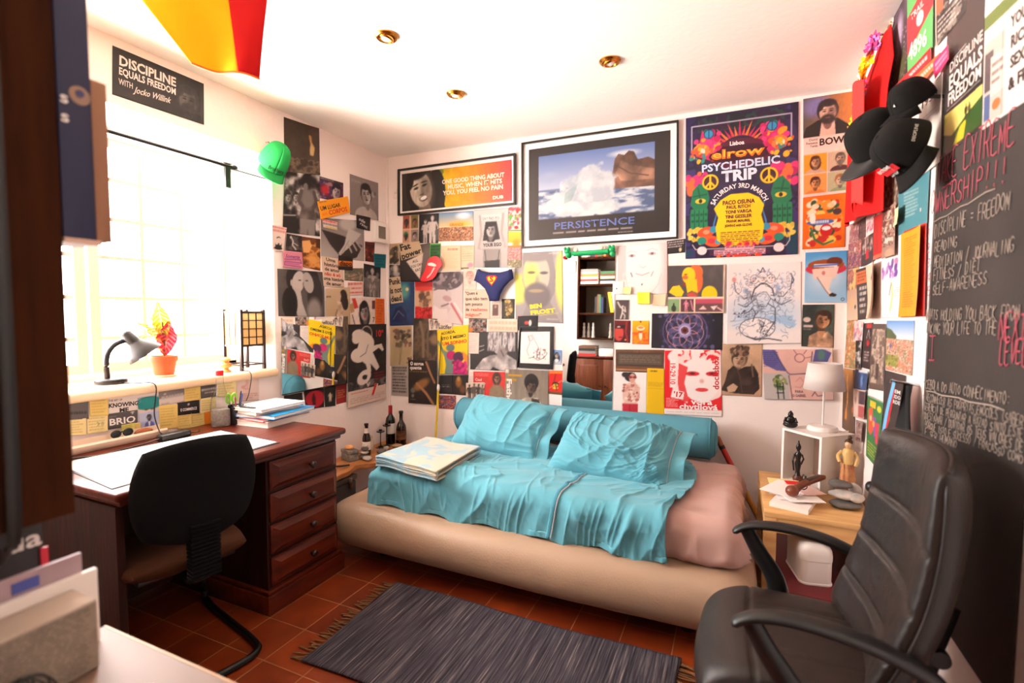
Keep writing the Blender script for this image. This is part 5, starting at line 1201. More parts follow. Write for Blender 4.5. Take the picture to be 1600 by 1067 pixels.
B_((1128.5,537,1191.5,537,1190,619.7,1127,617),[('g',(206,170,138),(190,152,122)),('n',.12,6,6),('head',.44,.30,.155,(206,170,140),(88,66,52),{'shade':(140,106,84),'tilt':8}),('dots',.25,.08,.64,.22,[(96,72,58),(150,116,92),(70,52,42)],40,.028,2),('p',[(0,.90),(.10,.72),(.16,.52),(.30,.42),(.42,.50),(.58,.44),(.80,.42),(.90,.56),(.94,.84),(.80,.96),(.35,.95)],(58,44,38),{'nz':.8}),('l',[(.40,.50),(.46,.64),(.52,.92)],.012,(96,76,64)),('l',[(.74,.40),(.78,.62)],.03,(110,88,74)),('p',[(.14,.84),(.30,.76),(.42,.82),(.34,.92),(.18,.93)],(206,168,138)),('e',.62,.74,.10,.05,(74,58,50),{'soft':.6})],'sepia photo of a smiling person in a leather jacket')
B_((1191,546,1300.4,545,1301.7,624.4,1194,623.6),[('f',(234,188,176)),('n',.06,4,4),('r',0,.48,.38,1,(196,188,186)),('g',(232,206,196),(214,176,166),.80,0,1,1),('p',[(0,0),(.20,.02),(.34,.44),(.20,.42),(.02,.30)],(104,100,160)),('p',[(.70,.38),(.76,.02),(.86,0),(.98,.08),(.92,.26),(.80,.28)],(92,92,150)),('lines',.02,.06,.24,.36,8,(66,62,120)),('e',.84,.12,.06,.10,(90,130,120),{'soft':.6}),('l',[(.16,.02),(.36,.46),(.40,.50),(.68,.48),(.72,.06)],.018,(90,76,110)),('e',.24,.66,.10,.16,(96,120,70)),('dots',.15,.55,.33,.8,[(90,116,66),(150,160,90),(200,190,180)],40,.03,4),('l',[(.20,.62),(.22,.98)],.02,(40,50,46)),('l',[(.29,.66),(.30,.98)],.02,(40,50,46)),('l',[(.2,.74),(.3,.74)],.02,(40,50,46)),('l',[(.2,.86),(.3,.86)],.02,(40,50,46)),('l',[(.38,.52),(.42,.98)],.016,(100,84,90)),
    ('ring',.54,.18,.08,.012,(120,60,80)),('l',[(.50,.10),(.46,.02)],.01,(120,60,80)),('l',[(.60,.10),(.64,.03)],.01,(120,60,80)),('l',[(.62,.18),(.70,.16)],.01,(120,60,80)),('l',[(.48,.64),(.54,.56),(.60,.66),(.54,.76),(.47,.74)],.012,(214,130,126)),('t','PARA',.52,.84,.05,(90,66,84),.12,'c',0,1),('t','O GABRIEL',.52,.92,.05,(90,66,84),.2,'c',0,1),('l',[(.70,.92),(.74,.84),(.78,.92),(.86,.90)],.014,(80,60,80)),('r',.66,.50,.70,.70,(214,190,60))],'pink and blue painted paper behind the table lamp','painting',cat='painting',curl=.014)
B_((1039,547.5,1127,546.5,1128,651,1038,647),[('f',(232,30,38)),('e',.60,.42,.40,.42,(250,226,222)),('e',.55,.10,.40,.16,(250,232,228)),('tex',.24,.0,.98,.20,[(250,236,232),(232,40,46),(250,220,214)],9,9,4),('e',.60,.46,.30,.34,(252,240,236)),('e',.50,.36,.10,.035,(220,50,54)),('e',.84,.36,.09,.035,(214,40,46)),('e',.50,.355,.04,.02,(120,30,40)),('e',.84,.355,.04,.02,(120,30,40)),('e',.66,.60,.09,.03,(226,70,72)),('e',.66,.47,.03,.03,(240,180,172),{'soft':.8}),('p',[(.26,.20),(.42,.26),(.36,.50),(.42,.70),(.56,.80),(.30,.78),(.24,.5)],(236,60,62),{'op':.9}),('p',[(.44,.74),(.70,.80),(.98,.70),(.98,.86),(.40,.86)],(234,40,46)),('r',0,.90,1,1,(248,236,230)),('lines',.05,.94,.95,.97,1,(220,190,186),{'ragged':0}),
    ('r',.10,.14,.20,.57,(250,240,236)),('t','19-29.10',.15,.355,.075,(232,30,38),.42,'c',-90,1),('p',[(.15,.60),(.36,.64),(.34,.76),(.12,.72)],(250,240,236)),('t',"'17",.245,.68,.075,(206,26,34),.16,'c',-6,2),('t','doclisboa',.905,.35,.082,(206,26,34),.60,'c',90,1),('lines',.04,.74,.26,.88,6,(250,200,196)),('t','věra',.66,.785,.080,(252,244,242),.36,'c',0,1.6),('t','chytilová',.60,.862,.080,(252,244,242),.66,'c',0,1.6)],'red and white festival poster of a pale close-up face')
md = [('f',(40,36,44)),('e',.5,.50,.56,.62,(64,56,86),{'soft':.8}),('dots',.12,.05,.88,.95,[(70,66,96),(96,90,130),(54,48,70),(40,40,60)],110,.05,5)]
for k in range(8):
    a = 2*PI*k/8+.2;md += [('ring',.48+.24*math.cos(a)/1.93,.48+.30*math.sin(a),.26,.018,(214,140,140) if k % 2 else (186,146,170))]
for k in range(16):
    a = 2*PI*k/16;md += [('e',.48+.15*math.cos(a)/1.93,.48+.17*math.sin(a),.035,.035,(150,140,196)),('e',.48+.40*math.cos(a)/1.93,.48+.42*math.sin(a),.05,.05,(84,84,130),{'soft':.8})]
md += [('ring',.48,.48,.12,.03,(200,186,206)),('e',.48,.48,.09,.09,(120,60,60)),('e',.48,.48,.05,.05,(60,30,34)),('ring',.48,.50,.58,.02,(110,90,150))]
B_((1018.8,489.7,1129.8,489.2,1128.5,547,1017.7,543.5),md,'dark purple fractal mandala poster')
B_((1043,415,1133.4,413,1131.4,489,1043,489),[('f',(238,206,178)),('r',.015,.02,.965,.66,(88,80,80)),('n',.15,8,5,3),('e',.50,.16,.14,.16,(222,110,60)),('e',.52,.34,.12,.24,(222,106,56)),('e',.38,.22,.13,.17,(248,206,30)),('e',.32,.26,.06,.04,(214,110,50)),('e',.33,.20,.035,.014,(120,60,40)),('p',[(.32,.30),(.52,.30),(.54,.58),(.36,.60)],(246,200,26)),('p',[(.03,.56),(.10,.44),(.22,.42),(.30,.56),(.26,.65),(.16,.65)],(248,204,30)),('e',.30,.40,.035,.04,(150,60,44)),('e',.45,.61,.11,.06,(206,80,76)),('l',[(.34,.60),(.44,.54),(.56,.64)],.02,(90,110,70)),('e',.74,.62,.15,.18,(248,204,20)),('r',0,.66,1,.70,(240,214,196)),('r',.015,.70,.225,.965,(136,170,120)),('r',.245,.70,.475,.965,(96,60,66)),('r',.50,.70,.965,.965,(110,76,76)),('r',.50,.70,.965,.80,(198,80,100)),('e',.12,.90,.05,.07,(60,70,54)),('l',[(.12,.80),(.12,.95)],.03,(50,56,46)),('fig',.34,.72,.96,(224,140,156),{'arm':1}),('l',[(.42,.74),(.46,.92)],.03,(214,130,150)),('p',[(.56,.92),(.64,.84),(.70,.92)],(230,190,190)),('p',[(.76,.86),(.88,.84),(.82,.94)],(240,210,206)),('l',[(.88,.88),(.96,.94)],.025,(230,190,190))],'painting of a yellow-faced singer with orange hair','painting',cat='painting',curl=.006)
B_((965,385,1043,379,1043,459,965,460),[('f',(246,230,226)),('g',(232,200,196),(246,234,230),0,0,.24,1,True),('g',(246,234,230),(226,192,190),.78,0,1,1,True),('e',.52,.42,.36,.50,(250,238,234),{'soft':.4}),('tex',0,0,.18,.7,[(230,200,198),(240,216,212),(222,186,184)],12,3,3,{'soft':True}),('e',.30,.22,.075,.03,(206,180,178)),('e',.70,.20,.075,.03,(206,180,178)),('e',.30,.22,.03,.026,(120,100,104)),('e',.70,.20,.03,.026,(120,100,104)),('l',[(.20,.16),(.30,.12),(.40,.16)],.012,(216,186,184)),('l',[(.60,.14),(.70,.10),(.80,.14)],.012,(216,186,184)),('l',[(.46,.44),(.52,.47),(.58,.44)],.012,(222,186,180)),('l',[(.38,.58),(.50,.62),(.64,.57)],.014,(206,140,140)),('l',[(.28,.56),(.31,.64)],.02,(110,100,104)),('l',[(.68,.64),(.72,.55)],.012,(140,120,120)),('e',.50,.80,.015,.018,(100,86,90)),('l',[(.16,.62),(.24,.90),(.30,1)],.010,(222,190,186)),('l',[(.88,.60),(.82,.80),(.70,.96)],.010,(222,190,186))],'pale pencil drawing of a smiling woman holding her face','drawing',cat='drawing')
for q,c,lab in (((973,449,988,448.6,986,460,973,459),(226,232,150),'small pale green note under the pencil drawing'),((996,457,1016,456,1016,475,997,475),(240,238,60),'bright yellow note under the pencil drawing'),((1019.6,460,1041.6,458.6,1040,478,1019,477),(244,206,170),'peach note under the pencil drawing')):
    B_(q,[('f',c)],lab,'note',group='sticky notes under the pencil drawing',curl=.010)
B_((962,468,984,468,983,500,961,500),[('f',(244,236,230)),('r',.04,.03,.95,.96,(84,72,70)),('l',[(.18,.14),(.36,.36),(.52,.44),(.50,.64),(.40,.90)],.06,(232,216,208)),('l',[(.50,.46),(.72,.60),(.66,.36)],.05,(232,216,208)),('l',[(.52,.64),(.68,.76),(.66,.92)],.05,(226,210,202)),('e',.52,.34,.045,.05,(226,208,198))],'black card of a leaping white dancer','postcard')
B_((960.4,500.4,985.6,501,984.4,535.6,959.6,534.4),[('g',(110,26,28),(74,20,24)),('e',.30,.58,.20,.34,(206,70,60)),('r',.10,.22,.72,.38,(60,20,24)),('e',.28,.30,.07,.03,(230,210,200)),('l',[(.75,.05),(.70,.5),(.85,.95)],.08,(150,40,40)),('e',.40,.76,.08,.03,(120,20,26)),('e',.70,.86,.04,.035,(226,170,80))],'dark red card of half a face','postcard')
B_((988,501,1014.4,501,1014,538,988,537),[('g',(248,190,10),(238,110,20)),('tex',0,.5,1,1,[(236,96,20),(246,150,30),(240,120,20)],6,6,3),('e',.5,.32,.16,.10,(250,232,200)),('e',.5,.30,.12,.05,(236,140,60)),('e',.5,.62,.07,.20,(250,226,190)),('e',.5,.48,.09,.05,(214,80,40)),('e',.5,.05,.04,.05,(150,40,30))],'orange and yellow card beside the dark red card','postcard')
B_((962,546,1038,546.5,1037,583,962,580),[('f',(120,78,54)),('n',.2,3,12,3),('r',.04,.14,.97,.74,(70,56,48)),('r',.06,.20,.95,.66,(96,80,68)),('lines',.10,.26,.92,.60,4,(150,132,116),{'ragged':.1,'op':.6}),('r',0,.86,1,.93,(176,124,88)),('l',[(.5,0),(.5,.14)],.03,(84,60,46))],'brown photo of an old blackboard in its wooden frame')
B_((960,581,1011,582,1010,645,958,643),[('f',(248,238,234)),('e',.50,.12,.14,.12,(50,40,42)),('e',.36,.07,.10,.07,(56,46,46)),('e',.56,.16,.075,.12,(214,160,140)),('e',.50,.13,.055,.03,(150,50,50)),('e',.63,.13,.05,.03,(150,50,50)),('p',[(.30,.36),(.44,.27),(.66,.27),(.80,.38),(.78,.60),(.70,.80),(.32,.80),(.28,.56)],(232,190,172)),('dots',.30,.30,.78,.74,[(190,110,96),(244,220,208),(160,90,84),(220,160,146)],60,.026,3),('p',[(.28,.78),(.74,.78),(.74,1),(.30,1)],(196,44,60)),('l',[(.50,.80),(.5,1)],.02,(140,30,44)),('l',[(.62,.24),(.70,.40),(.60,.50)],.05,(224,176,156))],'white photo print of a person in sunglasses and red shorts')
B_((1011.4,575,1038,576,1038,650,1010,648),[('f',(238,190,18)),('lines',.2,.05,.6,.09,1,(90,70,20),{'ragged':0,'fill':.7}),('lines',.08,.30,.95,.40,3,(190,146,20),{'ragged':.1}),('r',0,.42,1,.425,(206,160,16))],'tall plain yellow leaflet beside the red festival poster','leaflet')
B_((923,643.6,991.6,648,991,676,923,674),[('f',(52,40,84)),('tex',.2,0,.8,1,[(60,46,100),(96,70,130),(40,34,70)],6,6,3),('t','RAM',.12,.30,.34,(236,226,236),.18,'c',0,2),('l',[(.7,.4),(.8,.2),(.85,.5),(.95,.3)],.06,(206,196,226))],'purple poster half hidden behind the bolster')
B_((992.4,647,1102,653,1102,684,992,682),[('f',(34,36,46)),('n',.3,6,6),('l',[(.30,.5),(.40,.1)],.08,(190,170,150)),('l',[(.62,.45),(.74,.3),(.86,.42)],.06,(220,210,206)),('l',[(.70,.2),(.76,.5)],.05,(220,210,206)),('l',[(.82,.1),(.82,.5)],.04,(220,210,206))],'navy poster with white scribbles half hidden behind the bolster')
B_((804,396,878.6,391.5,880,505,806,502),[('f',(172,162,160)),('n',.08,4,4),('e',.98,.40,.10,.40,(232,218,120),{'soft':.4}),('e',.02,.52,.22,.22,(232,220,110),{'soft':.3}),('p',[(.20,0),(.78,0),(.86,.30),(.84,.56),(.74,.70),(.95,1),(.10,1),(.28,.70),(.16,.40)],(150,140,140)),('e',.46,.32,.20,.30,(196,186,170)),('e',.36,.36,.12,.22,(232,218,120),{'soft':.7}),('e',.36,.29,.06,.02,(120,110,90),{'soft':.5}),('e',.62,.30,.06,.02,(104,96,92),{'soft':.5}),('e',.48,.42,.035,.09,(176,166,140),{'soft':.9}),('e',.47,.62,.20,.19,(124,114,114),{'soft':.25}),('e',.45,.55,.11,.025,(170,150,120),{'soft':.5}),('e',.47,.08,.24,.06,(150,140,138),{'soft':.6}),('lines',.72,.03,.92,.05,1,(236,228,224),{'ragged':0}),('t','BEN',.44,.77,.055,(238,220,60),.26,'c',7,3),('t','FROST',.58,.845,.055,(238,220,60),.52,'c',7,3),('l',[(.52,.895),(.90,.855)],.006,(238,220,60)),('lines',.66,.94,.9,.96,1,(220,212,208),{'ragged':0})],'grey and yellow concert poster of a bearded face')
B_((883,409,901,408,901,426,883,427),[('f',(246,236,228))],'plain white note on the upper corner of the tall mirror','note')
# small prints between frame and corner
B_((630,337,654,335,654.4,379,629,380),[('f',(226,190,166)),('r',.02,.03,.46,.48,(170,90,70)),('head',.25,.27,.11,(90,70,64),(50,40,38)),('r',.52,.03,.98,.48,(120,110,60)),('head',.76,.27,.11,(176,110,80),(60,50,44)),('r',.02,.53,.46,.97,(200,150,120)),('head',.22,.72,.11,(70,60,54),(60,130,90)),('r',.52,.53,.98,.97,(150,130,120)),('head',.76,.74,.11,(206,180,166),(50,46,46))],'sheet of four tiny heads below the long framed print','postcard')
B_((655,335,686,333,685,380,654.4,380),[('f',(44,40,40)),('fig',.34,.20,1.02,(196,184,178),{'w':.9,'arm':.4}),('fig',.68,.08,1.05,(206,194,188),{'w':1.15}),('e',.34,.22,.03,.04,(90,80,78)),('r',.84,.52,1,.9,(90,84,82))],'black and white photo of two pale figures side by side','postcard')
B_((686,333,740,329.6,740,376,685.6,377),[('g',(110,150,196),(238,200,140),0,0,1,.5),('e',.7,.15,.25,.10,(232,236,240),{'soft':.9}),('e',.6,.42,.40,.10,(244,180,80),{'soft':.8}),('t','GRANDE',.52,.44,.09,(230,120,40),.4,'c',0,2),('tex',0,.52,1,1,[(110,70,50),(226,140,70),(150,90,60),(244,206,170),(90,60,50)],22,22,4)],'festival crowd photo under a blue and orange sky','flyer')
B_((741,328,795,325,793.6,418,741.6,418),[('g',(206,196,192),(176,166,162)),('r',.15,.10,.85,.20,(214,206,202)),('t','SAY NO TO',.5,.16,.045,(120,110,108),.5,'c',0,.6),('l',[(.18,.12),(.22,.44),(.14,.66),(.3,.68)],.045,(170,158,152)),('l',[(.84,.10),(.80,.42),(.90,.64),(.7,.66)],.045,(170,158,152)),('p',[(.26,.54),(.34,.22),(.66,.22),(.76,.52)],(52,46,46)),('head',.49,.36,.115,(196,184,178),(46,40,40),{'long':.8,'lips':(80,70,70)}),('r',.20,.56,.88,.68,(186,176,172)),('t','YOUR EGO',.54,.61,.055,(50,44,44),.54,'c',2,2),('p',[(.28,.68),(.78,.68),(.80,1),(.26,1)],(150,140,136)),('p',[(.30,.88),(.76,.86),(.76,1),(.32,1)],(52,46,46)),('l',[(.32,.70),(.36,.90)],.012,(60,54,54)),('l',[(.74,.70),(.70,.90)],.012,(60,54,54))],'black and white photo of a woman holding a paper sign')
B_((795,324,815,322,815,361,795,361),[('f',(232,206,196)),('dots',.05,.05,.95,.9,[(220,90,100),(110,170,80),(240,180,170),(250,240,230),(206,60,60)],70,.05,3),('e',.15,.42,.08,.09,(90,170,70)),('e',.60,.84,.09,.07,(206,40,44)),('r',0,.93,1,1,(120,160,80))],'pink floral scrap, uppermost beside the wave print','postcard')
B_((794,362,815.6,362,815,386,794,387),[('g',(166,200,60),(240,180,60),0,0,1,.7),('e',.6,.75,.25,.25,(246,150,40),{'soft':.8}),('r',0,.85,1,1,(206,130,60))],'green to orange gradient scrap beside the wave print','postcard')
B_((794,387,815,386,815,418,793.6,418),[('tex',0,0,1,.6,[(232,150,150),(206,90,100),(240,200,180),(150,100,90)],16,16,3),('tex',0,.6,1,1,[(130,120,90),(180,160,120),(96,90,74),(220,200,176)],18,18,5)],'pink blossom scrap above the grey concert poster','postcard')
B_((625,385,672,380,676,440,625,440),[('f',(56,50,48)),('g',(70,62,58),(44,38,38)),('e',.9,.5,.3,.5,(110,100,94),{'soft':.9}),('p',[(.22,.44),(.76,.24),(.62,.92)],(224,208,194)),('t','ALL',.50,.44,.065,(60,52,50),.18,'c',12,1.4),('t','YOU CAN',.54,.56,.065,(60,52,50),.36,'c',12,1.4),('t','EAT',.58,.68,.065,(60,52,50),.18,'c',12,1.4)],'dark poster with a white triangle reading ALL YOU CAN EAT')
B_((609,381,625,380,624.4,413,608,413),[('f',(190,160,126)),('dots',.2,.2,.8,.9,[(60,52,44),(96,82,66)],40,.07,3),('l',[(.5,.3),(.5,.95)],.06,(60,52,44))],'narrow print of a dark plant by the corner','postcard')
B_((608,413.6,625,413.6,625,435,607.6,435),[('tex',0,0,1,1,BWP[:4],3,3,5,{'soft':True}),('e',.6,.3,.2,.3,(206,190,176),{'soft':.7})],'tiny black and white scrap above the punk cutting','postcard')
B_((607,440,648,440,648,508,607.6,509),[('g',(40,90,120),(36,52,96)),('n',.2,4,6,4),('r',.82,0,1,1,(40,64,104)),('e',.62,.22,.12,.16,(90,150,140),{'soft':.8}),('e',.72,.18,.04,.04,(230,196,130)),('p',[(.1,.9),(.3,.6),(.5,.55),(.7,.72),(.75,.95)],(34,44,84)),('l',[(.2,.85),(.4,.66),(.6,.78)],.015,(120,140,170))],'dark blue painting poster in the corner')
B_((672.4,381,689,380.4,688,405,672,405),[('f',(40,110,46)),('r',0,0,1,.08,(110,200,80)),('r',0,0,.08,1,(110,200,80)),('lines',.15,.15,.9,.9,4,(24,50,30),{'fill':.5})],'small green leaflet above the red lips sticker','leaflet')
B_((689,384,720,383.6,720.4,423,690,424),[('f',(240,206,170)),('lines',.35,.12,.85,.2,1,(230,110,90),{'ragged':0,'fill':.8}),('lines',.12,.28,.92,.95,10,(222,180,140))],'peach page of small print','leaflet')
B_((720.4,384,741,383,741,420,720.6,421),[('f',(230,200,166)),('lines',.08,.05,.92,.7,7,(190,150,120)),('e',.7,.82,.14,.10,(236,140,160)),('r',0,.9,.6,1,(130,110,90))],'narrow beige page beside the paper sign photo','leaflet')
B_((648.6,440,676,439,675.6,500,649,498),[('f',(214,176,140)),('r',0,0,1,.16,(170,30,34)),('tex',0,.66,1,1,[(190,30,34),(220,50,46),(140,24,30)],12,12,2),('dots',.25,.3,.8,.65,[(120,90,70),(90,66,54),(190,150,116)],50,.05,4),('e',.5,.2,.3,.06,(206,60,50),{'soft':.6})],'small red and beige grainy film poster')
B_((676,426,724,424,723.6,508,677,501),[('g',(206,190,188),(222,206,202)),('e',.40,.14,.42,.22,(110,96,100)),('dots',.05,.02,.85,.28,[(90,78,82),(150,134,136),(70,60,64)],50,.05,3),('p',[(.05,.36),(.50,.34),(.62,.40),(.60,.56),(.40,.62),(.60,.70),(.40,.92),(.04,.80)],(206,188,186)),('e',.48,.52,.10,.055,(186,150,150),{'rot':10}),('l',[(.06,.36),(.34,.30),(.48,.36)],.03,(110,96,98)),('p',[(.02,.66),(.24,.74),(.48,.72),(.50,.92),(.20,1),(0,.9)],(226,210,206)),('l',[(.62,.62),(.98,.96)],.05,(196,110,116)),('l',[(.72,.60),(1,.84)],.04,(236,222,218)),('l',[(.30,.68),(.52,.62)],.035,(140,116,118))],'greyish pink close-up of a curly-haired smoker')
B_((724.4,420,745,420,744.4,453,724.4,453),[('f',(240,206,190)),('head',.5,.36,.22,(244,190,176),(236,150,140),{'shade':(238,176,160)}),('n',.1,9,9)],'small peach portrait sketch above the bold question cutting','drawing',cat='drawing')
B_((726,453,765,452,766,498,726,497),[('f',(240,204,180)),('t','"Quem é',.28,.12,.105,(54,44,42),.50,'c',0,1.4),('t','que não tem',.48,.31,.105,(54,44,42),.88,'c',0,1.4),('t','um pouco',.38,.50,.105,(54,44,42),.68,'c',0,1.4),('t','de',.12,.69,.105,(54,44,42),.14,'c',0,1.4),('t','realismo',.58,.69,.105,(232,80,64),.66,'c',0,1.4),('t','mágico?"',.36,.87,.105,(232,80,64),.62,'c',0,1.4)],'cutting with the question Quem é que não tem','paper_cutting')
B_((768,472,782,472,782,497,767,497),[('f',(238,208,186)),('r',.2,.16,.75,.84,(110,80,74)),('e',.48,.3,.07,.09,(190,150,130))],'tiny framed-looking scrap beneath the blue briefs','postcard')
B_((784,467,804.4,467,803.6,498,784,498),[('f',(62,54,44)),('dots',.3,.1,.75,.8,[(176,140,70),(110,90,60),(206,176,110)],40,.06,4),('lines',.2,.88,.6,.93,1,(206,190,70),{'ragged':0})],'dark olive card beside the grey concert poster','postcard')
B_((763,498,809,499,809,519,763,518),[('f',(240,214,190)),('lines',.06,.18,.95,.44,1,(214,176,150),{'ragged':0,'fill':.9}),('lines',.06,.58,.98,.84,1,(214,176,150),{'ragged':0,'fill':.9})],'cream strip with two rows of pale capitals','paper_cutting')
B_((647,497,684,498,684,563,646,563),[('f',(70,56,46)),('tex',0,0,1,1,[(56,46,40),(84,70,56),(110,90,70),(66,54,46)],4,3,5,{'soft':True}),('l',[(.30,.10),(.42,.4),(.44,.9)],.07,(130,108,84)),('l',[(.70,.08),(.60,.4),(.62,.9)],.06,(110,90,70)),('e',.88,.5,.12,.12,(140,110,80),{'soft':.7})],'dark brown poster of a shadowed statue')
B_((733,497,761,498,760,519,733.6,519),[('f',(60,56,54)),('tex',0,0,1,1,[(60,56,54),(200,180,170),(96,110,100),(190,90,60),(40,40,40)],5,5,7),('e',.1,.85,.15,.2,(240,130,40),{'soft':.6})],'small busy photo above the bowed head poster','postcard')
B_((736,519,809,518,808,580,735,577),[('f',(62,56,56)),('p',[(.10,1),(.28,.70),(.45,.60),(.78,.58),(.98,.72),(1,1)],(176,166,164),{'nz':.7}),('e',.66,.26,.26,.34,(206,196,194)),('tex',.38,0,.94,.50,[(150,140,140),(226,218,216),(190,180,178),(110,100,100)],14,4,6,{'soft':True}),('e',.68,.56,.14,.16,(150,138,136),{'soft':.5}),('l',[(.66,.48),(.72,.62)],.03,(90,80,80)),('l',[(.16,.40),(.30,.36)],.02,(206,196,194)),('l',[(.18,.52),(.30,.46)],.02,(196,186,184)),('p',[(.44,1),(.5,.9),(.62,.96),(.64,1)],(56,50,50))],'black and white poster of a bowed blond head')
B_((729,519,749.6,520,749,552.4,728,552.4),[('f',(240,224,212)),('lines',.1,.08,.9,.92,10,(206,186,176))],'white page of faint text beside the bowed head poster','leaflet')
B_((607,509,644,509,645,571,606,572),[('f',(190,166,128)),('n',.08,3,3),('dots',.25,.12,.92,.50,[(90,70,66),(140,96,84),(110,100,80),(70,60,56)],46,.04,5),('l',[(.60,.4),(.50,.96)],.014,(110,100,76)),('l',[(.5,.45),(.48,.96)],.012,(120,108,84)),('dots',.78,.78,.98,.95,[(100,70,60),(150,110,90)],14,.03,6)],'beige print of dark pressed flowers',curl=.006)
B_((612,571,638,571,638,619,612,617),[('f',(170,160,156)),('lines',.1,.05,.92,.92,9,(70,62,60),{'fill':.62,'ragged':.1})],'grey page of bold capitals under the pressed flowers','leaflet')
B_((684,513,733,507,732,585,687,584),[('f',(250,212,16)),('t','ACORDA,',.36,.115,.055,(54,40,30),.46,'c',4,2),('t','ISTO É MESMO',.52,.225,.055,(54,40,30),.82,'c',3,2),('t','UM SONHO',.56,.335,.065,(224,60,40),.80,'c',3,2.4),('e',.42,.44,.10,.08,(110,130,124)),('p',[(.04,.28),(.16,.46),(.30,.52),(.56,.52),(.50,.80),(.50,1),(.20,1),(.26,.80),(.22,.64)],(116,140,132)),('l',[(.04,.30),(.20,.54)],.05,(116,140,132)),('e',.44,.60,.11,.09,(206,40,110)),('e',.68,.64,.13,.11,(84,50,80)),('p',[(.52,.76),(.66,.68),(.90,.78),(1,.96),(.96,1),(.48,1)],(190,36,110)),('dots',.5,.74,.95,.98,[(150,26,90),(214,50,130)],26,.035,5),('p',[(.80,.52),(1,.62),(1,.78),(.84,.68)],(240,140,50))],'yellow poster reading ACORDA with two boxers')
B_((671,498,708,505,708,514,672,516),[('f',(234,214,198)),('head',.14,.4,.3,(230,206,192),(150,120,110)),('head',.34,.4,.28,(226,200,186),(90,70,66)),('t','Lucifer',.70,.62,.56,(50,42,40),.56,'c',-4,1.4)],'slanted white cutting reading Lucifer','paper_cutting')
B_((639,562,685,563,685,632,640,629),[('f',(46,38,34)),('n',.2,5,5),('e',.44,.56,.24,.10,(150,104,60),{'rot':-30,'soft':.6}),('l',[(.62,.05),(.76,.30),(.90,.50)],.05,(176,126,92)),('l',[(.30,.54),(.60,.74),(.86,.98)],.06,(170,120,84)),('t','O sangue',.30,.08,.075,(244,232,222),.46,'c',0,2),('t','quente',.26,.175,.075,(244,232,222),.40,'c',0,2),('lines',.06,.26,.66,.29,1,(206,150,60),{'ragged':0}),('e',.16,.70,.06,.06,(110,100,94)),('e',.16,.82,.04,.04,(120,110,104)),('lines',.08,.9,.26,.93,1,(190,180,174),{'ragged':0})],'black theatre poster reading O sangue quente',curl=.008)
B_((686,586,707,586,707,616,686,615),[('f',(44,40,40)),('lines',.2,.52,.8,.66,2,(170,160,154))],'black card with two text rows beside the yellow tape rod','postcard')
B_((707,586,732,586,731,618,707,616),[('f',(44,34,30)),('e',.4,.36,.17,.26,(150,100,50),{'soft':.6}),('e',.4,.2,.09,.12,(196,140,80),{'soft':.5}),('e',.66,.7,.16,.2,(110,70,44),{'soft':.7})],'dark amber photo card above the red mosaic scrap','postcard')
B_((686,617,713,618,712.4,639.6,686,638),[('tex',0,0,1,1,[(130,40,36),(190,70,56),(220,180,160),(80,40,44),(70,80,130)],14,14,5)],'red mosaic-like scrap, lowest of the cluster','postcard')
B_((738,580,790,581,789,632,738,624),[('f',(222,64,58)),('lines',.10,.08,.5,.2,2,(240,150,140)),('t','Cool',.20,.28,.09,(246,220,214),.2,'c',0,1),('t','rewinder',.24,.40,.09,(246,220,214),.36,'c',0,1),('e',.74,.22,.16,.20,(90,60,50)),('head',.74,.22,.12,(190,140,116),(80,54,46),{'long':.8,'glasses':(60,44,40)}),('p',[(.50,1),(.54,.56),(.64,.42),(.86,.42),(.96,.56),(.98,1)],(150,126,100)),('n',.08,9,9)],'red magazine page with a long-haired person')
B_((733,580,740,580,740,598,733,598),[('f',(240,224,214)),('lines',.1,.5,.9,.9,4,(190,150,140))],'narrow white strip at the edge of the red magazine page','paper_cutting')
B_((729,598,758,597,757,623,729,621),[('f',(222,196,176)),('fig',.20,.12,1.1,(60,54,50),{}),('fig',.45,.06,1.1,(96,84,76),{}),('fig',.68,.10,1.1,(70,62,58),{}),('fig',.88,.14,1.1,(110,98,90),{})],'small photo of four standing people above the upright pillow','postcard')
B_((790,576,857,579,857,648,789,644),[('g',(132,118,104),(168,154,138)),('n',.12,14,2,4),('r',.08,.12,.40,.17,(206,150,40)),('r',.02,.22,.28,.27,(206,150,40)),('r',.02,.02,.10,.10,(230,214,200)),('e',.62,.28,.17,.19,(46,38,36)),('head',.62,.38,.145,(120,96,84),(40,34,32),{'shade':(70,56,50),'tilt':6}),('p',[(.26,1),(.30,.74),(.50,.62),(.76,.62),(.86,.78),(.88,1)],(206,190,172),{'nz':.6}),('p',[(.62,.64),(.80,.66),(.82,1),(.62,1)],(70,60,56)),('t','Father',.105,.545,.115,(244,234,226),.62,'c',-90,2.4)],'brown magazine page with Father in vertical letters')
B_((858,579,879.4,579,878.6,617,857,615),[('f',(222,40,30)),('r',.05,.03,.95,.14,(240,130,40)),('l',[(.05,.75),(.95,.40)],.02,(250,220,160)),('e',.5,.56,.14,.08,(30,26,26)),('e',.5,.60,.10,.06,(230,200,50)),('e',.5,.72,.12,.05,(240,210,60)),('l',[(.5,.56),(.6,.8)],.04,(40,30,30)),('l',[(.5,.16),(.4,.45)],.05,(150,24,24)),('r',0,.88,1,1,(110,84,40))],'small bright red and yellow card beside the tall mirror','postcard')
B_((862.4,546.4,878.4,547,877.6,569.6,861.6,569),[('g',(110,150,206),(200,206,220)),('e',.5,.55,.24,.30,(56,60,80)),('head',.5,.36,.16,(220,196,180),(50,50,60)),('e',.5,.72,.14,.12,(240,236,236))],'tiny blue portrait card between ink sketch and mirror','postcard')
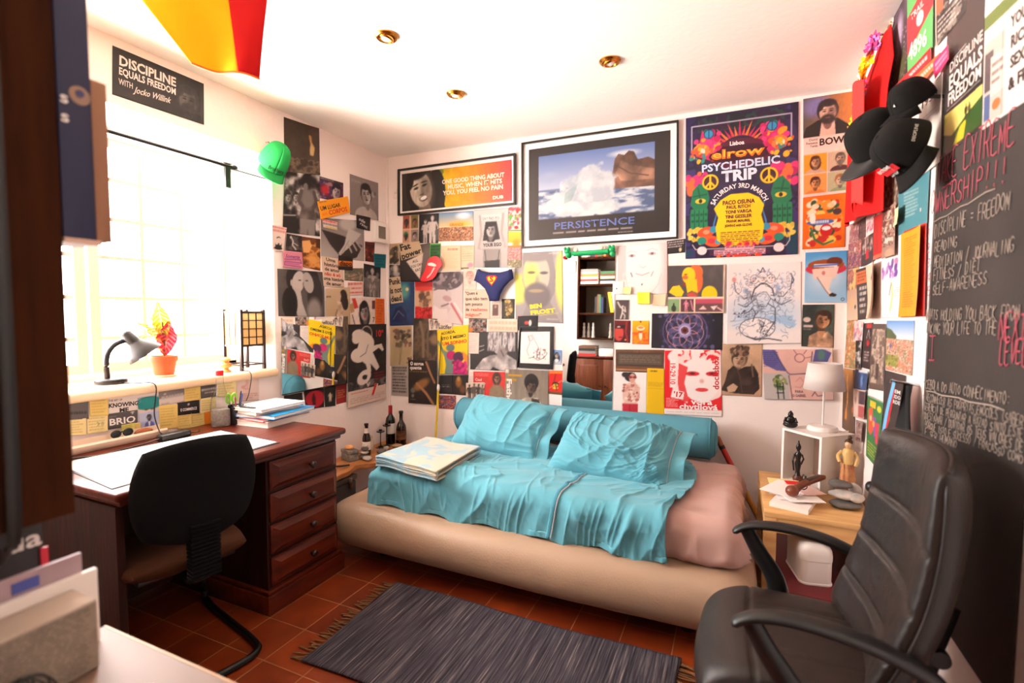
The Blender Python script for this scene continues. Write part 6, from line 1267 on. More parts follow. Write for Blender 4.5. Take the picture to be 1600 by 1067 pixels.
B_((809.6,493.6,841,493,840,516,809.6,516),[('f',(38,34,34)),('e',.45,.48,.16,.12,(206,70,60),{'soft':.5}),('e',.62,.50,.10,.2,(240,226,220),{'soft':.4}),('r',0,0,.2,.05,(220,40,40))],'black photo card with red and white centre above the ink sketch','postcard')
B_((623,380,656,377,661,397,628,407),[('f',(206,180,146)),('t','Fat',.28,.26,.36,(48,40,38),.50,'c',4,2),('t','power',.50,.74,.36,(48,40,38),.94,'c',4,2)],'slanted cutting reading Fat power','paper_cutting')
B_((607,434,626,432,631,472,612,475),[('f',(206,182,150)),('t','Punk',.50,.17,.21,(48,40,38),.90,'c',0,2),('t','is not',.52,.50,.21,(48,40,38),.96,'c',0,2),('t','dead',.48,.82,.21,(48,40,38),.88,'c',0,2)],'slanted cutting reading Punk is not dead','paper_cutting')

# ================================================================ CHALKBOARD WALL (right)
R_ = lambda q,ops,label,name='poster',**k:poster('R',q,ops,label,name,**k)
PINKS = [(150,90,96),(206,140,140),(110,84,90),(226,186,176)]
R_((1378,272,1407,262,1406,322,1378,332),[('tex',0,0,1,1,[(84,70,62),(130,106,90),(196,166,140),(100,80,70)],4,5,5),('e',.35,.2,.12,.10,(214,190,166),{'soft':.5})],'brown print of pale skull shapes behind the black caps')
R_((1406,272,1456,250,1452,349,1406,368),[('f',(74,140,152)),('t','"',.18,.28,.12,(236,206,190),None,'c',0,2),('lines',.22,.36,.72,.78,8,(170,190,190),{'fill':.55}),('t','"',.80,.78,.12,(236,206,190),None,'c',0,2)],'teal quotation poster below the black caps')
R_((1326,352,1343,345,1342,378,1326,382),[('tex',0,0,1,1,PINKS,6,6,3)],'pinkish scrap directly under the red shirt','postcard')
R_((1343,345,1355,338,1354,376,1342,380),[('tex',0,0,1,1,[(90,70,70),(150,110,104),(60,50,50)],6,9,4)],'narrow dark scrap under the red shirt','postcard')
R_((1355,340,1370,331,1368,362,1355,371),[('f',(244,226,220)),('dots',.15,.12,.85,.8,[(220,90,120),(190,60,90),(240,190,190)],40,.07,3)],'white card with a pink motif under the red shirt','card')
R_((1326,382,1349,374,1349,415,1325,422),[('tex',0,0,1,1,[(120,70,110),(206,120,110),(90,60,80),(236,190,150),(170,90,90)],6,6,8),('e',.55,.3,.14,.10,(246,206,190))],'purple and orange busy print beside the blue illustration','flyer')
R_((1349,374,1369,363,1368,407,1349,417),[('f',(74,58,58)),('tex',.1,0,.9,.6,[(74,58,58),(120,96,92),(190,160,150)],6,6,5),('p',[(.4,.5),(.6,.48),(.62,.8),(.38,.82)],(206,40,60))],'dark print with a small red patch','flyer')
R_((1370,338,1385,331,1384,400,1369,406),[('f',(196,40,40)),('l',[(.35,.2),(.40,.8)],.03,(120,60,50)),('r',0,.90,1,1,(226,110,80))],'narrow red print beside the skull collage strip','postcard')
R_((1385,326,1406,317,1404,398,1384,404),[('f',(168,130,116)),('tex',0,.05,1,.78,[(110,60,56),(214,176,150),(150,100,90),(80,60,60),(230,200,180)],7,9,3),('e',.6,.92,.3,.08,(206,160,130),{'soft':.6})],'tall tan collage strip of skulls and faces')
R_((1325,423,1343,417,1341,500,1324,501),[('g',(206,140,110),(226,200,170)),('tex',0,0,1,.4,[(206,120,90),(150,90,100),(236,190,110)],6,6,5),('e',.45,.66,.10,.12,(240,180,120),{'soft':.5}),('e',.75,.74,.05,.04,(60,50,50))],'tall tan figure print beside the blue illustration')
R_((1378,410,1413,398,1411,496,1378,497),[('f',(250,242,238)),('dots',.1,.06,.75,.3,[(150,90,180),(200,150,210),(110,70,150)],26,.05,3),('l',[(.5,.4),(.56,.62),(.46,.86)],.05,(220,220,60)),('l',[(.5,.42),(.42,.6)],.03,(90,84,90)),('lines',.62,.5,.95,.66,5,(170,160,170)),('e',.70,.06,.10,.05,(230,130,170))],'white print with purple and yellow splashes')
R_((1340,422,1360,415,1358,498,1342,500),[('f',(80,64,60)),('r',0,.06,1,.30,(222,116,60)),('lines',.1,.10,.9,.28,3,(120,50,30),{'fill':.5}),('lines',.25,.36,.8,.92,5,(236,220,206),{'fill':.55,'ragged':.1})],'brown poster with stacked white lettering and orange title')
R_((1356,416,1380,407,1378,497,1361,498),[('f',(240,206,176)),('e',.52,.26,.14,.11,(110,70,56)),('p',[(.35,.30),(.7,.28),(.74,.6),(.62,1),(.36,1),(.3,.6)],(236,190,160)),('l',[(.4,.5),(.5,.98)],.03,(180,110,84)),('dots',.3,.6,.7,.98,[(206,120,90),(240,200,170)],20,.04,3)],'curling photo of a red-haired figure',curl=.03)
R_((1416,362,1452,347,1449,494,1412,496),[('f',(214,40,30))],'red sheet peeping out behind the orange lyric sheet')
R_((1414,366,1451,350,1447,494,1411,495),[('f',(246,164,30)),('lines',.16,.08,.80,.90,30,(170,104,20),{'ragged':.45,'fill':.4})],'tall orange lyric sheet beside the chalkboard',curl=.012)
R_((1406,327,1418,318,1417,346,1405,354),[('f',(244,234,176))],'pale yellow note on the teal quotation poster','note',curl=.01)
R_((1324,500,1341,500,1339,577,1320,574),[('tex',0,0,1,1,[(226,170,120),(190,110,70),(150,150,90),(240,210,170),(206,120,60)],6,7,5)],'tall colourful painted scene low beside the lamp')
R_((1337,501,1351,503,1349,534,1335,534),[('f',(240,214,206)),('dots',.1,.1,.9,.9,[(220,110,120),(150,110,150),(250,240,236)],26,.09,3)],'pink and white scrap above the monochrome strip','postcard')
R_((1340,532,1349.5,532,1347.5,576,1339,575),[('tex',0,0,1,1,BWP,4,9,3)],'narrow monochrome strip under the pink scrap','postcard')
R_((1351,505,1366,504,1362,578,1348,574),[('f',(64,46,46)),('l',[(.35,.34),(.55,.16),(.7,.34)],.03,(236,220,214)),('e',.52,.44,.11,.07,(206,36,40)),('r',.3,.03,.85,.12,(206,60,56)),('lines',.2,.62,.7,.86,4,(214,196,190),{'fill':.6})],'dark poster with a red drop and white angle')
R_((1365,506,1387,506,1382,611,1360,607),[('f',(104,84,74)),('tex',.1,.08,.92,.9,[(120,98,86),(206,180,160),(160,134,118),(90,74,66)],5,7,6),('p',[(.38,.36),(.5,.10),(.62,.36)],(206,180,162)),('r',.42,.6,.6,.84,(80,64,58))],'sepia print of an old cathedral front')
R_((1387,501,1430,501,1426,587,1384,577),[('g',(110,160,222),(230,234,240),0,0,1,.34),('p',[(0,.14),(.2,.18),(.4,.30),(.4,.4),(0,.5)],(96,106,70)),('tex',0,.36,1,1,[(206,130,96),(236,200,176),(176,96,70),(240,224,206),(150,130,90)],9,14,5),('tex',0,.68,.5,.9,[(150,150,70),(190,180,90),(120,110,60)],8,8,4),('e',.2,.5,.06,.06,(90,120,170))],'city rooftops photo under a blue sky beside the chalkboard')
R_((1320,575,1338,578,1336,681,1317.5,668),[('f',(110,76,50)),('n',.2,5,5),('g',(206,140,70),(96,64,46),0,0,.8,.4),('l',[(.35,.1),(.45,.5),(.3,.8)],.05,(236,160,70)),('e',.35,.74,.07,.09,(250,150,50),{'soft':.6}),('e',.85,.62,.05,.05,(226,110,50),{'soft':.5})],'tall brown print of glowing flames above the figurine')
R_((1341,577,1360,580,1357,610,1340,607),[('f',(60,84,130)),('e',.6,.55,.2,.3,(120,160,220),{'soft':.7}),('r',.3,0,1,.14,(236,240,246)),('e',.7,.5,.08,.14,(40,50,84),{'soft':.5})],'blue card above the small faces strip','postcard')
R_((1339,607,1357,611,1355,656,1338,651),[('f',(224,190,176)),('r',.5,.05,1,.5,(84,60,70)),('r',.05,.1,.45,.9,(240,206,190)),('r',.5,.55,1,.95,(190,90,90)),('e',.25,.4,.12,.12,(206,140,120),{'soft':.6})],'strip of small pink and dark photos')
R_((1344,656,1354.5,660,1352,692,1343,688),[('tex',0,0,1,1,[(150,110,104),(206,170,160),(110,80,80)],5,7,3)],'small mauve scrap above the figurine head','postcard')
R_((1383,578,1417,587,1410,706,1379,693),[('f',(66,54,52)),('n',.15,4,4),('e',.45,.10,.02,.015,(220,206,200)),('t','NEM',.62,.24,.045,(240,228,222),.42,'c',0,1.6),('t','TUDO',.62,.31,.045,(240,228,222),.46,'c',0,1.6),('t','ARDE',.62,.38,.045,(240,228,222),.44,'c',0,1.6),('e',.3,.62,.1,.06,(130,130,70),{'soft':.7})],'dark brown poster behind the hanging lanyards')
R_((1358,617,1382,628,1374,734,1355,712),[('f',(60,130,74)),('r',0,0,1,.02,(220,214,190)),('r',.22,.06,.60,.16,(236,200,50)),('e',.80,.14,.10,.05,(226,220,60)),('p',[(.15,.2),(.4,.16),(.5,.5),(.3,.62),(.12,.55)],(226,90,60)),('p',[(.45,.3),(.62,.28),(.7,.5),(.55,.62)],(150,90,180)),('p',[(.62,.36),(.86,.34),(.84,.66),(.66,.66)],(220,60,90)),('e',.5,.4,.06,.05,(240,180,70)),('e',.3,.34,.06,.05,(250,210,160)),('lines',.12,.72,.85,.95,5,(230,200,60),{'fill':.5})],'green poster of bright dancing shapes beside the lanyards')
# upper right cluster
gx = [('g',(90,70,84),(70,58,60)),('n',.3,5,5,4),('e',.45,.35,.14,.20,(190,170,196),{'soft':.9}),('e',.5,.62,.08,.10,(200,180,190),{'soft':.9}),('dots',0,.35,1,.98,[(220,190,196),(240,220,220),(190,150,170)],160,.008,5),('e',.6,.75,.2,.15,(96,90,60),{'soft':.9})]
R_((1398,24,1424,-25,1422,122,1384,168),gx,'dark starry galaxy poster below the ceiling corner')
R_((1386,33,1399,35,1386,76,1376,67),[('f',(226,196,160)),('lines',.1,.1,.9,.9,3,(90,66,54),{'fill':.6})],'small beige ticket stuck up beside the galaxy poster','ticket',cat='ticket')
R_((1484,-6,1543,-66,1537,199,1473,248),[('f',(66,58,56)),('n',.08,3,3),('l',[(.18,.43),(.56,.405)],.006,(230,214,206)),('t','DISCIPLINE',.55,.455,.060,(236,222,214),.84,'c',3,.8),('t','EQUALS',.55,.555,.085,(240,226,218),.84,'c',2,1.6),('t','FREEDOM',.54,.655,.075,(240,226,218),.84,'c',2,1.4),('l',[(.10,.72),(.92,.70)],.004,(220,204,196)),('g',(236,216,110),(60,110,50),.04,.74,.97,.97),('p',[(.04,.80),(.30,.745),(.97,.735),(.97,.80),(.40,.90),(.04,.90)],(240,220,120)),('p',[(.04,.97),(.04,.86),(.26,.90),(.60,.84),(.97,.80),(.97,.97)],(58,92,44)),('p',[(.3,.97),(.46,.88),(.62,.86),(.56,.97)],(206,196,50)),('fig',.60,.77,.87,(50,50,36),{}),('fig',.68,.775,.87,(60,56,40),{})],'black poster reading DISCIPLINE EQUALS FREEDOM over a yellow field',mats=M['gloss'])
R_((1545,-70,1660,-190,1660,122,1539,203),[('g',(120,140,200),(220,220,236),0,0,1,.30),('p',[(0,.36),(0,.44),(1,.42),(1,.33)],(110,130,60)),('p',[(0,.44),(1,.42),(1,1),(0,1)],(238,226,218)),('r',.02,.52,.34,.98,(206,190,180)),('r',.02,.58,.16,.80,(104,90,90)),('r',.12,.62,.34,.84,(236,214,200)),('lines',.14,.66,.32,.80,3,(120,104,100),{'fill':.5}),('r',.02,.82,.12,.96,(96,110,150)),('e',.22,.9,.05,.03,(220,120,70)),('l',[(.30,.42),(.30,.98)],.004,(60,54,54)),('t','YOU',.42,.515,.062,(60,48,46),.22,'l',0,2),('t','RICH',.42,.625,.062,(60,48,46),.26,'l',0,2),('t','SEXY',.42,.735,.062,(60,48,46),.26,'l',0,2),('t','& FREE',.40,.85,.062,(60,48,46),.40,'l',0,2)],'white poster with bold slogan and blue sky at the picture edge',mats=M['gloss'])
R_((1440,148,1479,112,1473,252,1438,280),[('f',(240,226,216)),('t','1936',.46,.16,.085,(60,48,46),.74,'c',0,1.2),('lines',.2,.32,.9,.4,2,(190,176,190))],'white race number 1936 behind the black caps','race_number',cat='race number')
R_((1464,-40,1513,-92,1511,18,1466,73),[('f',(76,66,64)),('r',.02,0,.05,1,(226,206,190)),('tex',.06,.1,1,1,[(76,66,64),(60,52,50),(150,134,124)],7,12,4),('t','20',.64,.52,.17,(244,234,228),.32,'c',8,1.4),('r',.05,.36,.3,.60,(206,110,80)),('lines',.1,.68,.9,.95,4,(226,210,200),{'fill':.4})],'black race number with a white 20','race_number',cat='race number')
R_((1422,-50,1463,-92,1462,73,1422,112),[('f',(110,190,110)),('t','7',.35,.30,.12,(244,240,230),.2,'c',20,1.6),('p',[(0,.52),(.96,.34),(1,.60),(0,.86)],(230,60,66)),('lines',.1,.56,.5,.60,1,(250,220,214),{'ragged':0}),('p',[(0,.50),(1,.26),(1,.60),(0,.78)],(232,64,70)),('t','4896',.44,.84,.15,(246,240,234),.74,'c',0,1.2),('e',.52,.60,.10,.07,(246,230,226)),('t','TRAIL',.42,.50,.06,(246,226,220),.5,'c',6,1)],'green and red race number 4896','race_number',cat='race number')
R_((1403,134,1461,72,1461,93,1424,131),[('f',(224,46,50)),('lines',.35,.3,.9,.8,1,(250,220,214),{'ragged':0,'fill':.7})],'red race strip below the green race number','race_number',cat='race number')
R_((1427,127,1478,80,1480,92,1441,139),[('f',(242,110,60)),('lines',.25,.35,.85,.75,1,(250,214,200),{'ragged':0,'fill':.8}),('e',.12,.5,.2,.24,(250,180,150))],'orange race wristband slanting below the red strip','race_number',cat='race number')
R_((1469,96,1491,68,1494,90,1470.5,123),[('f',(232,50,110)),('lines',.15,.25,.9,.8,2,(250,180,200),{'ragged':.1,'fill':.6})],'bright pink slip over the black slogan poster','race_number',cat='race number')

# ---- chalkboard
BY0,BY1,BZ0,BZ1 = 1.352,1.965,.483,1.815
cb = thing('chalkboard','large blackboard covered in pink and white chalk handwriting','chalkboard',(XR,(BY0+BY1)/2,BZ0))
def chalk_mat():
    m = mat('chalkboard_black',(50,44,42),rough=.75,spec=.25,col2=(66,58,55),vscale=2.5,bump=.05,bscale=90)
    return m
MB().box(XR-.004,XR-.0005,BY0,BY1,BZ0,BZ1).build('board',chalk_mat(),cb)
MB().box(XR-.0055,XR-.0005,BY1-.012,BY1+.004,BZ0,BZ1).build('edge_tape',mat('clear_tape',(84,76,72),rough=.4),cb)
CH = {'p':mat('pink_chalk',(186,92,104),rough=.95,spec=0),'w':mat('white_chalk',(168,152,140),rough=.95,spec=0)}
STK = {'A':'a0,6 2,0 4,6|1,4 3,4','B':'0,0 0,6 3,6 4,4.5 3,3 0,3|3,3 3.6,1.5 2.8,0 0,0','C':'4,1 2,0 0,2 0,4 2,6 4,5','D':'0,0 0,6 2.5,5.5 4,3 2.5,.4 0,0','E':'4,0 0,0 0,6 4,6|0,3 3,3','F':'4,0 0,0 0,6|0,3 3,3','G':'4,1 2,0 0,2 0,4 2,6 4,5 4,3.4 2.4,3.4','H':'0,0 0,6|4,0 4,6|0,3 4,3','I':'2,0 2,6','J':'4,0 4,5 2.5,6 .5,5','K':'0,0 0,6|4,0 0,3.2 4,6','L':'0,0 0,6 4,6','M':'0,6 .4,0 2,4 3.6,0 4,6','N':'0,6 0,0 4,6 4,0','O':'2,0 0,2 0,4 2,6 4,4 4,2 2,0','P':'0,6 0,0 3,0 4,1.6 3,3.2 0,3.2','Q':'2,0 0,2 0,4 2,6 4,4 4,2 2,0|2.6,4.4 4.2,6.4','R':'0,6 0,0 3,0 4,1.6 3,3.2 0,3.2|1.8,3.2 4,6','S':'4,.8 2,0 .4,1.2 1,2.6 3.4,3.6 3.8,5 2,6 0,5.2','T':'0,0 4,0|2,0 2,6','U':'0,0 0,4.6 2,6 4,4.6 4,0','V':'0,0 2,6 4,0','W':'0,0 1,6 2,2 3,6 4,0','X':'0,0 4,6|4,0 0,6','Y':'0,0 2,3 4,0|2,3 2,6','Z':'0,0 4,0 0,6 4,6','1':'1,1 2,0 2,6','2':'0,1 2,0 4,1.5 0,6 4,6','3':'0,.5 3,0 3.6,1.6 1.6,2.8 4,4.4 2.4,6 0,5.4','4':'3,6 3,0 0,4 4,4','5':'4,0 .6,0 .4,2.6 3,2.6 4,4.2 2.6,6 0,5.4','!':'2,0 2,4|2,5.4 2,6','/':'4,-.5 0,6.5','-':'.6,3.2 3.4,3.2','=':'.4,2.2 3.6,2.2|.4,4 3.6,4',':':'2,1.8 2,2.4|2,4.8 2,5.4','(':'3,-.4 1.6,2 1.6,4 3,6.4'}
STK['A'] = STK['A'][1:]
def chalk(txt,a,b,h,col,seed,wt=1.0):
    """hand-drawn chalk capitals from point a to point b on the board, letter height h"""
    p0,p1 = on_wall(*a,'R'),on_wall(*b,'R');d = p1-p0;n = len(txt);rg = random.Random(seed);m = MB()
    for i,ch_ in enumerate(txt):
        if ch_ not in STK:continue
        x0 = (i+.12)/n;cw = .72/n;dz = rg.uniform(-.08,.08)*h;k = h*rg.uniform(.84,1.10);sl = rg.uniform(.02,.14)
        for st in STK[ch_].split('|'):
            pts = [tuple(map(float,q.split(','))) for q in st.split()]
            W3 = []
            for (x,y) in pts:
                yy = 1-y/6;f = x0+cw*(x+rg.uniform(-.25,.25))/4;q = p0+d*f
                W3.append((XR-.0066,q.y-sl*yy*h*.5,q.z+dz+yy*k+rg.uniform(-.02,.02)*h))
            if len(W3) > 2:W3 = smoothpath(W3,2)
            m.sweep(W3,.00135*wt,.0007,n=5,up=(1,0,0))
    return m.build('chalk_writing',CH[col],cb,auto=0,recalc=False)
def chalk_line(a,b,w,col):
    p0,p1 = on_wall(*a,'R'),on_wall(*b,'R');pts = []
    for k in range(9):
        q = p0.lerp(p1,k/8);pts.append((XR-.006,q.y,q.z+.0025*math.sin(k*2.1)))
    MB().sweep(pts,w,.0006,n=5,up=(1,0,0)).build('chalk_line',CH[col],cb,auto=0)
chalk('TAKE EXTREME',(1467,289),(1592,222),.078,'p',1,1.5)
chalk('OWNERSHIP!!!',(1457,338),(1580,280),.066,'p',2,1.5)
chalk_line((1463,347),(1560,293),.0016,'w')
chalk_line((1476,294),(1494,282),.002,'p')
chalk('DISCIPLINE = FREEDOM',(1464,371),(1584,325),.040,'w',3)
chalk('READING',(1464,393),(1500,384),.032,'w',4)
chalk('MEDITATION / JOURNALING',(1463,418),(1590,393),.034,'w',5)
chalk('FITNESS / DIET',(1462,440),(1537,422),.033,'w',6)
chalk('SELF-AWARENESS',(1461,461),(1548,442),.033,'w',7)
for k,(y,yy) in enumerate(((372,0),(394,0),(418,0),(440,0),(462,0))):chalk(str(k+1),(1452.5,y),(1457.5,y-1),.028,'p',8+k)
chalk('WHATS HOLDING YOU BACK FROM',(1450,500),(1600,500),.034,'w',14)
chalk('TAKING YOUR LIFE TO THE',(1450,521),(1563,524),.034,'w',15)
chalk('NEXT',(1565,530),(1610,532),.060,'p',16,1.8)
chalk('LEVEL',(1566,568),(1612,572),.056,'p',17,1.6)
chalk_line((1456,525),(1466,525),.002,'p');chalk_line((1461,526),(1459.5,562),.002,'p');chalk_line((1455,563),(1464,563),.002,'p')
chalk('CEBOLA DO AUTO CONHECIMENTO:',(1450,607),(1585,634),.028,'w',18)
chalk_line((1451,611),(1575,640),.0022,'w')
chalk('RECONHECER AS PROPRIAS EMOCOES (SABER',(1451,626),(1605,668),.024,'w',19,.72)
chalk('GERENCIA DE PERGUNTAR A RAZAO SINTO ESTE',(1448,640),(1605,688),.023,'w',20,.72)
chalk('QUESTIONAR / DUVIDAR OS TEUS VALORES DE',(1448,654),(1605,707),.023,'w',21,.72)
chalk('PORQUE ISTO E SUCESSO / FRACASSO COMO',(1449,668),(1605,726),.022,'w',22,.72)
chalk('E SER HUMANO',(1449,681),(1500,701),.022,'w',23,.72)
for k,y in enumerate((604,625,639,652)):chalk('-',(1445,y),(1449,y+1),.03,'w',24+k)

# ================================================================ SMALL THINGS
def frame(c,x,y,z):
    m = Matrix.Identity(4)
    for i,a in enumerate((x,y,z)):
        a = Vector(a).normalized()
        for j in range(3):m[j][i] = a[j]
    m.translation = Vector(c);return m
def xf(mb,T,k0=0):
    for i in range(k0,len(mb.v)):mb.v[i] = tuple(T @ Vector(mb.v[i]))
    return mb
def letters(txt,T,h,w=None,name='lettering',mat_=None,parent=None,bold=1):
    """flat lettering in the local xy plane of T, centred"""
    tv,tf,tw,cx = text_outline(txt,bold)
    k = (w/(tw*h) if w else 1.0)
    m = MB();m.add([T @ Vector(((x-tw/2)*h*k,(y-.5)*h,0)) for x,y in tv],tf)
    return m.build(name,mat_,parent,auto=0,recalc=False)

# ---- caps
def cap(name,label,c,front,up,mcol,group=None,squash=1.0,mvisor=None,k=1.0):
    front = Vector(front).normalized();up = Vector(up);up = (up-front*up.dot(front)).normalized();left = up.cross(front)
    T = frame(c,front,left,up) @ Matrix.Scale(k,4)
    root = thing(name,label,'cap',c,group)
    nu,nv = 48,16;rows = []
    for i in range(nv+1):
        a = PI/2*i/nv;row = []
        for j in range(nu):
            t = 2*PI*j/nu;r = math.cos(a)**.62
            seam = 1-.012*(1 if (j % 8 == 0) else 0)*math.sin(a*2)
            fz = .118*math.sin(a)**1.05*(1+.10*math.cos(t)*math.cos(a))
            row.append((.098*r*math.cos(t)*seam,.080*r*math.sin(t)*seam,fz*squash))
        rows.append(row+[row[0]])
    m = MB();m.grid(np.array(rows));xf(m,T);m.build('crown',mcol,root,auto=60,solid=.002,recalc=False)
    vis = []
    for i in range(9):
        u = i/8;row = []
        for j in range(25):
            s = -1+2*j/24;ang = s*1.12
            x0,y0 = .096*math.cos(ang),.079*math.sin(ang)
            ext = .072*(1-abs(s)**2.6)**.5*u
            row.append((x0+ext,y0*(1+.02*u),-.030*(s*s)*u**.8*1.0-.012*u+.004))
        vis.append(row)
    m = MB();m.grid(np.array(vis));xf(m,T);m.build('visor',mvisor or mcol,root,auto=60,solid=.004,recalc=False)
    m = MB();m.ell((0,0,.119*squash),.008,.008,.004,12,6);xf(m,T);m.build('button',mcol,root)
    return root,T
M['greencap'] = mat('green_cap_cotton',(38,160,78),rough=.85,spec=.2,bump=.1,bscale=200)
M['greenvisor'] = mat('green_cap_visor',(32,138,68),rough=.85,spec=.2)
M['blackcap'] = mat('black_cap_cotton',(22,20,19),rough=.9,spec=.2,bump=.1,bscale=200)
M['greycap'] = mat('charcoal_cap_visor',(44,41,40),rough=.6,spec=.35)
M['ink'] = mat('black_lettering',(20,30,24),rough=.8);M['inkwhite'] = mat('white_lettering',(224,216,208),rough=.8);M['inkred'] = mat('red_patch',(200,26,34),rough=.8)
g,T = cap('baseball_cap','bright green cap hanging on the wall beside the window',(XL+.050,2.150,2.195),(.62,-.42,-.72),(.55,0,.84),M['greencap'],mvisor=M['greenvisor'],squash=1.25)
letters('Brothers',T @ frame((.100,0,.036),(0,1,.0),(-.22,0,1),(1,0,.22)),.020,.085,'cap_lettering',M['ink'],g,1)
m = MB();m.cyl((XL,2.155,2.335),(XL+.02,2.155,2.335),.004,n=8);m.ell((XL+.02,2.155,2.335),.007,.007,.007,8,6);m.build('nail',M['chrome'],g)
GC = 'black caps hanging on the chalkboard wall'
c3,T = cap('baseball_cap','black cap with small white logo, highest of the hanging caps',(.490,1.98,2.005),(-.75,-.25,-.55),(-.45,-.35,.8),M['blackcap'],GC,k=.66)
letters('▲',T @ frame((.096,.02,.05),(0,1,0),(-.2,0,1),(1,0,.2)),.012,.014,'cap_logo',M['inkwhite'],c3,0)
c1,T = cap('baseball_cap','charcoal cap whose smooth visor points into the room',(.435,2.10,1.935),(-.70,.10,-.72),(-.72,-.45,.45),M['blackcap'],GC,mvisor=M['greycap'],k=.95)
c2,T = cap('baseball_cap','black cap with red and white front lettering hanging visor down',(.472,1.90,1.845),(-.22,-.42,-.88),(-.95,-.30,.30),M['blackcap'],GC,k=.90)
fr = lambda s,z,dz:T @ frame((.098*math.cos(s)+.003,.080*math.sin(s),z),(-.6*math.sin(s),1,0),(-.28,0,1),(1,.0,.28))
for k,(tx,mm) in enumerate((('EXTREME',M['inkwhite']),('OWN',M['inkwhite']),('SHIP',M['inkwhite']))):
    letters(tx,fr(-.25,.062-k*.018,0),.012,.052 if k == 0 else .036,'cap_lettering',mm,c2,1.5)
m = MB();q = fr(-.15,.046,0);m.add([q @ Vector((x,y,-.0008)) for x,y in ((-.03,-.012),(.03,-.012),(.03,.016),(-.03,.016))],[(0,1,2,3)]);m.build('red_patch',M['inkred'],c2)
letters('DISCIPLINE',T @ frame((.02,.083,.05),(-1,0,0),(0,-.25,1),(0,1,.25)),.009,.07,'cap_lettering',M['inkwhite'],c2,.6)
m = MB()
m.cyl((XR,1.95,2.005),(XR-.07,1.95,2.015),.006,n=8);m.ell((XR-.07,1.95,2.016),.009,.009,.009,8,6)
o = m.build('wall_hook',M['black']);props(o,'black wall hook behind the hanging black caps','hook')

# ---- red shirt in the corner with a flower garland over it
rs = thing('red_shirt','bright red shirt hanging in the corner by the portrait poster','shirt',(.50,2.75,1.77))
nu,nv = 70,90
U_,V_ = np.meshgrid(np.linspace(0,1,nu),np.linspace(0,1,nv),indexing='ij')
ya = np.interp(V_,[0,.10,.22,.35,1],[2.50,2.46,2.40,2.44,2.42]);yb = np.interp(V_,[0,.06,.14,.24,.7,1],[2.66,2.86,3.04,3.12,3.15,3.17])
Yc = ya*(1-U_)+yb*U_;Zc = 2.50-V_*(.745+.06*U_*0)+.05*U_*(V_ > .0)*V_
fold = .5+.5*np.sin(U_*17+1.2+V_*1.5)
Xc = XR-.022-.045*np.sin(U_*PI)*np.clip(V_*3,.15,1)-.022*fold*np.clip(V_*2,.1,1)
m = MB();m.grid(np.stack([Xc,Yc,Zc],-1));m.build('shirt_cloth',M['red'],rs,auto=0,solid=.003,recalc=False)
sl = MB();U2,V2 = np.meshgrid(np.linspace(0,1,24),np.linspace(0,1,40),indexing='ij')
sl.grid(np.stack([XR-.105-.02*np.sin(U2*PI)+.02*V2,2.50+.20*U2+.03*V2,2.30-.50*V2+.03*np.sin(U2*3)],-1));sl.build('sleeve',mat('pinkish_red_cloth',(214,60,56),rough=.8,spec=.2),rs,auto=0,solid=.003,recalc=False)  # sleeve in a paler, pinker red than the shirt cloth
MB().cyl((XR,2.60,2.505),(XR-.05,2.60,2.515),.005,n=8).build('nail',M['chrome'],rs)
ga = thing('flower_garland','artificial flower garland draped down the red shirt','garland',(.45,2.72,2.2))
FC = {'pink':(226,70,130),'lilac':(190,130,210),'yellow':(250,216,40),'orange':(250,150,20),'white':(244,230,236)}
for k_,v_ in FC.items():M['fl_'+k_] = mat('petal_'+k_,v_,rough=.8,spec=.2)
path = smoothpath([(.505,2.60,2.50),(.490,2.63,2.44),(.478,2.65,2.37),(.470,2.66,2.30),(.462,2.66,2.23),(.455,2.66,2.17),(.448,2.66,2.12)],4)
seq = ['pink','lilac','pink','lilac','yellow','yellow','orange','yellow','orange','white','pink','white','lilac','pink','white','lilac','yellow','orange','lilac','yellow','yellow','yellow','orange','yellow','yellow']
for i,p_ in enumerate(path):
    m = MB();ax = Vector((-1,random.uniform(-.9,.3),random.uniform(-.4,.5))).normalized();a = ax.orthogonal().normalized();b = ax.cross(a)
    for k in range(7):
        t = 2*PI*k/7+random.random()*.3;d_ = a*math.cos(t)+b*math.sin(t);e_ = ax.cross(d_);r_ = random.uniform(.028,.036)
        pts = [p_+ax*.0,p_+d_*r_*.5+e_*r_*.30+ax*.008,p_+d_*r_+e_*r_*.18+ax*random.uniform(.004,.016),p_+d_*r_-e_*r_*.18+ax*random.uniform(.004,.016),p_+d_*r_*.5-e_*r_*.30+ax*.008]
        m.add(pts,[(0,1,2),(0,2,3),(0,3,4)])
    m.build('blossom',M['fl_'+seq[i % len(seq)]],ga,auto=0,recalc=False)
MB().sweep(path,.003,n=6).build('string',M['white'],ga)

# ---- lanyards and bag on the chalkboard wall
def ribbon(pts,w,th=.002):
    P_ = smoothpath(pts,8);vs = []
    return P_
ln = [('red',(214,22,26),[(.500,2.085,1.118),(.495,2.10,1.02),(.49,2.17,.88),(.495,2.24,.74),(.50,2.285,.62)],.020,'red lanyard ribbon hanging with the blue straps'),
      ('navy',(36,46,96),[(.492,2.045,1.122),(.482,2.065,1.02),(.478,2.13,.86),(.482,2.20,.72),(.49,2.25,.60)],.014,'navy strap hanging between the red and pale blue straps'),
      ('sky',(104,170,214),[(.486,2.025,1.122),(.474,2.04,1.02),(.468,2.08,.86),(.472,2.13,.72),(.48,2.17,.60)],.016,'pale blue strap hanging in front of the black bag')]
for nm,colr,pts,w,lab in ln:
    m = MB();m.sweep(smoothpath(pts,8),w,.0015,n=8,up=(1,0,0));o = m.build('lanyard',mat('strap_'+nm,colr,rough=.7),None,auto=60);props(o,lab,'lanyard','straps on the chalkboard wall hook')
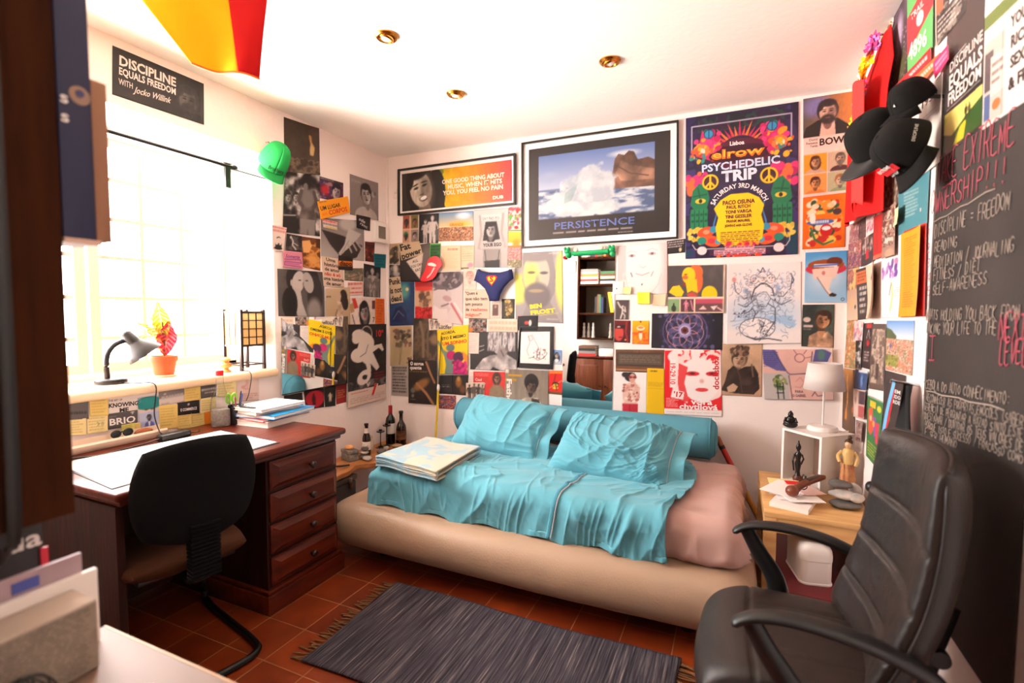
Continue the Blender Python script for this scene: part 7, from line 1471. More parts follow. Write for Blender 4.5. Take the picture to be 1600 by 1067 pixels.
bg_ = thing('bag','black cloth bag hanging behind the straps by the chalkboard','bag',(.52,1.98,.62))
U2,V2 = np.meshgrid(np.linspace(0,1,24),np.linspace(0,1,30),indexing='ij')
ya = np.interp(V2,[0,.3,.45,1],[2.005,1.955,1.945,1.99]);yb = np.interp(V2,[0,.3,1],[2.045,2.06,2.16])
for dx,rev in ((0,0),(1,1)):
    pass
m = MB();Zb = 1.115-.50*V2
f_ = np.stack([XR-.030-.028*np.sin(U2*PI)*np.clip(V2*3,0,1)-.008*np.sin(U2*9+V2*6),ya*(1-U2)+yb*U2,Zb],-1);m.grid(f_);m.build('bag_cloth',mat('black_bag_cloth',(24,22,22),rough=.9),bg_,auto=0,solid=.006,recalc=False)
m = MB();m.cyl((XR,2.03,1.115),(XR-.08,2.03,1.125),.005,n=8);m.build('hook',M['chrome'],bg_)
m = MB();m.ell((.488,2.268,.69),.018,.022,.022,14,10);o = m.build('strap_buckle',M['black']);props(o,'round black buckle at the bottom of the red lanyard','buckle')

# ---- bedside table things
A_ = Vector((.232,2.850,NZ));B2_ = Vector((.383,2.692,NZ));u_ = (B2_-A_).normalized();w_ = Vector((u_.y*-1,u_.x,0));Wd = (B2_-A_).length;Dp = .215;Hh = .272
TC = frame(A_,u_,w_,(0,0,1))
cu = thing('shelf_cube','white open-fronted cube on the bedside table under the lamp','shelf cube',A_+u_*Wd/2+w_*Dp/2)
m = MB();t_ = .012
for b_ in ((0,t_,0,Dp,0,Hh),(Wd-t_,Wd,0,Dp,0,Hh),(t_,Wd-t_,0,Dp,0,t_),(t_,Wd-t_,0,Dp,Hh-t_,Hh)):m.box(*b_)
xf(m,TC);m.build('cube_case',M['white'],cu,auto=30)
m = MB();m.box(t_,Wd-t_,Dp-.008,Dp,t_,Hh-t_);xf(m,TC);m.build('back_board',mat('shaded_board',(206,186,170),rough=.7),cu,auto=30)  # beige tone puts the cube's inner shadow into the back board's colour
m = MB();poly = [(-.028,0),(.028,0),(.028,.09)]+[(.028*math.cos(a),.09+.040*math.sin(a)) for a in np.linspace(0,PI,14)[1:-1]]+[(-.028,.09)]
m.prism(poly,.012,TC @ frame((Wd-.055,Dp-.03,t_),(1,0,0),(0,0,1),(0,-1,0)));o = m.build('arch_block',mat('orange_clay',(206,128,76),rough=.8));props(o,'small orange arch-shaped block inside the white cube','ornament')
# dark carved figure standing in the cube
M['ebony'] = mat('dark_carved_wood',(26,18,14),rough=.35)
p0 = TC @ Vector((.055,.05,t_))
fg = thing('carved_figure','thin dark carved standing figure inside the white cube','figurine',p0)
m = MB();m.lathe([(.020,0),(.020,.018),(.012,.028),(.010,.05),(.013,.07),(.015,.085),(.010,.105),(.015,.125),(.016,.135),(.007,.145),(.006,.152),(.011,.160),(.012,.172),(.008,.182),(.004,.190),(.003,.200),(0,.202)],p0,18)
m.sweep([p0+Vector((.016,0,.132)),p0+Vector((.024,.002,.11)),p0+Vector((.012,-.010,.085))],.0045,n=8);m.sweep([p0+Vector((-.016,0,.132)),p0+Vector((-.023,-.004,.10)),p0+Vector((-.018,-.006,.05))],.0045,n=8)
m.build('figure_body',M['ebony'],fg,auto=60)
m = MB();m.lathe([(.021,0),(.022,.015),(.017,.024)],p0+Vector((0,0,.0005)),18);m.build('figure_base',mat('red_brown_wood',(96,44,26),rough=.4),fg)
top = NZ+Hh
lp = thing('table_lamp','small white table lamp standing on the white cube','lamp',(.408,2.868,top))
lc = Vector((.408,2.868,top))
MB().lathe([(.066,0),(.068,.004),(.066,.014),(.058,.022),(.012,.026)],lc,40).build('base',M['white'],lp)
MB().cyl(lc+Vector((0,0,.022)),lc+Vector((0,0,.225)),.0045,n=12).build('pole',M['white'],lp)
M['shade'] = mat('white_fabric_shade',(244,236,232),rough=.9,spec=.1)
N,L = nodes(M['shade']);tl = N.new('ShaderNodeBsdfTranslucent');tl.inputs[0].default_value = (.9,.85,.82,1);mx = N.new('ShaderNodeMixShader');mx.inputs[0].default_value = .4
L.new(N['Principled BSDF'].outputs[0],mx.inputs[1]);L.new(tl.outputs[0],mx.inputs[2]);L.new(mx.outputs[0],N['Material Output'].inputs[0])
m = MB();m.lathe([(.089,.203),(.072,.333)],lc,48) ;m.f = [f for f in m.f if len(f) == 4];m.build('lamp_shade',M['shade'],lp,auto=60,solid=.002,recalc=False)
m = MB()
for k in range(3):
    a = 2*PI*k/3;m.cyl(lc+Vector((0,0,.222)),lc+Vector((.088*math.cos(a),.088*math.sin(a),.206)),.0016,n=6)
m.ell(lc+Vector((0,0,.258)),.022,.022,.034,16,10);m.cyl(lc+Vector((0,0,.212)),lc+Vector((0,0,.24)),.012,n=12);m.build('socket',M['white'],lp)
o = MB().sweep(smoothpath([lc+Vector((.066,0,.005)),lc+Vector((.085,-.005,.004)),lc+Vector((.112,.01,.004))],5),.002,n=6).build('cord',M['white'],lp)
bd = Vector((.268,2.868,top));bf = thing('seated_figurine','small black seated figurine on top of the white cube','figurine',bd)
m = MB();m.ell(bd+Vector((0,0,.015)),.034,.026,.016,18,10);m.ell(bd+Vector((0,0,.035)),.022,.018,.026,16,10);m.ell(bd+Vector((0,-.004,.066)),.013,.013,.016,14,10);m.ell(bd+Vector((0,-.002,.080)),.006,.006,.006,10,6)
m.sweep([bd+Vector((.020,0,.048)),bd+Vector((.028,-.012,.03)),bd+Vector((.006,-.024,.022))],.006,n=8);m.sweep([bd+Vector((-.020,0,.048)),bd+Vector((-.028,-.012,.03)),bd+Vector((-.006,-.024,.022))],.006,n=8)
m.build('figure_body',M['ebony'],bf,auto=60)
# tall painted figurine
sp = Vector((.488,2.72,NZ));st = thing('painted_figurine','tall painted figurine of a standing robed woman beside the white cube','figurine',sp)
M['robe'] = mat('brown_robe',(170,96,58),rough=.5,col2=(206,150,96),vscale=30);M['goldrobe'] = mat('gold_robe',(216,176,110),rough=.45);M['skin'] = mat('figurine_skin',(226,180,140),rough=.5);M['hairdk'] = mat('figurine_hair',(70,44,26),rough=.5)
MB().lathe([(.045,0),(.046,.012),(.038,.024),(.020,.030)],sp,20).build('figure_base',M['ebony'],st)
rows = []
for i in range(22):
    u = i/21;z = .026+.135*u;r = .034-.012*u
    rows.append([(sp.x+(r+.005*math.sin(j/32*2*PI*7+u*3))*math.cos(2*PI*j/32)+.006*math.sin(u*3),sp.y+(r*.8+.004*math.sin(j/32*2*PI*7))*math.sin(2*PI*j/32),NZ+z) for j in range(33)])
m = MB();m.grid(np.array(rows));m.build('skirt',M['robe'],st,auto=0)
m = MB();m.lathe([(.022,.155),(.024,.170),(.020,.185),(.026,.205),(.018,.222),(.009,.228)],sp+Vector((.004,0,0)),20);m.sweep(smoothpath([sp+Vector((-.020,0,.212)),sp+Vector((-.036,-.006,.19)),sp+Vector((-.030,-.018,.165))],4),.008,n=8);m.sweep(smoothpath([sp+Vector((.026,0,.212)),sp+Vector((.040,-.008,.185)),sp+Vector((.032,-.014,.15))],4),.008,n=8);m.build('torso',M['goldrobe'],st,auto=60)
m = MB();m.ell(sp+Vector((.003,-.002,.244)),.0135,.014,.018,16,12);m.cyl(sp+Vector((.004,0,.222)),sp+Vector((.004,0,.235)),.006,n=10);m.ell(sp+Vector((-.004,-.0155,.243)),.003,.003,.004,8,6);m.build('head',M['skin'],st,auto=60)
m = MB();m.ell(sp+Vector((.006,.004,.256)),.0165,.016,.014,16,10);m.ell(sp+Vector((.010,.004,.276)),.010,.010,.011,14,8);m.build('hair',M['hairdk'],st,auto=60)
# pebbles stacked at the table corner
def pebble(c,r,col,label,rot=0,band=None):
    m = MB();sd_ = random.random()*9
    m.ell((0,0,0),r[0],r[1],r[2],22,14,warp=lambda d:1+.05*math.sin(d.x*4+sd_)+.04*math.cos(d.y*5+sd_))
    xf(m,Matrix.Translation(c) @ Matrix.Rotation(rot,4,'Z'))
    o = m.build('pebble',col,None,auto=0);return props(o,label,'stone','smooth grey pebbles piled in the room')
M['stoneband'] = mat('banded_pebble',(110,104,100),rough=.8,col2=(214,204,194),vscale=9);M['stonelight'] = mat('pale_pebble',(176,166,156),rough=.8,var=.15,vscale=12)
pebble((.463,2.555,NZ+.018),(.062,.045,.018),M['stone'],'flat dark pebble at the bottom of the bedside table pile',.2)
pebble((.490,2.63,NZ+.020),(.045,.04,.020),M['stone'],'dark pebble at the back of the bedside table pile',.8)
pebble((.455,2.565,NZ+.056),(.058,.042,.019),M['stoneband'],'white banded pebble in the middle of the bedside table pile',-.2)
pebble((.498,2.545,NZ+.054),(.034,.030,.019),M['stoneband'],'round striped pebble in the bedside table pile',.5)
pebble((.445,2.595,NZ+.092),(.050,.036,.017),M['stone'],'grey oval pebble on top of the bedside table pile',-.15)
pebble((.512,2.650,NZ+.055),(.026,.03,.032),M['stonelight'],'pale upright pebble behind the bedside table pile',.1)
# papers, envelope and the old pistol
for k,(cx_,cy_,a_,w2,h2,th_,colr,lab,nm) in enumerate((
        (.262,2.52,-.30,.15,.21,.020,(238,226,220),'thick white booklet at the bottom of the bedside paper pile','booklet'),
        (.265,2.60,.12,.16,.23,.002,(244,236,232),'white sheet low in the bedside paper pile','paper_sheet'),(.25,2.63,-.12,.15,.21,.002,(236,226,222),'cream sheet in the bedside paper pile','paper_sheet'),
        (.275,2.57,.35,.15,.21,.002,(246,240,236),'slanted white sheet in the bedside paper pile','paper_sheet'),(.245,2.66,.05,.15,.20,.002,(240,222,150),'yellowish sheet in the bedside paper pile','paper_sheet'),
        (.24,2.61,-.45,.16,.21,.002,(246,238,234),'topmost white sheet of the bedside paper pile','paper_sheet'),(.315,2.63,.55,.10,.15,.002,(240,200,190),'pink sheet under the pistol','paper_sheet'),
        (.290,2.70,.15,.10,.05,.002,(214,30,34),'red card under the pistol','card'))):
    z0 = NZ+(0 if k == 0 else .021+.0026*k)
    m = MB();m.box(-w2/2,w2/2,-h2/2,h2/2,0,th_);xf(m,Matrix.Translation((cx_,cy_,z0)) @ Matrix.Rotation(a_,4,'Z'))
    o = m.build(nm,mat('paper_tone_%d' % k,colr,rough=.8),None,auto=30);props(o,lab,'paper' if nm != 'card' else 'card','papers piled on the bedside table')
pz = NZ+.062
pi_ = thing('antique_pistol','antique wooden flintlock pistol lying on the paper pile','pistol',(.32,2.62,pz-.016))
M['pwood'] = mat('pistol_wood',(120,58,34),rough=.35,var=.15,vscale=20);M['pmetal'] = mat('aged_pistol_metal',(84,76,70),rough=.45,metal=.8)
P_ = smoothpath([(.252,2.500,pz),(.268,2.525,pz+.004),(.290,2.560,pz+.012),(.330,2.625,pz+.016),(.375,2.690,pz+.018),(.395,2.72,pz+.018)],5)
n_ = len(P_);MB().sweep(P_,[.020-.004*min(1,i/8) for i in range(n_)],n=12).build('stock',M['pwood'],pi_,auto=60)
MB().ell((.250,2.497,pz+.001),.027,.027,.025,18,12).build('butt_cap',M['pwood'],pi_,auto=60)
b0,b1 = Vector((.318,2.600,pz+.027)),Vector((.408,2.735,pz+.024))
m = MB();m.cyl(b0,b1,.009,.0085,14);m.cyl(b1,b1+(b1-b0).normalized()*.012,.0125,.012,14);m.build('barrel',M['pmetal'],pi_)
m = MB();m.box(-.03,.03,-.003,.003,-.010,.010,bev=.002);m.sweep([(.005,0,.006),(-.004,0,.022),(.008,0,.030)],.004,n=8);m.sweep([(.022,0,.006),(.024,0,.022)],.005,n=8);m.cyl((.014,-.004,.0),(.014,.004,.0),.008,n=12)
xf(m,Matrix.Translation((.300,2.595,pz+.020)) @ Matrix.Rotation(.98,4,'Z'));m.build('lock',M['pmetal'],pi_)
m = MB();m.sweep(smoothpath([(.290,2.580,pz-.002),(.302,2.588,pz-.014),(.318,2.605,pz-.012),(.322,2.615,pz+.004)],4),.0025,n=6);m.build('trigger_guard',M['pmetal'],pi_)
# white bread bin on the lower shelf
SZ = .225;Tb = Matrix.Translation((.318,2.455,SZ)) @ Matrix.Rotation(.20,4,'Z')
bb = thing('bread_bin','white rounded enamel bread bin on the dark red lower shelf','bread bin',(.318,2.455,SZ))
def rring(w2,d2,r,z,n=10):
    out = []
    for (sx,sy,a0) in ((1,1,0),(-1,1,PI/2),(-1,-1,PI),(1,-1,1.5*PI)):
        for k in range(n):
            a = a0+PI/2*k/(n-1);out.append((sx*(w2-r)+r*math.cos(a),sy*(d2-r)+r*math.sin(a),z))
    return out
def rsolid(levels):
    m = MB();rows = [rring(*l) for l in levels];n = len(rows[0]);vs = [p for r in rows for p in r];fs = []
    for i in range(len(rows)-1):
        for j in range(n):fs.append((i*n+j,i*n+(j+1) % n,(i+1)*n+(j+1) % n,(i+1)*n+j))
    fs += [tuple(range(n-1,-1,-1)),tuple(range((len(rows)-1)*n,len(rows)*n))];m.add(vs,fs);return m
m = rsolid([(.060,.105,.03,.002),(.064,.109,.03,.0),(.064,.109,.03,.006),(.061,.106,.03,.008),(.061,.106,.03,.098)]);xf(m,Tb);m.build('bin_body',M['white'],bb,auto=40)
m = rsolid([(.0625,.1075,.03,.100),(.0625,.1075,.03,.122),(.060,.105,.03,.142),(.052,.097,.03,.158),(.040,.084,.028,.166),(.02,.06,.018,.168)]);xf(m,Tb);m.build('bin_lid',M['white'],bb,auto=50)
# wooden pole leaning behind the bed
po = thing('wooden_pole','red and ochre wooden pole leaning between bed and bedside table','pole',(.25,3.08,0))
q0,q1 = Vector((.252,3.10,.0)),Vector((-.082,3.235,.597));dd = (q1-q0)
MB().cyl(q0,q0+dd*.66,.017,.016,14).build('shaft',mat('ochre_paint',(190,128,44),rough=.45),po)
MB().cyl(q0+dd*.66,q0+dd*.90,.0165,.016,14).build('red_section',mat('red_paint',(190,40,26),rough=.45),po)
m = MB();m.cyl(q0+dd*.895,q0+dd*.925,.0175,.0175,14);m.build('black_ring',M['black'],po)
m = MB();m.cyl(q0+dd*.925,q0+dd*.99,.016,.018,14);m.ell(q0+dd*.99,.018,.018,.018,14,8);m.build('tip',mat('bare_wood_tip',(150,84,40),rough=.5),po)
# yellow tape rod
ro = thing('measuring_rod','thin yellow rod leaning on the wall behind the folded blanket','rod',(-2.075,3.2,0))
r0,r1 = Vector((-2.078,3.19,0)),Vector((-2.039,3.255,1.165));rd = r1-r0
MB().cyl(r0,r0+rd*.64,.0085,.008,10).build('yellow_section',mat('yellow_plastic',(226,196,20),rough=.5),ro)
MB().cyl(r0+rd*.64,r1,.0045,.003,8).build('dark_section',mat('bronze_rod',(70,60,40),rough=.5),ro)
m = MB();m.ell(r0+rd*.66,.012,.012,.03,12,8);m.build('knot',M['paper'],ro)
# ---- on the wavy corner table
def bottle(name,label,c,prof,mglass,parts=()):
    r = thing(name,label,'bottle',c);MB().lathe(prof,c,28).build('bottle_glass',mglass,r,auto=50)
    for nm,pr,mm in parts:MB().lathe(pr,c,28).build(nm,mm,r,auto=50)
    return r
M['dkglass'] = mat('dark_green_glass',(10,14,10),rough=.08,spec=.6);M['brglass'] = mat('brown_glass',(40,20,8),rough=.1,spec=.6)
M['label'] = mat('paper_label',(226,214,204),rough=.8);M['foil'] = mat('red_foil',(150,20,26),rough=.35)
M['labelorange'] = mat('orange_dark_label',(120,70,30),rough=.7,col2=(40,24,18),vscale=30)
bz = CT
bottle('wine_bottle','dark wine bottle with red foil neck in the corner',(-2.440,3.15,bz),[(.034,0),(.037,.006),(.037,.185),(.033,.205),(.018,.228),(.0145,.24),(.0145,.298),(0,.300)],M['dkglass'],
       (('label',[(.0376,.085),(.0376,.165)],M['label']),('foil',[(.0152,.238),(.0156,.296),(.015,.3015),(0,.3018)],M['foil'])))
bottle('liqueur_bottle','dark bottle with orange label beside the red-foiled wine bottle',(-2.350,3.165,bz),[(.036,0),(.039,.006),(.039,.13),(.034,.155),(.017,.185),(.014,.20),(.014,.245),(.017,.248),(.017,.262),(0,.263)],M['brglass'],
       (('label',[(.0396,.045),(.0396,.115)],M['labelorange']),('cap',[(.0175,.246),(.0178,.264),(0,.265)],M['black'])))
bottle('beer_bottle','small brown beer bottle with white labels near the grey box',(-2.405,2.83,bz),[(.028,0),(.030,.005),(.030,.115),(.026,.14),(.015,.165),(.0125,.18),(.0125,.212),(.0145,.214),(.0145,.226),(0,.227)],M['brglass'],
       (('label',[(.0306,.04),(.0306,.10)],M['label']),('neck_label',[(.0185,.160),(.0140,.178),(.0135,.195)],M['label']),('cap',[(.015,.213),(.0152,.228),(0,.229)],M['black'])))
bottle('small_jar','small clear jar between beer bottle and candle holder',(-2.445,2.92,bz),[(.022,0),(.024,.005),(.024,.07),(.016,.09),(.015,.10),(.017,.102),(.017,.112),(0,.113)],mat('clear_jar_glass',(206,196,170),rough=.1,spec=.6,var=.05),())
ch_ = thing('candle_holder','black metal candle holder with two dishes in the corner','candle holder',(-2.440,3.03,bz))
for k,(dx,dy,hgt) in enumerate(((.0,.0,.125),(.022,.045,.165))):
    c_ = Vector((-2.440+dx,3.03+dy,bz));m = MB();m.lathe([(.020,0),(.018,.010),(.005,.016),(.0035,.06),(.0035,hgt-.02),(.008,hgt-.012),(.030,hgt-.006),(.031,hgt),(.012,hgt+.001),(.012,hgt+.014),(0,hgt+.016)],c_,22);m.build('candle_arm',M['blackmetal'],ch_,auto=40)
m = MB();m.box(-2.462,-2.395,2.995,3.10,bz,bz+.004);m.build('foot_plate',M['blackmetal'],ch_)
Tg = Matrix.Translation((-2.425,2.68,bz)) @ Matrix.Rotation(-.35,4,'Z')
gb = thing('trinket_box','grey patterned trinket box on the wavy corner table','box',(-2.425,2.68,bz))
M['greystone'] = mat('grey_carved_stone',(92,88,80),rough=.8,col2=(140,132,120),vscale=40)
m = MB();m.box(-.055,.055,-.035,.035,0,.05,bev=.003);xf(m,Tg);m.build('box_body',M['greystone'],gb)
m = MB();m.box(-.058,.058,-.038,.038,.052,.075,bev=.004);xf(m,Tg);m.build('box_lid',M['greystone'],gb)
m = MB();m.ell((0,0,0),.036,.028,.016,24,10,warp=lambda d:1+.06*math.sin(math.atan2(d.y,d.x)*11));xf(m,Matrix.Translation((-2.43,2.68,bz+.088)));o = m.build('seashell',mat('orange_shell',(226,160,100),rough=.5,var=.15,vscale=30),None,auto=0);props(o,'orange seashell on the grey trinket box','seashell')
pebble((-2.352,2.745,bz+.016),(.040,.034,.016),M['stone'],'flat pebble at the bottom of the corner table stack',.3)
pebble((-2.355,2.748,bz+.044),(.034,.028,.013),M['stoneband'],'second pebble up in the corner table stack',-.3)
pebble((-2.352,2.750,bz+.069),(.030,.026,.012),M['stone'],'third pebble up in the corner table stack',.1)
pebble((-2.352,2.752,bz+.091),(.024,.021,.011),M['stonelight'],'small top pebble of the corner table stack',.5)
pebble((-2.300,2.715,bz+.017),(.034,.026,.017),M['stoneband'],'pebble with a white end at the front of the corner table',.2)
pebble((-2.318,2.885,bz+.020),(.034,.028,.020),M['stone'],'lone grey pebble midway along the corner table',.6)
pebble((-2.350,2.985,bz+.016),(.020,.018,.016),M['stonelight'],'small white pebble beside the lone grey pebble',.6)
pebble((-2.325,3.08,bz+.014),(.042,.034,.014),mat('brown_pebble',(150,118,88),rough=.8,var=.15),'flat brownish pebble in front of the dark bottles',.1)
m = MB();m.sweep(smoothpath([(-2.46,2.50,bz+.012),(-2.42,2.49,bz+.010),(-2.36,2.51,bz+.012),(-2.31,2.55,bz+.016)],5),[.008]*8+[.006]*8,n=10);o = m.build('folding_knife',M['black']);props(o,'slim black folding knife at the front of the corner table','knife')

# ---- things on the desk
DZ = DT
pd = thing('desk_pad','large white desk pad of calendar sheets on the desk','desk pad',(-2.1,1.3,DZ))
Q = [Vector(q) for q in ((-1.885,.955,0),(-1.872,1.62,0),(-2.33,1.665,0),(-2.385,1.02,0))]
def padq(u,v):return (Q[0]*(1-u)+Q[1]*u)*(1-v)+(Q[3]*(1-u)+Q[2]*u)*v
m = MB();m.add([padq(u,v)+Vector((0,0,DZ+z)) for z in (0.0005,.003) for u,v in ((0,0),(1,0),(1,1),(0,1))],[(3,2,1,0),(4,5,6,7),(0,1,5,4),(1,2,6,5),(2,3,7,6),(3,0,4,7)]);m.build('backing',M['black'],pd,auto=20)
sheet('calendar_sheet',[padq(.012,.975)+Vector((0,0,DZ+.003)),padq(.988,.975)+Vector((0,0,DZ+.003)),padq(.988,.025)+Vector((0,0,DZ+.003)),padq(.012,.025)+Vector((0,0,DZ+.003))],(0,0,1),
      [('f',(246,240,232)),('r',0,0,.30,1,(240,228,212)),('lines',.04,.06,.26,.94,14,(206,190,170),{'ragged':.4,'op':.6}),('l',[(.30,0),(.30,1)],.004,(190,176,160)),('l',[(.65,0),(.65,1)],.004,(216,206,194)),('lines',.33,.05,.62,.5,8,(220,208,196),{'ragged':.4,'op':.6})],(330,120),M['print'],parent=pd,off=.0008,wave=.0006)
# notebooks and binders
NBK = [('notebook','white ring binder at the bottom of the desk stack',(-2.29,1.99,0,.24,.30,.030,.06),(232,224,218),'white'),('notebook','red-edged notebook second in the desk stack',(-2.29,1.985,.030,.23,.29,.014,-.04),(196,34,36),'red'),
       ('notebook','shiny blue folder in the middle of the desk stack',(-2.27,2.00,.044,.25,.31,.018,.12),(20,140,200),'blue'),('notebook','beige notebook above the blue folder',(-2.32,1.97,.062,.21,.27,.018,-.05),(206,186,160),'beige'),('notebook','white clipboard pad on top of the desk stack',(-2.30,1.975,.080,.22,.29,.016,.03),(244,238,232),'whitepad')]
for nm,lab,(cx_,cy_,z0,w2,h2,th_,a_),colr,key in NBK:
    T = Matrix.Translation((cx_,cy_-.05,DZ+z0)) @ Matrix.Rotation(a_,4,'Z')
    r = thing(nm,lab,'notebook',(cx_,cy_-.05,DZ+z0),'notebooks stacked on the desk')
    cm = mat('cover_'+key,colr,rough=.3 if key == 'blue' else .5,metal=.3 if key == 'blue' else 0)
    m = MB();m.box(-w2/2,w2/2,-h2/2,h2/2,0,.002);m.box(-w2/2,w2/2,-h2/2,h2/2,th_-.002,th_);m.box(-w2/2,-w2/2+.002,-h2/2,h2/2,0,th_);xf(m,T);m.build('cover',cm,r,auto=30,recalc=False)
    m = MB();m.box(-w2/2+.002,w2/2-.004,-h2/2+.004,h2/2-.004,.002,th_-.002);xf(m,T);m.build('pages',M['paper'],r,auto=30)
    if key == 'whitepad':
        m = MB();m.box(-.05,.05,-h2/2+.002,-h2/2+.022,th_,th_+.006,bev=.002);m.sweep([(-.03,-h2/2+.012,th_+.006),(0,-h2/2+.03,th_+.016),(.03,-h2/2+.012,th_+.006)],.0015,n=6);xf(m,T);m.build('clip',M['blackmetal'],r)
# pen cup
pc = Vector((-2.405,1.808,DZ));pcr = thing('pen_cup','black cylindrical pen cup at the back of the desk','pen cup',pc)
m = MB();m.lathe([(.036,0),(.038,.004),(.038,.100),(.035,.100),(.034,.01),(0,.008)],pc,28);m.build('cup',M['black'],pcr,auto=50)
sc = thing('scissors','lime green handled scissors standing in the pen cup','scissors',pc+Vector((-.012,-.016,.02)))
M['lime'] = mat('lime_plastic',(128,206,30),rough=.35)
for sgn in (-1,1):
    c_ = pc+Vector((-.012,-.018+sgn*.014,.138));pts = [c_+Vector((.004*sgn,.012*math.cos(2*PI*i/20),.024*math.sin(2*PI*i/20))) for i in range(20)]
    MB().sweep(pts,.005,n=8,closed=True,up=(1,0,0)).build('handle',M['lime'],sc,auto=60)
    MB().sweep([c_+Vector((0,-sgn*.004,-.022)),pc+Vector((-.012,-.016+sgn*.002,.06)),pc+Vector((-.010,-.016,.012))],[.005,.006,.002],.0015,n=8).build('blade',M['chrome'],sc)
for k,(dx,dy,hh,colr,lab) in enumerate(((.010,.012,.150,(30,60,150),'blue pen standing in the pen cup'),(.016,.002,.140,(24,24,26),'black pen standing in the pen cup'),(-.002,.018,.160,(40,40,44),'dark grey pencil standing in the pen cup'),(.006,-.006,.135,(150,40,60),'red pen standing in the pen cup'))):
    b0_ = pc+Vector((dx*.5,dy*.5,.012));b1_ = pc+Vector((dx*1.9,dy*1.9,hh));m = MB();m.cyl(b0_,b1_,.004,.004,10);m.cyl(b1_,b1_+(b1_-b0_).normalized()*.010,.004,.002,10);o = m.build('pen',mat('pen_tone_%d' % k,colr,rough=.3));props(o,lab,'pen','pens in the pen cup')
# tall bottle
tb = Vector((-2.435,1.742,DZ));tr = thing('glass_bottle','tall clear glass bottle with red cap standing on the desk','bottle',tb)
MB().lathe([(.042,0),(.046,.004),(.047,.09),(.046,.115),(.040,.145),(.026,.185),(.019,.215),(.017,.262),(.016,.262),(.018,.215),(.025,.183),(.039,.143),(.045,.113),(.046,.09),(.045,.006),(0,.005)],tb,32).build('bottle_glass',mat('bottle_glass',(250,250,250),rough=.02),tr,auto=60)
bgl = tr.children[0].data.materials[0].node_tree.nodes['Principled BSDF'];bgl.inputs['Transmission Weight'].default_value = 1.0;bgl.inputs['IOR'].default_value = 1.3;bgl.inputs['Base Color'].default_value = (.95,.96,.96,1)
MB().lathe([(0,.008),(.0440,.008),(.0445,.088),(0,.088)],tb,32).build('contents',mat('grainy_grey_contents',(170,160,150),rough=.9,var=.2,vscale=90),tr,auto=50)
MB().lathe([(.019,.262),(.019,.286),(.016,.290),(0,.290)],tb,24).build('bottle_cap',mat('red_cap',(200,24,30),rough=.35),tr)
# white plastic trunking on the desk with odds and ends, cables
tk = thing('cable_tray','long cream rounded plastic tray along the wall at the desk back','tray',(-2.475,1.24,DZ))
m = MB();prof = [(-.028,0),(.024,0),(.032,.010),(.034,.030),(.028,.038),(.024,.034),(.026,.014),(-.026,.010),(-.028,.05)]
vs = [];fs = []
for i,y in enumerate((1.01,1.49)):
    for (x,z) in prof:vs.append((-2.505+x+.012,y,DZ+.0005+z))
n = len(prof);fs = [(j,(j+1) % n,n+(j+1) % n,n+j) for j in range(n)]+[tuple(range(n)),tuple(range(2*n-1,n-1,-1))]
m.add(vs,fs);m.build('tray_body',M['cream'],tk,auto=40)
sg = thing('sunglasses','black sunglasses resting in the cream tray','sunglasses',(-2.49,1.31,DZ+.04))
for sgn in (-1,1):
    c_ = Vector((-2.487,1.31+sgn*.024,DZ+.050));pts = [c_+Vector((0,.018*math.cos(2*PI*i/20),.014*math.sin(2*PI*i/20))) for i in range(20)]
    MB().sweep(pts,.004,n=6,closed=True,up=(1,0,0)).build('rim',M['black'],sg);MB().ell(c_,.0015,.017,.013,20,8).build('lens',M['black'],sg)
MB().sweep([(-2.487,1.304,DZ+.054),(-2.484,1.31,DZ+.057),(-2.487,1.316,DZ+.054)],.003,n=6).build('bridge',M['black'],sg)
m = MB();m.ell((-2.489,1.40,DZ+.036),.016,.04,.018,18,10);o = m.build('pebble',mat('rusty_stone',(150,84,50),rough=.8,var=.1),None,auto=0);props(o,'rust brown stone lying in the cream tray','stone')
m = MB();m.box(-2.40,-2.355,1.40,1.535,DZ,DZ+.030,bev=.006);ad = m.build('power_adapter',M['black']);props(ad,'black power adapter lying on the desk below the notes','adapter')
cb_ = smoothpath([(-2.42,.98,DZ+.004),(-2.41,1.08,DZ+.004),(-2.36,1.16,DZ+.004),(-2.375,1.26,DZ+.004),(-2.385,1.35,DZ+.006),(-2.378,1.402,DZ+.014)],8)
o = MB().sweep(cb_,.003,n=8).build('power_cable',M['black']);props(o,'black power cable lying along the desk to the adapter','cable')
cb_ = smoothpath([(-2.378,1.535,DZ+.012),(-2.38,1.56,DZ+.010),(-2.40,1.60,DZ+.004),(-2.44,1.63,DZ+.004)],6)
o = MB().sweep(cb_,.0022,n=8).build('power_cable',M['black']);props(o,'short thin black cable on the other side of the adapter','cable')

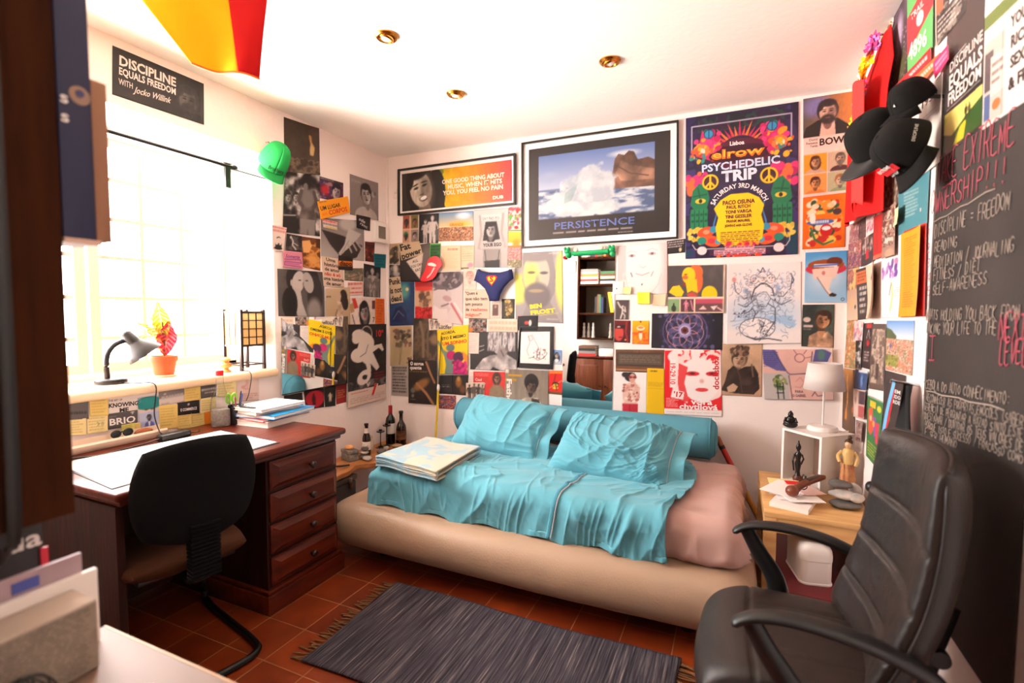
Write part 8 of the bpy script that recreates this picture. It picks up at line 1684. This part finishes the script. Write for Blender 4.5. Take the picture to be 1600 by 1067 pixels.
# ---- things on the window sill
SZ = WIN_Z0
dl = thing('desk_lamp','dark grey gooseneck desk lamp standing on the window sill','lamp',(-2.70,1.375,SZ))
M['lampgrey'] = mat('grey_lamp_enamel',(24,22,22),rough=.4,spec=.4)
c_ = Vector((-2.70,1.385,SZ));MB().lathe([(.062,0),(.064,.004),(.064,.018),(.058,.024),(.01,.027)],c_,36).build('base',M['lampgrey'],dl,auto=50)
neck = smoothpath([(-2.70,1.37,SZ+.024),(-2.70,1.368,SZ+.09),(-2.70,1.375,SZ+.14),(-2.695,1.40,SZ+.18),(-2.69,1.435,SZ+.198),(-2.685,1.455,SZ+.200)],6)
MB().sweep(neck,.0115,n=12).build('gooseneck',M['lampgrey'],dl,auto=60)
hd = Vector((-2.675,1.465,SZ+.205));ax = Vector((.28,.52,-.78)).normalized()
m = MB();m.lathe([(0,-.048),(.018,-.046),(.026,-.036),(.029,.010),(.034,.022),(.060,.050),(.078,.085),(.080,.092),(.077,.092),(.058,.055),(.032,.028),(0,.024)],hd,36,axis=ax);m.build('lamp_shade',M['lampgrey'],dl,auto=60)
MB().ell(hd+ax*.056,.020,.020,.024,14,10).build('bulb',M['bulb'],dl)
cb_ = smoothpath([(-2.645,1.40,SZ+.004),(-2.58,1.43,SZ+.004),(-2.515,1.458,SZ+.005),(-2.496,1.466,SZ-.02),(-2.500,1.462,SZ-.08),(-2.500,1.456,DZ+.10),(-2.455,1.45,DZ+.03),(-2.41,1.45,DZ+.015)],6)
o = MB().sweep(cb_,.0028,n=8).build('cord',M['black'],dl)
# potted croton
pt = Vector((-2.745,1.655,SZ));pr = thing('potted_croton','croton plant with red and yellow leaves in a terracotta pot','plant',pt)
MB().lathe([(.052,0),(.056,.004),(.058,.012),(.054,.012),(.040,.008)],pt,32).build('saucer',M['cream'],pr)
MB().lathe([(.044,.010),(.056,.082),(.062,.082),(.064,.110),(.058,.110),(.055,.098),(0,.096)],pt,36).build('pot',M['terracotta'],pr,auto=40)
MB().sweep(smoothpath([pt+Vector((0,0,.096)),pt+Vector((.003,.004,.16)),pt+Vector((0,.004,.23)),pt+Vector((-.004,0,.30))],4),.004,n=8).build('stem',mat('plant_stem',(110,90,50),rough=.7),pr)
def leaf_mat(name,c1,c2):
    m = bpy.data.materials.new(name);m.use_nodes = True;N,L = nodes(m);b = N['Principled BSDF']
    a = N.new('ShaderNodeVertexColor');a.layer_name = 'print';L.new(a.outputs['Color'],b.inputs['Base Color']);b.inputs['Roughness'].default_value = .4
    tr_ = N.new('ShaderNodeBsdfTranslucent');L.new(a.outputs['Color'],tr_.inputs[0]);mx = N.new('ShaderNodeMixShader');mx.inputs[0].default_value = .25
    L.new(b.outputs[0],mx.inputs[1]);L.new(tr_.outputs[0],mx.inputs[2]);L.new(mx.outputs[0],N['Material Output'].inputs[0]);return m
LM = leaf_mat('croton_leaf',0,0)
def leaf(base,d,up,L_len,W_,c1,c2,bendk=.3):
    d = Vector(d).normalized();side = d.cross(Vector(up)).normalized();nn = side.cross(d)
    nu,nv = 40,17;V = [];C = []
    for i in range(nu):
        u = i/(nu-1)
        for j in range(nv):
            v = -1+2*j/(nv-1);ww = W_*math.sin(PI*u**.8)**.8*(1-.12*math.sin(u*9))
            p = base+d*L_len*u+side*v*ww/2-nn*bendk*L_len*u*u*.5+nn*(abs(v)*.012-.006*math.sin(u*22))
            V.append(tuple(p));vein = abs(((u*9+abs(v)*1.6) % 1)-.5) < .16 or abs(v) < .10
            C.append(lin(c2 if vein else c1))
    idx = np.arange(nu*nv).reshape(nu,nv);Q_ = np.stack([idx[1:,:-1],idx[1:,1:],idx[:-1,1:],idx[:-1,:-1]],-1).reshape(-1,4)
    me = fast_mesh('leaf',np.array(V)-np.array(ORG[pr.name]),Q_,[],np.array(C));me.polygons.foreach_set('use_smooth',[True]*len(me.polygons))
    return link_mesh('leaf',me,LM,pr)
s0 = pt+Vector((0,.004,0))
leaf(s0+Vector((0,0,.11)),(.10,.10,1),(1,-.5,.2),.19,.085,(150,14,40),(220,90,90),.05)
leaf(s0+Vector((0,0,.20)),(-.02,-.12,1),(1,-.5,.2),.20,.075,(160,140,14),(220,206,110),.05)
leaf(s0+Vector((0,0,.13)),(.05,-1,.62),(.6,0,1),.21,.080,(160,60,12),(216,150,70),.35)
leaf(s0+Vector((0,0,.17)),(.05,-.75,.75),(.8,0,.8),.17,.060,(170,80,20),(216,170,90),.15)
leaf(s0+Vector((0,0,.18)),(.0,.5,.8),(.8,0,.8),.10,.03,(190,170,60),(250,240,180),.2)
leaf(s0+Vector((0,0,.12)),(-.6,.3,.6),(.8,0,.8),.12,.05,(120,130,40),(230,210,110),.3)
leaf(s0+Vector((0,0,.21)),(-.3,-.4,.9),(1,0,.4),.12,.045,(206,170,50),(250,230,150),.1)
# shoji lantern
lt = thing('paper_lantern','dark-framed square paper lantern on the window sill','lantern',(-2.665,2.07,SZ))
LX0,LX1,LY0,LY1 = -2.74,-2.595,1.995,2.145;M['lwood'] = mat('dark_lantern_wood',(44,24,16),rough=.5)
for x in (LX0,LX1):
    for y in (LY0,LY1):MB().box(x-.008,x+.008,y-.008,y+.008,SZ,SZ+.355).build('post',M['lwood'],lt,auto=30)
m = MB()
for x in (LX0,LX1):
    for z in (.145,.340):m.box(x-.005,x+.005,LY0+.006,LY1-.006,SZ+z-.006,SZ+z+.006)
    m.box(x-.004,x+.004,LY0+.006,LY1-.006,SZ+.028,SZ+.036)
for y in (LY0,LY1):
    for z in (.145,.340):m.box(LX0+.006,LX1-.006,y-.005,y+.005,SZ+z-.006,SZ+z+.006)
    m.box(LX0+.006,LX1-.006,y-.004,y+.004,SZ+.028,SZ+.036)
m.build('rails',M['lwood'],lt,auto=30)
m = MB()
for k in (1,2):
    y = LY0+(LY1-LY0)*k/3;m.box(LX1-.002,LX1+.004,y-.0028,y+.0028,SZ+.15,SZ+.335);m.box(LX0-.003,LX0+.002,y-.002,y+.002,SZ+.15,SZ+.335)
    x = LX0+(LX1-LX0)*k/3;m.box(x-.002,x+.002,LY0-.003,LY0+.002,SZ+.15,SZ+.335);m.box(x-.002,x+.002,LY1-.002,LY1+.003,SZ+.15,SZ+.335)
for k in (1,2,3):
    z = SZ+.145+.195*k/4;m.box(LX1-.002,LX1+.004,LY0,LY1,z-.0022,z+.0022);m.box(LX0,LX1,LY0-.003,LY0+.002,z-.0015,z+.0015)
m.build('lattice',M['lwood'],lt,auto=30)
pm = bpy.data.materials.new('rice_paper');pm.use_nodes = True;N,L = nodes(pm);b = N['Principled BSDF'];b.inputs['Base Color'].default_value = srgb((206,170,112));b.inputs['Roughness'].default_value = .9
tl = N.new('ShaderNodeBsdfTranslucent');tl.inputs[0].default_value = srgb((244,206,136));mx = N.new('ShaderNodeMixShader');mx.inputs[0].default_value = .12;L.new(b.outputs[0],mx.inputs[1]);L.new(tl.outputs[0],mx.inputs[2]);L.new(mx.outputs[0],N['Material Output'].inputs[0])
m = MB();m.add([(x,y,SZ+z) for (x,y) in ((LX0,LY0),(LX1,LY0),(LX1,LY1),(LX0,LY1)) for z in (.15,.335)],[(0,2,3,1),(2,4,5,3),(4,6,7,5),(6,0,1,7)]);m.build('paper_panels',pm,lt,auto=30,recalc=False)
cb_ = smoothpath([(-2.595,1.99,SZ+.03),(-2.56,1.985,SZ+.006),(-2.515,1.98,SZ+.003),(-2.498,1.978,SZ-.03),(-2.505,1.965,SZ-.12),(-2.51,1.95,DZ+.09)],6)
MB().sweep(cb_,.0022,n=8).build('cord',M['black'],lt)
mt = Vector((-2.635,1.925,SZ));mr = thing('wooden_ornament','small pale turned wooden ornament beside the paper lantern','ornament',mt)
MB().lathe([(.026,0),(.028,.006),(.016,.014),(.014,.022),(.026,.030),(.030,.042),(.024,.052),(.014,.058),(.022,.064),(.026,.074),(.018,.082),(0,.085)],mt,24).build('turned_body',mat('honey_wood',(214,150,80),rough=.45,var=.1),mr,auto=50)

# ---- flag hanging from the ceiling
fl = thing('flag','red and yellow flag hanging from the ceiling by the window','flag',(-1.66,1.2,2.2))
F0,F1 = Vector((-1.80,1.22,2.225)),Vector((-1.635,1.36,2.205))
topA,topB = Vector((-1.93,.985,H-.006)),Vector((-1.47,1.29,H-.006))
def flag_pt(u,v):
    p = (topA*(1-u)+topB*u)*(1-v)+(F0*(1-u)+F1*u)*v
    k = .022*math.sin(u*7+v*2.5)*(.4+.6*v)
    return p+Vector((.6,-.75,0))*k
M['flagy'] = mat('flag_yellow',(250,190,10),rough=.7,spec=.2);M['flagr'] = mat('flag_red',(206,20,20),rough=.7,spec=.2);M['flagk'] = mat('flag_edge',(60,20,20),rough=.7)
for nm,u0,u1,mm in (('yellow_band',0,.70,M['flagy']),('red_band',.70,1.0,M['flagr'])):
    m = MB();m.grid(np.array([[tuple(flag_pt(u0+(u1-u0)*i/30,j/40)) for j in range(41)] for i in range(31)]));m.build(nm,mm,fl,auto=0,solid=.002,recalc=False)
m = MB();m.sweep([tuple(flag_pt(i/20,1.0)) for i in range(21)],.004,n=6);m.build('hem',mat('orange_hem',(236,110,20),rough=.7),fl)

# ---- fittings on the walls
eb = thing('electrical_box','white square electrical box with grey cover in the corner','electrical box',(XL,3.10,1.95))
P = [on_wall(*q,'L') for q in ((581,346),(604.5,351),(604,381),(580.5,378.5))]
y0,y1,z0,z1 = (P[0].y+P[3].y)/2,(P[1].y+P[2].y)/2,(P[2].z+P[3].z)/2,(P[0].z+P[1].z)/2
y1 = min(y1,YB-.03)
MB().box(XL,XL+.035,y0,y1,z0,z1,bev=.005).build('box_case',M['white'],eb);dy,dz = (y1-y0)*.24,(z1-z0)*.2
MB().box(XL+.035,XL+.038,y0+dy,y1-dy,z0+dz,z1-dz).build('grey_cover',mat('grey_cover',(120,112,100),rough=.6),eb)
def plate(name,wall,quad,label,cat,knob=True):
    P = [on_wall(quad[2*i],quad[2*i+1],wall) for i in range(4)];N_ = WALLS[wall][2];c = sum(P,Vector())/4
    r = thing(name,label,cat,c);hw = (P[1]-P[0]).length/2;hh = (P[3]-P[0]).length/2
    T = frame(c,(P[1]-P[0]),(0,0,1),N_);m = MB();m.box(-hw,hw,-hh,hh,0,.010,bev=.004);xf(m,T);m.build('plate',M['white'],r)
    if knob:m = MB();m.lathe([(hw*.42,.010),(hw*.42,.014),(hw*.2,.016),(0,.016)],(0,0,0),20);xf(m,T);m.build('button',M['cream'],r)
    return r
plate('bell_socket','B',(615.5,294,622,293,622,310,615.5,311),'small round-buttoned white socket high in the corner','socket')
r = plate('light_switch','B',(958,440,975,439.5,974.5,460,958,460),'white light switch on the edge of the tall mirror','switch',False)
m = MB();c = on_wall(964,451,'B');m.ell((c.x,c.y-.011,c.z),.004,.002,.004,10,6);m.build('indicator',M['black'],r)
# green plastic moulding over the mirror
ga_ = thing('green_trim_toy','green plastic toy bar with lumpy ends above the tall mirror','toy',on_wall(922,400,'B'))
M['greenpl'] = mat('green_plastic',(14,160,90),rough=.35)
a0,a1 = on_wall(895,397,'B'),on_wall(952,393,'B');off = Vector((0,-.030,0))
m = MB();m.sweep([a0+off,a1+off],.010,.014,n=10,up=(0,0,1));m.build('bar',M['greenpl'],ga_)
m = MB();b0_,b1_ = on_wall(899,391,'B'),on_wall(947,388,'B');m.sweep([b0_+off*.9,b1_+off*.9],.006,.014,n=10);m.build('ruler',M['matte'],ga_)
for (u,v) in ((888,393),(957,390)):
    c = on_wall(u,v,'B')+Vector((0,-.022,0));m = MB();m.ell(c,.022,.018,.020,16,10);m.ell(c+Vector((.004,0,-.026)),.018,.016,.020,16,10);m.ell(c+Vector((-.012,-.010,.016)),.010,.010,.010,12,8);m.ell(c+Vector((.012,-.010,.016)),.010,.010,.010,12,8);m.build('lump',M['greenpl'],ga_,auto=0)
for (u,v) in ((902,391),(941,388)):
    c = on_wall(u,v,'B')+Vector((0,-.040,0));MB().ell(c,.014,.004,.014,16,8).build('disc',M['cream'],ga_)
c = on_wall(884,403,'B');m = MB();m.ell(c+Vector((0,-.02,0)),.012,.010,.012,14,8);m.build('red_ball',M['red'],ga_)
# red lips-shaped sticker
def flat_shape(wall,pts,name,mm,parent,off,th=.004):
    P = [on_wall(u,v,wall) for u,v in pts];N_ = WALLS[wall][2];n = len(P);m = MB()
    m.add([p+N_*off for p in P]+[p+N_*(off+th) for p in P],[tuple(range(n-1,-1,-1)),tuple(range(n,2*n))]+[(i,(i+1) % n,n+(i+1) % n,n+i) for i in range(n)])
    return m.build(name,mm,parent,auto=25)
tg = thing('lips_sticker','red open-mouth shaped cardboard cutout on the wall','cutout',on_wall(677,421,'B'))
sm2 = lambda pts:[(p.x,p.y) for p in smoothpath([(a,b,0) for a,b in pts],4,True)]
M['tongred'] = mat('glossy_red_card',(206,18,30),rough=.3);M['pinkglint'] = mat('pale_pink_card',(250,190,180),rough=.4)
flat_shape('B',sm2([(681,401),(688,402),(693,408),(694,416),(689,421),(684,432),(676,438),(664,440.5),(661,436),(668,422),(670,413),(674,405)]),'card_shape',M['tongred'],tg,.030)
flat_shape('B',sm2([(673,412),(679,411),(685,414),(684,417),(678,416),(673,415)]),'teeth',M['inkwhite'],tg,.0345,.001)
flat_shape('B',sm2([(681,419),(683,420),(676,431),(671,435),(672,432),(677,427)]),'highlight',M['pinkglint'],tg,.0345,.001)
m = MB();c = on_wall(680,415,'B');m.cyl(c,c+Vector((0,-.031,0)),.004,n=8);m.build('pin',M['chrome'],tg)
# blue briefs pinned to the wall
bp_ = thing('briefs','navy blue briefs with red and yellow shield pinned to the wall','underwear',on_wall(775,445,'B'))
M['navy'] = mat('navy_jersey',(38,44,96),rough=.85,bump=.1,bscale=250);M['navyd'] = mat('navy_binding',(26,30,70),rough=.85)
PT = [(750,420.5),(757,424.5),(768,427),(785,427),(797,424),(803,420),(804.5,428),(805.5,435.5),(799,440),(791,449),(785,460),(783,470),(777,471),(769,470.5),(767.5,463),(762,451),(754,443),(744.5,438),(747,430)]
P = [on_wall(u,v,'B') for u,v in PT];cc = sum(P,Vector())/len(P)
m = MB();rings = []
for k,(s_,d_) in enumerate(((1,.034),(.97,.046),(.80,.056),(.5,.062),(.2,.063))):rings.append([cc+(p-cc)*s_+Vector((0,-d_,0)) for p in P])
n = len(P);vs = [q for r_ in rings for q in r_]+[cc+Vector((0,-.063,0))];fs = []
for i in range(4):
    for j in range(n):fs.append((i*n+j,i*n+(j+1) % n,(i+1)*n+(j+1) % n,(i+1)*n+j))
for j in range(n):fs.append((4*n+j,4*n+(j+1) % n,5*n))
m.add(vs,fs);m.build('cloth',M['navy'],bp_,auto=60)
m = MB();m.sweep([p+Vector((0,-.040,0)) for p in P[:6]],.0045,.003,n=6);m.build('waistband',M['navyd'],bp_)
for seg in (P[7:12],P[13:18]):m = MB();m.sweep([p+Vector((0,-.040,0)) for p in seg],.0035,.003,n=6);m.build('leg_binding',M['navyd'],bp_)
sh = [(765.5,433.5),(769,431.2),(780,431),(782.8,433.2),(781,438),(774.2,447.5),(767,438.5)]
flat_shape('B',sh,'shield_patch',M['inkred'],bp_,.0625,.002)
c = Vector((774.2,438,0));sh2 = [(c.x+(u-c.x)*.74,c.y+(v-c.y)*.74) for u,v in sh]
flat_shape('B',sh2,'shield_field',mat('yellow_print',(250,190,30),rough=.7),bp_,.0645,.0008)
cp = on_wall(774.2,437,'B');letters('S',frame(cp+Vector((0,-.0662,0)),(1,0,0),(0,0,1),(0,-1,0)),.036,.030,'shield_letter',M['inkred'],bp_,2)
for (u,v) in ((751,421),(802.5,420.5)):
    m = MB();q = on_wall(u,v,'B');m.cyl(q,q+Vector((0,-.044,0)),.003,n=8);m.ell(q+Vector((0,-.046,0)),.007,.004,.007,10,6);m.build('pin',M['inkwhite'],bp_)

# ================================================================ NEAR THE CAMERA AND BEHIND IT
# shelf unit and sideboard whose fronts show in the tall mirror
SX0,SX1,SY0,SY1 = -1.82,-1.0,.102,.452
M['shelfback'] = mat('grey_brown_back_panel',(120,108,98),rough=.8)
M['sidewood'] = wood_mat('brown_door_wood',(84,40,20),(118,62,34),rough=.5,scale=(9,9,1.0))
bs = thing('bookcase','dark brown wall bookcase at the near left edge of the view','bookcase',((SX0+SX1)/2,(SY0+SY1)/2,1.01))
for x in (SX0,SX1-.022):MB().box(x,x+.022,SY0,SY1,1.01,2.50).build('side_panel',M['shelfwood'],bs,auto=30)
MB().box(SX0+.022,SX1-.022,SY0,SY0+.012,1.01,2.50).build('back_panel',M['shelfback'],bs,auto=30)
SHZ = (1.02,1.33,1.69,2.02,2.478)
for z in SHZ:MB().box(SX0+.022,SX1-.022,SY0+.012,SY1-.008,z-.010,z+.012).build('shelf',M['shelfwood'],bs,auto=30)
sb = thing('sideboard','dark wooden two-door sideboard reflected in the tall mirror','sideboard',(-1.47,.28,0))
BX0,BX1 = -1.86,-1.09
MB().box(BX0,BX1,.102,.44,.05,.78).build('carcass',M['dkwoodv'],sb,auto=30)
MB().box(BX0-.015,BX1+.012,.102,.465,.78,.805,bev=.005).build('top',M['dkwood'],sb)
MB().box(BX0+.01,BX1-.01,.11,.42,0,.05).build('plinth',M['dkwood'],sb,auto=30)
for k in range(2):
    x0 = BX0+.012+k*(BX1-BX0-.024)/2;x1 = x0+(BX1-BX0-.024)/2-.004
    m = MB();m.box(x0,x1,.44,.456,.065,.77,bev=.003);o_ = [(x0+.06,.456,.14),(x1-.06,.456,.14),(x1-.06,.456,.70),(x0+.06,.456,.70)];q_ = [(x0+.085,.466,.165),(x1-.085,.466,.165),(x1-.085,.466,.675),(x0+.085,.466,.675)]
    m.add(o_+q_,[(0,1,5,4),(1,2,6,5),(2,3,7,6),(3,0,4,7),(4,5,6,7)]);d_ = m.build('door',M['sidewood'],sb,auto=25)
    xk = x1-.03 if k == 0 else x0+.03;MB().lathe([(.006,0),(.005,.010),(.012,.016),(.012,.022),(0,.026)],(xk,.456,.44),14,axis=(0,1,0)).build('knob',M['knob'],d_)
# books on the shelves, spine to the room
def book(x,z,th_,hgt,dep,col,label,lean=0.0,flat=False,y1=None):
    r = thing('book',label,'book',(x+th_/2,SY1-dep/2,z),'books on the near bookcase')
    y1 = SY1-.02 if y1 is None else y1
    if flat:a = (0,hgt,y1-dep,y1,0,th_)
    else:a = (0,th_,y1-dep,y1,0,hgt)
    T = Matrix.Translation((x,0,z)) @ Matrix.Rotation(lean,4,'Y')
    cm = mat('book_cloth',col,rough=.6);c = .0025
    m = MB()
    if flat:m.box(a[0],a[1],a[2],a[3],0,c);m.box(a[0],a[1],a[2],a[3],th_-c,th_);m.box(a[0],a[1],a[3]-c,a[3],c,th_-c)
    else:m.box(0,c,a[2],a[3],0,hgt);m.box(th_-c,th_,a[2],a[3],0,hgt);m.box(c,th_-c,a[3]-c,a[3],0,hgt)
    xf(m,T);m.build('cover',cm,r,auto=30,recalc=False)
    m = MB()
    if flat:m.box(a[0]+.003,a[1]-.003,a[2]+.003,a[3]-c,c,th_-c)
    else:m.box(c,th_-c,a[2]+.003,a[3]-c,.004,hgt-.004)
    xf(m,T);m.build('pages',M['paper'],r,auto=30);return r
CN = [('white',(232,226,218)),('grey',(130,124,120)),('pale blue',(120,150,170)),('black',(34,32,32)),('red',(186,36,36)),('yellow',(236,196,30)),('cream',(226,206,160)),('orange',(226,120,40)),('green',(60,110,70)),('navy',(34,46,90)),('brown',(104,66,40)),('pink',(214,140,150))]
def row(shelf,x,seq,word):
    z = SHZ[shelf]+.012;rg = random.Random(shelf*7)
    for k,ci in enumerate(seq):
        th_ = rg.uniform(.022,.040);hgt = rg.uniform(.19,.26)
        book(x,z,th_,hgt,rg.uniform(.15,.2),CN[ci][1],'%s book upright on the %s bookcase shelf' % (CN[ci][0],word));x += th_+.0012
    return x
xe = row(3,-1.790,[2,6,0,1,3,9,4,8,10,7],'highest')
xe = row(1,-1.60,[3,10,8,9],'lowest')
z = SHZ[2]+.012
for k,ci in enumerate([0,4,6,7,11,1]):book(-1.785,z+k*.0305,.030,.22,.16,CN[ci][1],'%s book lying flat on the third bookcase shelf' % CN[ci][0],flat=True)
for k,ci in enumerate([0,3,6,10,8]):book(-1.535,z+k*.0305,.030,.22,.16,CN[ci][1],'%s book in the second flat pile of the third shelf' % CN[ci][0],flat=True)
z = SHZ[1]+.012
for k,(x_,ci) in enumerate(((-1.40,5),(-1.355,0),(-1.31,7),(-1.265,4))):book(x_,z+.006,.036,.25,.19,CN[ci][1],'%s binder leaning on the second bookcase shelf' % CN[ci][0],lean=-.16)
for k,(x_,mm,lab) in enumerate(((-1.76,M['white'],'white carved figurine at the end of the lowest bookcase shelf'),(-1.70,M['stonelight'],'pale stone figurine on the lowest bookcase shelf'),(-1.64,M['white'],'smaller white figurine beside the books on the lowest shelf'),(-1.42,M['stonelight'],'pale figurine past the books on the lowest shelf'))):
    c = Vector((x_,.33,SHZ[0]+.012));m = MB();m.lathe([(.024,0),(.024,.012),(.016,.03),(.020,.07),(.012,.10),(.018,.13),(.008,.145),(.013,.16),(.012,.178),(0,.19)],c,18);o = m.build('figurine',mm,None,auto=60);props(o,lab,'figurine','figurines on the bookcase')
# things on the sideboard
for k,(ci,th_) in enumerate(((4,.03),(1,.025),(3,.03),(10,.03))):
    o = book(-1.80,.8055+k*.031,.03,.22,.18,CN[ci][1],'%s book lying in the pile on the sideboard' % CN[ci][0],flat=True)
m = MB();m.box(-1.54,-1.36,.24,.42,.806,.90,bev=.004);o = m.build('cardboard_box',M['paper']);props(o,'white box standing on the sideboard','box')
book(-1.33,.806,.03,.24,.18,CN[5][1],'yellow book upright on the sideboard');book(-1.295,.806,.03,.22,.18,CN[2][1],'pale blue book upright on the sideboard')
# dark binder with white letters, strap, blue file
bi = thing('box_file','charcoal box file with white letters under the bookcase','box file',(-1.14,.33,.806))
MB().box(-1.185,-1.105,.20,.452,.806,.985,bev=.003).build('file_case',mat('charcoal_card',(40,38,37),rough=.6),bi)
letters('ne ua',frame((-1.1045,.392,.952),(0,1,0),(0,0,1),(1,0,0)),.030,.115,'file_letters',M['inkwhite'],bi,1)
m = MB();m.box(-1.104,-1.100,.445,.456,.83,.93);o = m.build('bookmark',mat('crimson_ribbon',(190,30,50),rough=.6));props(o,'crimson ribbon end sticking out beside the charcoal box file','ribbon')
m = MB();m.sweep(smoothpath([(-.992,.372,2.3),(-.990,.374,1.6),(-.990,.372,1.05),(-1.02,.374,.98),(-1.08,.376,.93)],5),.009,.002,n=8,up=(1,0,0));o = m.build('black_strap',M['black'],None,auto=60);props(o,'black strap hanging down the side of the bookcase','strap')
bf = thing('magazine_file','blue cardboard magazine file fixed to the front of the bookcase','magazine file',(-1.04,.48,1.46))
MB().box(-1.075,-.998,.4535,.500,1.465,2.20,bev=.002).build('blue_cover',mat('blue_card',(28,33,66),rough=.6),bf)
MB().box(-1.075,-.999,.500,.524,1.465,1.735,bev=.002).build('tan_side',mat('tan_card',(150,106,78),rough=.7),bf)
MB().box(-1.078,-.996,.4535,.506,1.458,1.466).build('pale_rim',mat('pale_card',(206,170,150),rough=.7),bf,auto=30)
m = MB();m.lathe([(.015,0),(.015,.001),(0,.001)],(-.9978,.4835,1.700),28,axis=(1,0,0));m.build('round_emblem',mat('tan_emblem',(150,120,100),rough=.7),bf)
m = MB();m.lathe([(.006,0),(.006,.001),(0,.001)],(-.9965,.4835,1.703),16,axis=(1,0,0));m.build('emblem_centre',mat('blue_emblem',(70,70,110),rough=.7),bf)
for z_ in (1.690,1.660):letters('s',frame((-.9972,.462,z_),(0,1,0),(0,0,1),(1,0,0)),.018,.012,'file_letters',M['inkwhite'],bf,1)
# pale table in the near corner with its papers
TX0,TX1,TY0,TY1,TZ = -1.078,-.46,.112,.527,.75
tt = thing('side_table','pale laminate table in the lower corner nearest the camera','table',((TX0+TX1)/2,(TY0+TY1)/2,0))
MB().box(TX0,TX1,TY0,TY1-.004,TZ-.024,TZ,bev=.002).build('table_top',mat('pale_laminate',(124,96,80),rough=.6,var=.03),tt)
MB().box(TX0,TX1,TY1-.004,TY1,TZ-.024,TZ,bev=.001).build('edge_band',mat('tan_edge_band',(196,150,96),rough=.5),tt)
for x in (TX0+.02,TX1-.05):
    for y in (TY0+.01,TY1-.04):MB().box(x,x+.03,y,y+.03,0,TZ-.024).build('leg',M['white'],tt,auto=30)
fo = thing('paper_folder','lilac tabbed folder of papers standing behind the newsprint block','folder',(-1.045,.33,TZ))
m = MB();m.box(-1.055,-1.048,.20,.480,TZ,TZ+.168);m.build('folder_card',mat('lilac_card',(170,146,152),rough=.7),fo,auto=30)
m = MB();m.box(-1.046,-1.036,.20,.497,TZ,TZ+.135);m.build('loose_papers',M['paper'],fo,auto=30)
m = MB();m.box(-1.0477,-1.0465,.385,.420,TZ+.140,TZ+.158);m.build('blue_tab',mat('blue_tab',(70,84,160),rough=.6),fo,auto=30)
nb = thing('newsprint_block','thick block of folded newspapers on the pale near table','newspapers',(-.99,.33,TZ))
MB().box(-1.032,-.958,.17,.458,TZ+.0005,TZ+.118,bev=.003).build('paper_block',mat('newsprint',(176,158,142),rough=.9,var=.04),nb)
sheet('printed_face',[Vector((-.958,.175,TZ+.115)),Vector((-.958,.455,TZ+.115)),Vector((-.958,.455,TZ+.003)),Vector((-.958,.175,TZ+.003))],(1,0,0),[('f',(156,142,126)),('lines',.03,.04,.45,.96,26,(84,74,66),{'ragged':.1,'op':.5}),('lines',.52,.04,.97,.96,26,(84,74,66),{'ragged':.1,'op':.5}),('r',.47,0,.49,1,(190,176,158)),('n',.1,6,6)],(240,120),M['print'],parent=nb,off=.0008,wave=0)
wg = Vector((-.915,.345,TZ));wo = thing('wire_globe','black wire globe ornament in front of the newsprint block','ornament',wg)
m = MB();R_ = .034
for k in range(5):
    a = PI*k/5;m.sweep([wg+Vector((R_*math.cos(t)*math.cos(a),R_*math.cos(t)*math.sin(a),R_+.002+R_*math.sin(t))) for t in np.linspace(0,2*PI,33)[:-1]],.0016,n=6,closed=True)
m.sweep([wg+Vector((R_*math.cos(t),R_*math.sin(t),R_+.002)) for t in np.linspace(0,2*PI,33)[:-1]],.0016,n=6,closed=True);m.ell(wg+Vector((0,0,R_)),.012,.012,.012,12,8);m.build('wire_cage',M['black'],wo,auto=60)
m = MB();m.box(-.06,.06,-.08,.08,0,.002);xf(m,Matrix.Translation((-.845,.37,TZ)) @ Matrix.Rotation(.5,4,'Z'));o = m.build('paper_sheet',M['paper']);props(o,'white sheet lying flat on the pale near table','paper')
